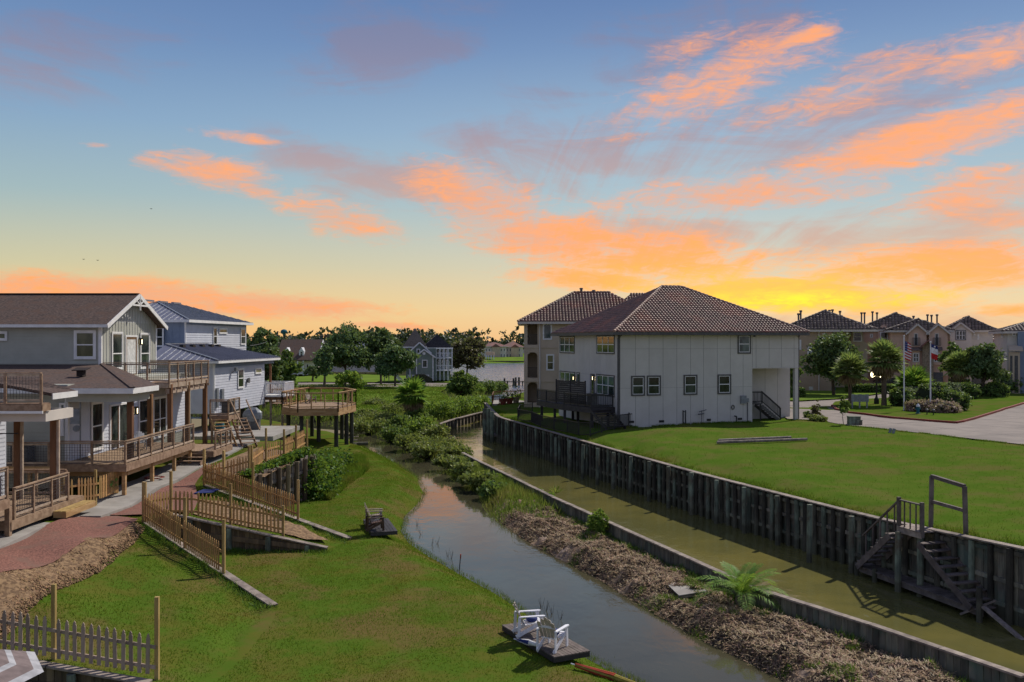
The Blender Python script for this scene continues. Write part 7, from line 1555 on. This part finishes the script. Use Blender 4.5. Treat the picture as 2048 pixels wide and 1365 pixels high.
# lamp posts with twin globes
def twin(label,px,pyb,pyt,lit,sp_=.55):
    b=G(px,pyb,3.15); zt_=H+(HY-pyt)/F*b.y; t=thing('street_lamp',label,'street lamp',(b.x,b.y,3.1),'twin globe street lamps'); m=MB(); m.lathe((b.x,b.y,3.1),[(.25,0),(.25,.5),(.12,.7),(.08,1),(.07,zt_-3.5)],10); m.build('post',M['black'],t)
    m=MB(); m.beam((b.x-sp_,b.y,zt_-.75),(b.x+sp_,b.y,zt_-.75),.07,.07); m.cyl((b.x,b.y,zt_-.75),(b.x,b.y,zt_-.3),.05,.02,6); m.build('arm',M['black'],t)
    for s_ in (-sp_,sp_):
        m=MB(); m.lathe((b.x+s_,b.y,zt_-.72),[(.06,0),(.1,.06)],8); o=m.build('fitting',M['black'],t); m=MB(); m.ell((b.x+s_,b.y,zt_-.42),.21,.21,.3,12,8); m.sm=True; m.build('globe',M['lamp'] if lit else M['lampglass'],o)
twin('lit twin globe street lamp beside the tallest fan palm',1753,808,741,True,.36)
twin('unlit twin globe street lamp in front of the right townhouse',2029,765,728,False,.4)
# flags
def flagpole(label,flabel,px,pyb,pyt,pyf0,pyf1,kind):
    b=G(px,pyb,3.15); zt_=H+(HY-pyt)/F*b.y; t=thing('flag_pole',label,'flag pole',(b.x,b.y,3.1),'white flag poles'); m=MB(); m.cyl((b.x,b.y,3.05),(b.x,b.y,zt_),.07,.045,10); m.build('pole',M['white2'],t); m=MB(); m.ell((b.x,b.y,zt_+.06),.09,.09,.09,10,6); m.build('finial',M['lampglass'],t)
    z1=H+(HY-pyf0)/F*b.y; z0=H+(HY-pyf1)/F*b.y; ft_=thing('flag',flabel,'flag',(b.x+.05,b.y,z1)); W_=.62; nz=13; nx=7
    def P(i,j,k=0): # i across 0..nx, j down 0..nz ; folds and droop
        f=i/nx; x=b.x+.07+W_*f*.9; y=b.y+.12*math.sin(f*9+j*.35)*f; z=z1-(z1-z0)*(j/nz)*.86-f*.55*(z1-z0)*.25; return (x,y+k,z)
    def cell(i0,i1,j0,j1,mt,nm,off=0):
        m=MB()
        for i in range(i0,i1):
            for j in range(j0,j1): m.add([P(i,j,off),P(i+1,j,off),P(i+1,j+1,off),P(i,j+1,off)],[(0,1,2,3)])
        m.build(nm,mt,ft_)
    if kind=='us':
        for j in range(nz): cell(0,nx,j,j+1,M['red'] if j%2==0 else M['flagw'],'stripe')
        cell(0,3,0,7,M['blue'],'canton',-.01); m=MB()
        for i in range(3):
            for j in range(4): x,y,z=P(i+.5,j*1.6+.6,-.02); m.box(x-.02,x+.02,y-.002,y,z-.02,z+.02)
        tag(m.build('stars',M['flagw'],ft_),kind='stuff')
    else:
        cell(0,nx,0,3,M['blue'],'blue_band'); cell(0,nx,3,8,M['flagw'],'white_band'); cell(0,nx,8,13,M['red'],'red_band'); x,y,z=P(3.5,1.5,-.02); m=MB(); pts=[(x+math.sin(k*math.pi/5)*(.12 if k%2==0 else .05),y,z+math.cos(k*math.pi/5)*(.12 if k%2==0 else .05)) for k in range(10)]; m.prism(pts,(0,.004,0)); m.build('star',M['flagw'],ft_)
flagpole('left white flag pole carrying the striped flag','limp red and white striped flag with blue canton on the left pole',1808,821,674,682,724,'us')
flagpole('right white flag pole carrying the white, red and blue flag','limp flag with blue, white and red bands on the right pole',1861,823,686,688,722,'tx')
# grey board sign / notice structure
b=G(1720,817,3.15); ns=thing('notice_board','back of a grey weathered board sign on posts at the tip of the island','sign',b); W_=35/F*b.y; z1=H+(HY-789)/F*b.y; z0=H+(HY-804)/F*b.y
for k in range(5): m=MB(); m.box(b.x-W_/2+k*W_/5+.01,b.x-W_/2+(k+1)*W_/5-.01,b.y-.04,b.y+.04,z0,z1-.03*(k%2)); m.build('board',M['metal'],ns)
for x in (-.42,0,.42): m=MB(); m.box(b.x+x*W_-.06,b.x+x*W_+.06,b.y+.04,b.y+.16,3.0,z1-.1); m.build('leg',M['metal'],ns)
# hydrants
for k,(px,py,l,c) in enumerate(((1836,827,'blue and white fire hydrant in front of the blossoming shrubs','h'),(1854,829,'small dark garden light right of the hydrant','d'),(1867,830,'smallest dark garden light at the kerb side of the shrubs','d'))):
    b=G(px,py,3.15); t=thing('fire_hydrant' if c=='h' else 'garden_light',l,'fire hydrant' if c=='h' else 'garden light',b)
    if c=='h': m=MB(); m.lathe((b.x,b.y,3.12),[(.2,0),(.2,.05),(.13,.08),(.13,.6)],12); m.cyl((b.x-.22,b.y,3.55),(b.x+.22,b.y,3.55),.07,.07,8); m.build('barrel',M['blue'] if False else M['teal'],t); m=MB(); m.lathe((b.x,b.y,3.72),[(.17,0),(.17,.06),(.1,.18),(.03,.26)],12); m.build('cap',M['white2'],t)
    else: m=MB(); m.lathe((b.x,b.y,3.12),[(.05,0),(.05,.35)],8); m.build('stem',M['black'],t); m=MB(); m.lathe((b.x,b.y,3.45),[(.12,0),(.14,.12),(.03,.2)],8); m.build('head',M['acgrey'],t)
# utility boxes on lot
for k,(px,py,s_,hh,l,mt) in enumerate(((1708,851,.42,.62,'green transformer box, widest of the three by the sapling','hedgecore'),(1701.5,850,.2,.6,'slim green utility pedestal left of the transformer box','hedgecore'),(1716,851,.24,.35,'low dark utility pedestal right of the transformer box','darktrim'))):
    b=onlot(px,py); t=thing('utility_box',l,'utility box',b,'utility boxes on the lot'); m=MB(); m.box(b.x-s_,b.x+s_,b.y-.25,b.y+.25,b.z-.1,b.z+hh); m.build('cabinet',M['utilgreen'] if 'utilgreen' in M else M['pile'],t); m=MB(); m.box(b.x-s_-.03,b.x+s_+.03,b.y-.28,b.y+.28,b.z+hh,b.z+hh+.05); m.build('lid',M['pile'],t)
b=onlot(1688,851); t=tree('young sapling with thin trunk beside the green utility boxes',b,2.35,.95,M['leaf_mid'],trunk_h=1.0,leaf=.09,ncl=60,nl=18,seed=71,tr=.03,lob=4)
for k,(px,py,w_,h_,l,mt) in enumerate(((1633,838,.8,1.5,'thin ornamental shrub at the house bed, tallest','leaf_brown'),(1615,838,.7,.6,'low shrub at the left of the house bed','leaf_mid'),(1642,843,1.1,.45,'low spreading shrub at the right of the house bed','leaf_olive'),(1626,842,.9,.45,'low spreading shrub at the middle of the house bed','leaf_olive'))):
    b=onlot(px,py); shrub(l,b,w_,h_,M[mt],leaf=.09,ncl=50,nl=18,group='shrubs in the bed beside the tile roof house')
# lot valve covers & pipes
for px,py,l in ((1779,866,'short pale pipe stub in the lot grass, left one'),(1786,867,'short pale pipe stub in the lot grass, right one')):
    b=onlot(px,py); m=MB(); m.cyl((b.x,b.y,b.z-.1),(b.x+.1,b.y,b.z+.3),.1,.1,10); tag(m.build('pipe_stub',M['metal']),l,'pipe','pipe stubs in the lot grass')
for k,(x0,y0,x1,y1,l) in enumerate(((1434,889,1614,883,'longer grey pole lying on the lot grass'),(1437,885,1582,879,'shorter grey pole lying behind the longer one on the lot grass'))):
    a,b=onlot(x0,y0),onlot(x1,y1); m=MB(); m.cyl(a+Z*.1,b+Z*.12,.1,.09,8); tag(m.build('lying_pole',M['cap']),l,'pole','poles lying on the lot grass')
# small yard signs
for px,py,l,mt in ((1667,786,'small blue yard sign on the verge behind the road','metal'),(1622,785,'small white yard sign lying on the verge','flagw')):
    b=G(px,py,3.1); t=thing('yard_sign',l,'sign',b,'yard signs on the verge'); m=MB(); m.box(b.x-.25,b.x+.25,b.y-.01,b.y+.01,3.4,3.8); m.build('panel',M['teal'] if mt=='metal' else M[mt],t); m=MB(); m.box(b.x-.02,b.x+.02,b.y-.005,b.y+.02,3.0,3.4); m.build('stake',M['acgrey'],t)
# ================================================================ lawn furniture
def adir(label,loc,rz,mt,bm,group=None,z=None):
    t=thing('lawn_chair',label,'chair',loc,group); fr=Fr(loc[0],loc[1],math.degrees(rz)); z=loc[2]   # U = forward, V = left
    p=lambda u,v,h: fr.p(u*.92,v*.92,z+h*.92)
    for k in range(5):
        v=-.23+k*.115; hh=1.0-.05*abs(k-2)**1.5; m=MB(); m.prism([p(-.22,v-.05,.33),p(-.22,v+.05,.33),p(-.50,v+.055,hh),p(-.505,v,hh+.02),p(-.50,v-.055,hh)],fr.U*.022); m.build('back_slat',bm,t)
    for k in range(5):
        u=-.2+k*.12; m=MB(); m.beam(p(u,-.26,.34+.018*k),p(u,.26,.34+.018*k),.10,.022); m.build('seat_slat',mt,t)
    m=MB(); m.beam(p(-.40,-.27,.72),p(-.40,.27,.72),.03,.06); m.build('back_rail',mt,t)
    for s_ in (-1,1):
        v=.30*s_; m=MB(); m.prism([p(-.42,v-.05,.60),p(.36,v-.06,.60),p(.42,v,.60),p(.36,v+.06,.60),p(-.42,v+.05,.60)],Z*.028); m.build('arm',mt,t)
        m=MB(); m.beam(p(.34,v,.0),p(.30,v,.60),.035,.10,up=fr.U); m.build('leg',mt,t)
        m=MB(); m.beam(p(-.50,v*.9,.0),p(.32,v*.9,.42),.03,.10); m.build('side_rail',mt,t); m=MB(); m.beam(p(-.42,v,.0),p(-.40,v,.6),.03,.08,up=fr.U); m.build('leg',mt,t)
    return t
def platform(label,corners,z,n,mt,group='low wooden sitting platforms on the lawn'):
    c=[Vector((a.x,a.y,0)) for a in corners]; ce=sum(c,Vector())/4; l=((c[2]-c[1])+(c[3]-c[0])); l.normalize(); s=Vector((-l.y,l.x,0)); L_=((c[2]-c[1]).length+(c[3]-c[0]).length)/4; W_=((c[1]-c[0]).length+(c[2]-c[3]).length)/4
    t=thing('wooden_platform',label,'platform',ce+Z*z,group); w_=2*W_/n
    for k in range(n): m=MB(); m.obox(ce,s,l,-W_+k*w_+.006,-W_+(k+1)*w_-.006,-L_,L_,z-.03,z+random.uniform(0,.006)); m.build('plank',mt,t)
    for e in (-1,1): m=MB(); m.obox(ce,s,l,-W_+.01,W_-.01,e*(L_-.05)-.04,e*(L_-.05)+.04,z-.16,z-.032); m.build('joist',M['blackwood'],t); m=MB(); m.obox(ce,s,l,e*(W_-.03)-.03,e*(W_-.03)+.03,-L_+.1,L_-.1,z-.16,z-.033); m.build('joist',M['blackwood'],t)
    return ce,l,s
zc=.98
cA=[G(1001,1247.4,zc),G(1072.6,1243,zc),G(1184,1303,zc),G(1105.4,1313.6,zc)]; ce,l_,s_=platform('grey brown plank platform with two white chairs at the creek edge',cA,zc,10,M['palletw'])
b=G(1060,1268,zc); adir('white plastic lawn chair further from the camera, seen from the side',(b.x,b.y,zc+.01),R(12),M['white2'],M['chairslat'],'white lawn chairs')
b2=G(1106,1296,zc); adir('white plastic lawn chair nearer the camera, showing its aged slatted back',(b2.x,b2.y,zc+.01),R(60),M['white2'],M['chairslat'],'white lawn chairs')
for bb,rz,l in ((b,12,'dark blue cushion on the seat of the further white chair'),(b2,60,'dark blue cushion on the seat of the nearer white chair')):
    fr=Fr(bb.x,bb.y,rz); m=MB(); m.ell(fr.p(.05,0,zc+.43),.17,.18,.09,10,6); m.sm=True; tag(m.build('cushion',M['blue']),l,'cushion','blue cushions')
cB=[G(728,1040,1.0),G(774,1036,1.0),G(797,1063,1.0),G(740.4,1064.8,1.0)]; platform('dark plank platform with two brown chairs on the middle of the lawn',cB,1.0,8,M['blackwood'])
b=G(746,1050,1.0); adir('tan lawn chair at the back of the dark platform',(b.x,b.y+.5,1.01),R(8),M['tanplastic'],M['tanplastic'],'lawn chairs on the dark platform'); b=G(752,1059,1.0); adir('dark brown lawn chair at the front of the dark platform',(b.x,b.y-.1,1.01),R(15),M['brownplastic'],M['brownplastic'],'lawn chairs on the dark platform')
def rolled(label,a,b,r0,r1,m1,m2,split,name='beach_umbrella',cat='umbrella'):
    a=Vector(a);b=Vector(b); t=thing(name,label,cat,a); d=b-a; m=MB(); m.cyl(a-d*.04,b+d*.02,.018,.018,6); m.build('pole',M['white2'],t)
    for k in range(9):
        an=k*.7; m=MB(); n=8; V=[]
        c=d.orthogonal().normalized(); e=d.normalized().cross(c); o=c*math.cos(an)+e*math.sin(an)
        p=lerp(a,b,split[0]); q=lerp(a,b,split[1]); m.beam(p+o*r0*.4,lerp(p,q,.55)+o*r1*.9,.05,.02,up=o); m.build('fold',m1 if k%3 else m2,t)
        if m2 is not m1: m=MB(); m.beam(lerp(p,q,.5)+o*r1*.8,q+o*r1*.3,.05,.02,up=o); m.build('fold',m2,t)
a=G(1148,1331,.85);b=G(1305,1368,.8); 
M['orange']=mat('orange_red_cloth',(.42,.055,.025)); M['yellow']=mat('olive_yellow_cloth',(.30,.24,.04))
rolled('folded orange and yellow umbrella lying on the grass near the bottom edge',(a.x,a.y,zl(a.x,a.y,.12)),(b.x,b.y,zl(b.x,b.y,.1)),.1,.11,M['orange'],M['yellow'],(.02,.95))
a=G(1030,1283,.9);b=G(1075,1301,.95); rolled('folded blue and white striped umbrella beside the white chair platform',(a.x,a.y,.96),(b.x+.1,b.y,1.08),.07,.08,M['royal'] if 'royal' in M else M['blue'],M['flagw'],(.1,.98))
# orange topped stake
a=G(918.5,1132,.2); m=MB(); m.cyl((a.x,a.y,0),(a.x+.05,a.y,.55),.022,.022,6); st_=m.build('survey_stake',M['acgrey']); tag(st_,'thin survey stake with orange top at the creek edge','stake'); m=MB(); m.cyl((a.x+.05,a.y,.5),(a.x+.06,a.y,.68),.026,.026,6); m.build('orange_tip',M['orange'],st_)
# plank lid on mud
a=G(1372,1166,.75); zz0=zspit(a.x,a.y)+.16; lp=thing('plywood_sheet','pale plywood sheet lying on the mud near the feather palm','board',(a.x,a.y,zz0)); q=[G(1330,1154,.75),G(1382,1156,.75),G(1419,1171,.75),G(1358,1180,.75)]; m=MB(); m.prism([(v.x,v.y,zz0) for v in q],(0,0,.03)); m.build('sheet',M['concrete'],lp); m=MB(); m.beam((q[3].x,q[3].y+.05,zz0-.06),(q[2].x,q[2].y+.05,zz0-.06),.06,.08); m.build('batten',M['cap'],lp)
# striped patio umbrella, bottom left
pu=thing('patio_umbrella','open patio umbrella with grey and white stripes cut by the bottom left corner','umbrella',(-9.4,16.4,.8)); hub=D(-118,1290,17.0); Rr=1.75; rim=hub.z-.62
M['stripe_a']=mat('mauve_grey_canvas',(.20,.155,.15),rough=.9); M['stripe_b']=mat('pale_grey_canvas',(.40,.40,.42),rough=.9)
for k in range(8):
    a0=k*math.pi/4+.2; a1=a0+math.pi/4; rr_=[0,.18,.25,.42,.49,.66,.73,.9,1.0]
    for j in range(8):
        P=lambda r,a:(hub.x+Rr*r*math.cos(a),hub.y+Rr*r*math.sin(a),hub.z+(rim-hub.z)*r); m=MB(); m.add([P(rr_[j],a0),P(rr_[j],a1),P(rr_[j+1],a1),P(rr_[j+1],a0)],[(0,1,2,3)]); m.build('canvas_strip',M['stripe_a'] if j%2==0 else M['stripe_b'],pu)
m=MB(); m.cyl((hub.x,hub.y,.9),(hub.x,hub.y,hub.z+.1),.03,.03,8); m.build('pole',M['acgrey'],pu)
# cap tails of the retaining walls, running out on the grass
for a,b,l in ((W1b,W1b+(W1b-W1a).normalized()*.9,'grey cap board tail lying on the grass below the first fence'),):
    pass
# bits and pieces
a=G(404,977,2.35); m=MB(); m.prism([(a.x-.3,a.y-.3,zt(a.x,a.y)+.14),(a.x+.5,a.y-.1,zt(a.x,a.y)+.14),(a.x+.6,a.y+.7,zt(a.x,a.y)+.18),(a.x-.1,a.y+.5,zt(a.x,a.y)+.2)],(0,0,.03)); tag(m.build('blue_bag',M['royal'] if 'royal' in M else M['blue']),'blue plastic bag lying on the gravel at the fence corner','bag')
hs=MB(); c=Vector((-18.0,46.5,2.52))
for k in range(40):
    a0,a1=k*.45,(k+1)*.45; r=.5-.004*k; hs.cyl(c+Vector((math.cos(a0)*r,math.sin(a0)*r,.02)),c+Vector((math.cos(a1)*r,math.sin(a1)*r,.02)),.02,.02,5,False)
tag(hs.build('garden_hose',M['kerb']),'coiled brown garden hose on the concrete walkway','hose')
for k,(x,y,l) in enumerate(((-18.45,42.3,'small red flower pot by the fence end on the walkway'),(-18.75,42.0,'pot with leafy plant beside the red flower pot'))):
    t=thing('plant_pot',l,'potted plant',(x,y,2.45)); m=MB(); m.lathe((x,y,2.46),[(.09,0),(.13,.25)],10); m.build('pot',M['orange'] if k==0 else M['darktrim'],t); cc=np.array([x,y,2.85])+RNG.normal(size=(90,3))*.13; V,F_=leaves(cc,.11); fast('foliage',V,F_,M['leaf_mid'],t)
# deck furniture silhouettes
adir('white patio chair on the lower deck behind the railing',(-19.3,48.0,3.77),R(-60),M['flagw'],M['flagw'])
adir('low lounge chair on the octagonal deck',(-17.3,79.6,4.06),R(-30),M['tanplastic'],M['tanplastic'])
def barrel(label,p,r,h,mt): t=thing('barrel',label,'barrel',p); m=MB(); m.lathe(p,[(r*.92,0),(r,.1),(r,h-.1),(r*.9,h)],14); m.build('drum',mt,t); m=MB(); m.lathe((p[0],p[1],p[2]+h*.5),[(r*1.03,0),(r*1.03,.05)],14); m.build('hoop',M['acgrey'],t)
barrel('dark barrel standing on the concrete under the metal roofed house',(-18.9,65.6,2.86),.33,.95,M['blackwood']); barrel('teal drum under the house beside the porch posts',(-20.3,64.3,2.86),.3,.85,M['teal'])
t=thing('covered_grill','silver covered grill under the white house near the piles','grill',(-19.2,68.5,2.86)); m=MB(); m.ell((-19.2,68.5,3.9),.75,.45,.6,14,8,.06); m.build('cover',M['metal'],t); m=MB(); m.box(-19.7,-18.7,68.2,68.8,2.86,3.6); m.build('cart',M['acgrey'],t)
# planks under the octagonal deck and driftwood
for k in range(7):
    a=Vector((-17.2+random.uniform(-1,1),78+random.uniform(-2,5),.35+.06*k)); an=random.uniform(-.4,.5); m=MB(); m.beam(a,a+Vector((math.cos(an)*3.2,math.sin(an)*3.2,.15*(k%3))),.22,.05); tag(m.build('loose_plank',M['cap']),['longest lowest','second lowest','third','middle','fifth','second highest','highest'][k]+' grey plank in the heap under the octagonal deck','plank','heap of boards under the octagonal deck')
m=MB(); m.cyl((-19.5,79.0,.45),(-12.5,80.3,.5),.17,.16,8); tag(m.build('low_rail',M['pile_d']),'dark log beam lying at the creek head beneath the octagonal deck','log')
for k,(px,py,l) in enumerate(((700,945,'grey driftwood stump on the lawn below the vines'),)):
    b=G(px,py,1.0); m=MB(); p=Vector((b.x,b.y,.85)); 
    for j in range(7): a=j*.9; e=p+Vector((math.cos(a)*random.uniform(.3,.8),math.sin(a)*.5,random.uniform(.1,.45))); m.cyl(p,e,.12,.03,6)
    m.cyl(p-Vector((.9,-.2,0)),p+Vector((.5,0,.15)),.15,.1,7); tag(m.build('driftwood',M['cap']),l,'driftwood')
# twigs standing in the creek
for k in range(10):
    px,py=[(834,1052),(863,1090),(875,1088),(895,1113),(902,1118),(1083,1215),(1092,1222),(1105,1228),(842,1070),(1120,1240)][k]; b=G(px,py,0); m=MB()
    for j in range(5): a=random.random()*6.28; m.cyl((b.x,b.y,-.1),(b.x+math.cos(a)*.12,b.y+math.sin(a)*.12,random.uniform(.15,.42)),.008,.004,4)
    tag(m.build('reed_tuft',M['trunk']),['bare twigs in the creek by the small bay','twig tuft right of the dark platform','thin twigs at the bank below the dark platform','twig tuft left of the survey stake','smallest twig tuft left of the survey stake','bare stems in the creek above the white chairs','second bare stems above the white chairs','bent stems in the creek right of the white chairs','twigs against the steep little bank','lone stems farthest down the creek edge'][k],'twigs','bare twigs at the creek edge')
# egg/yucca plant on seawall
b=G(1112,988,1.0); yc=thing('yucca','small yellow striped yucca on the end of the low seawall','plant',b); V=[];F_=[]
for k in range(26):
    a=k*2.4; e=R(random.uniform(20,75)); d=Vector((math.cos(a)*math.cos(e),math.sin(a)*math.cos(e),math.sin(e))); s=d.cross(Z).normalized()*.03; p=b; i=len(V); V+=[p,p+d*.3+s,p+d*.62-Z*.05,p+d*.3-s]; F_.append((i,i+1,i+2,i+3))
fast('leaves',V,F_,M['grass_m'],yc)
# birds
for k,(px,py) in enumerate(((302,418),(167,519),(195,521))):
    p=D(px,py,150); m=MB(); m.add([p,p+Vector((.12,0,.06)),p+Vector((.28,.1,0)),p+Vector((.1,.12,.02)),p+Vector((-.12,0,.06)),p+Vector((-.28,.1,0)),p+Vector((-.1,.12,.02))],[(0,1,2,3),(0,4,5,6)]); m.ell(p+Vector((0,.05,0)),.07,.2,.06,6,4); tag(m.build('bird',M['black']),['lone bird high in the left sky','left one of two small birds low in the left sky','right one of two small birds low in the left sky'][k],'bird','birds in the sky')
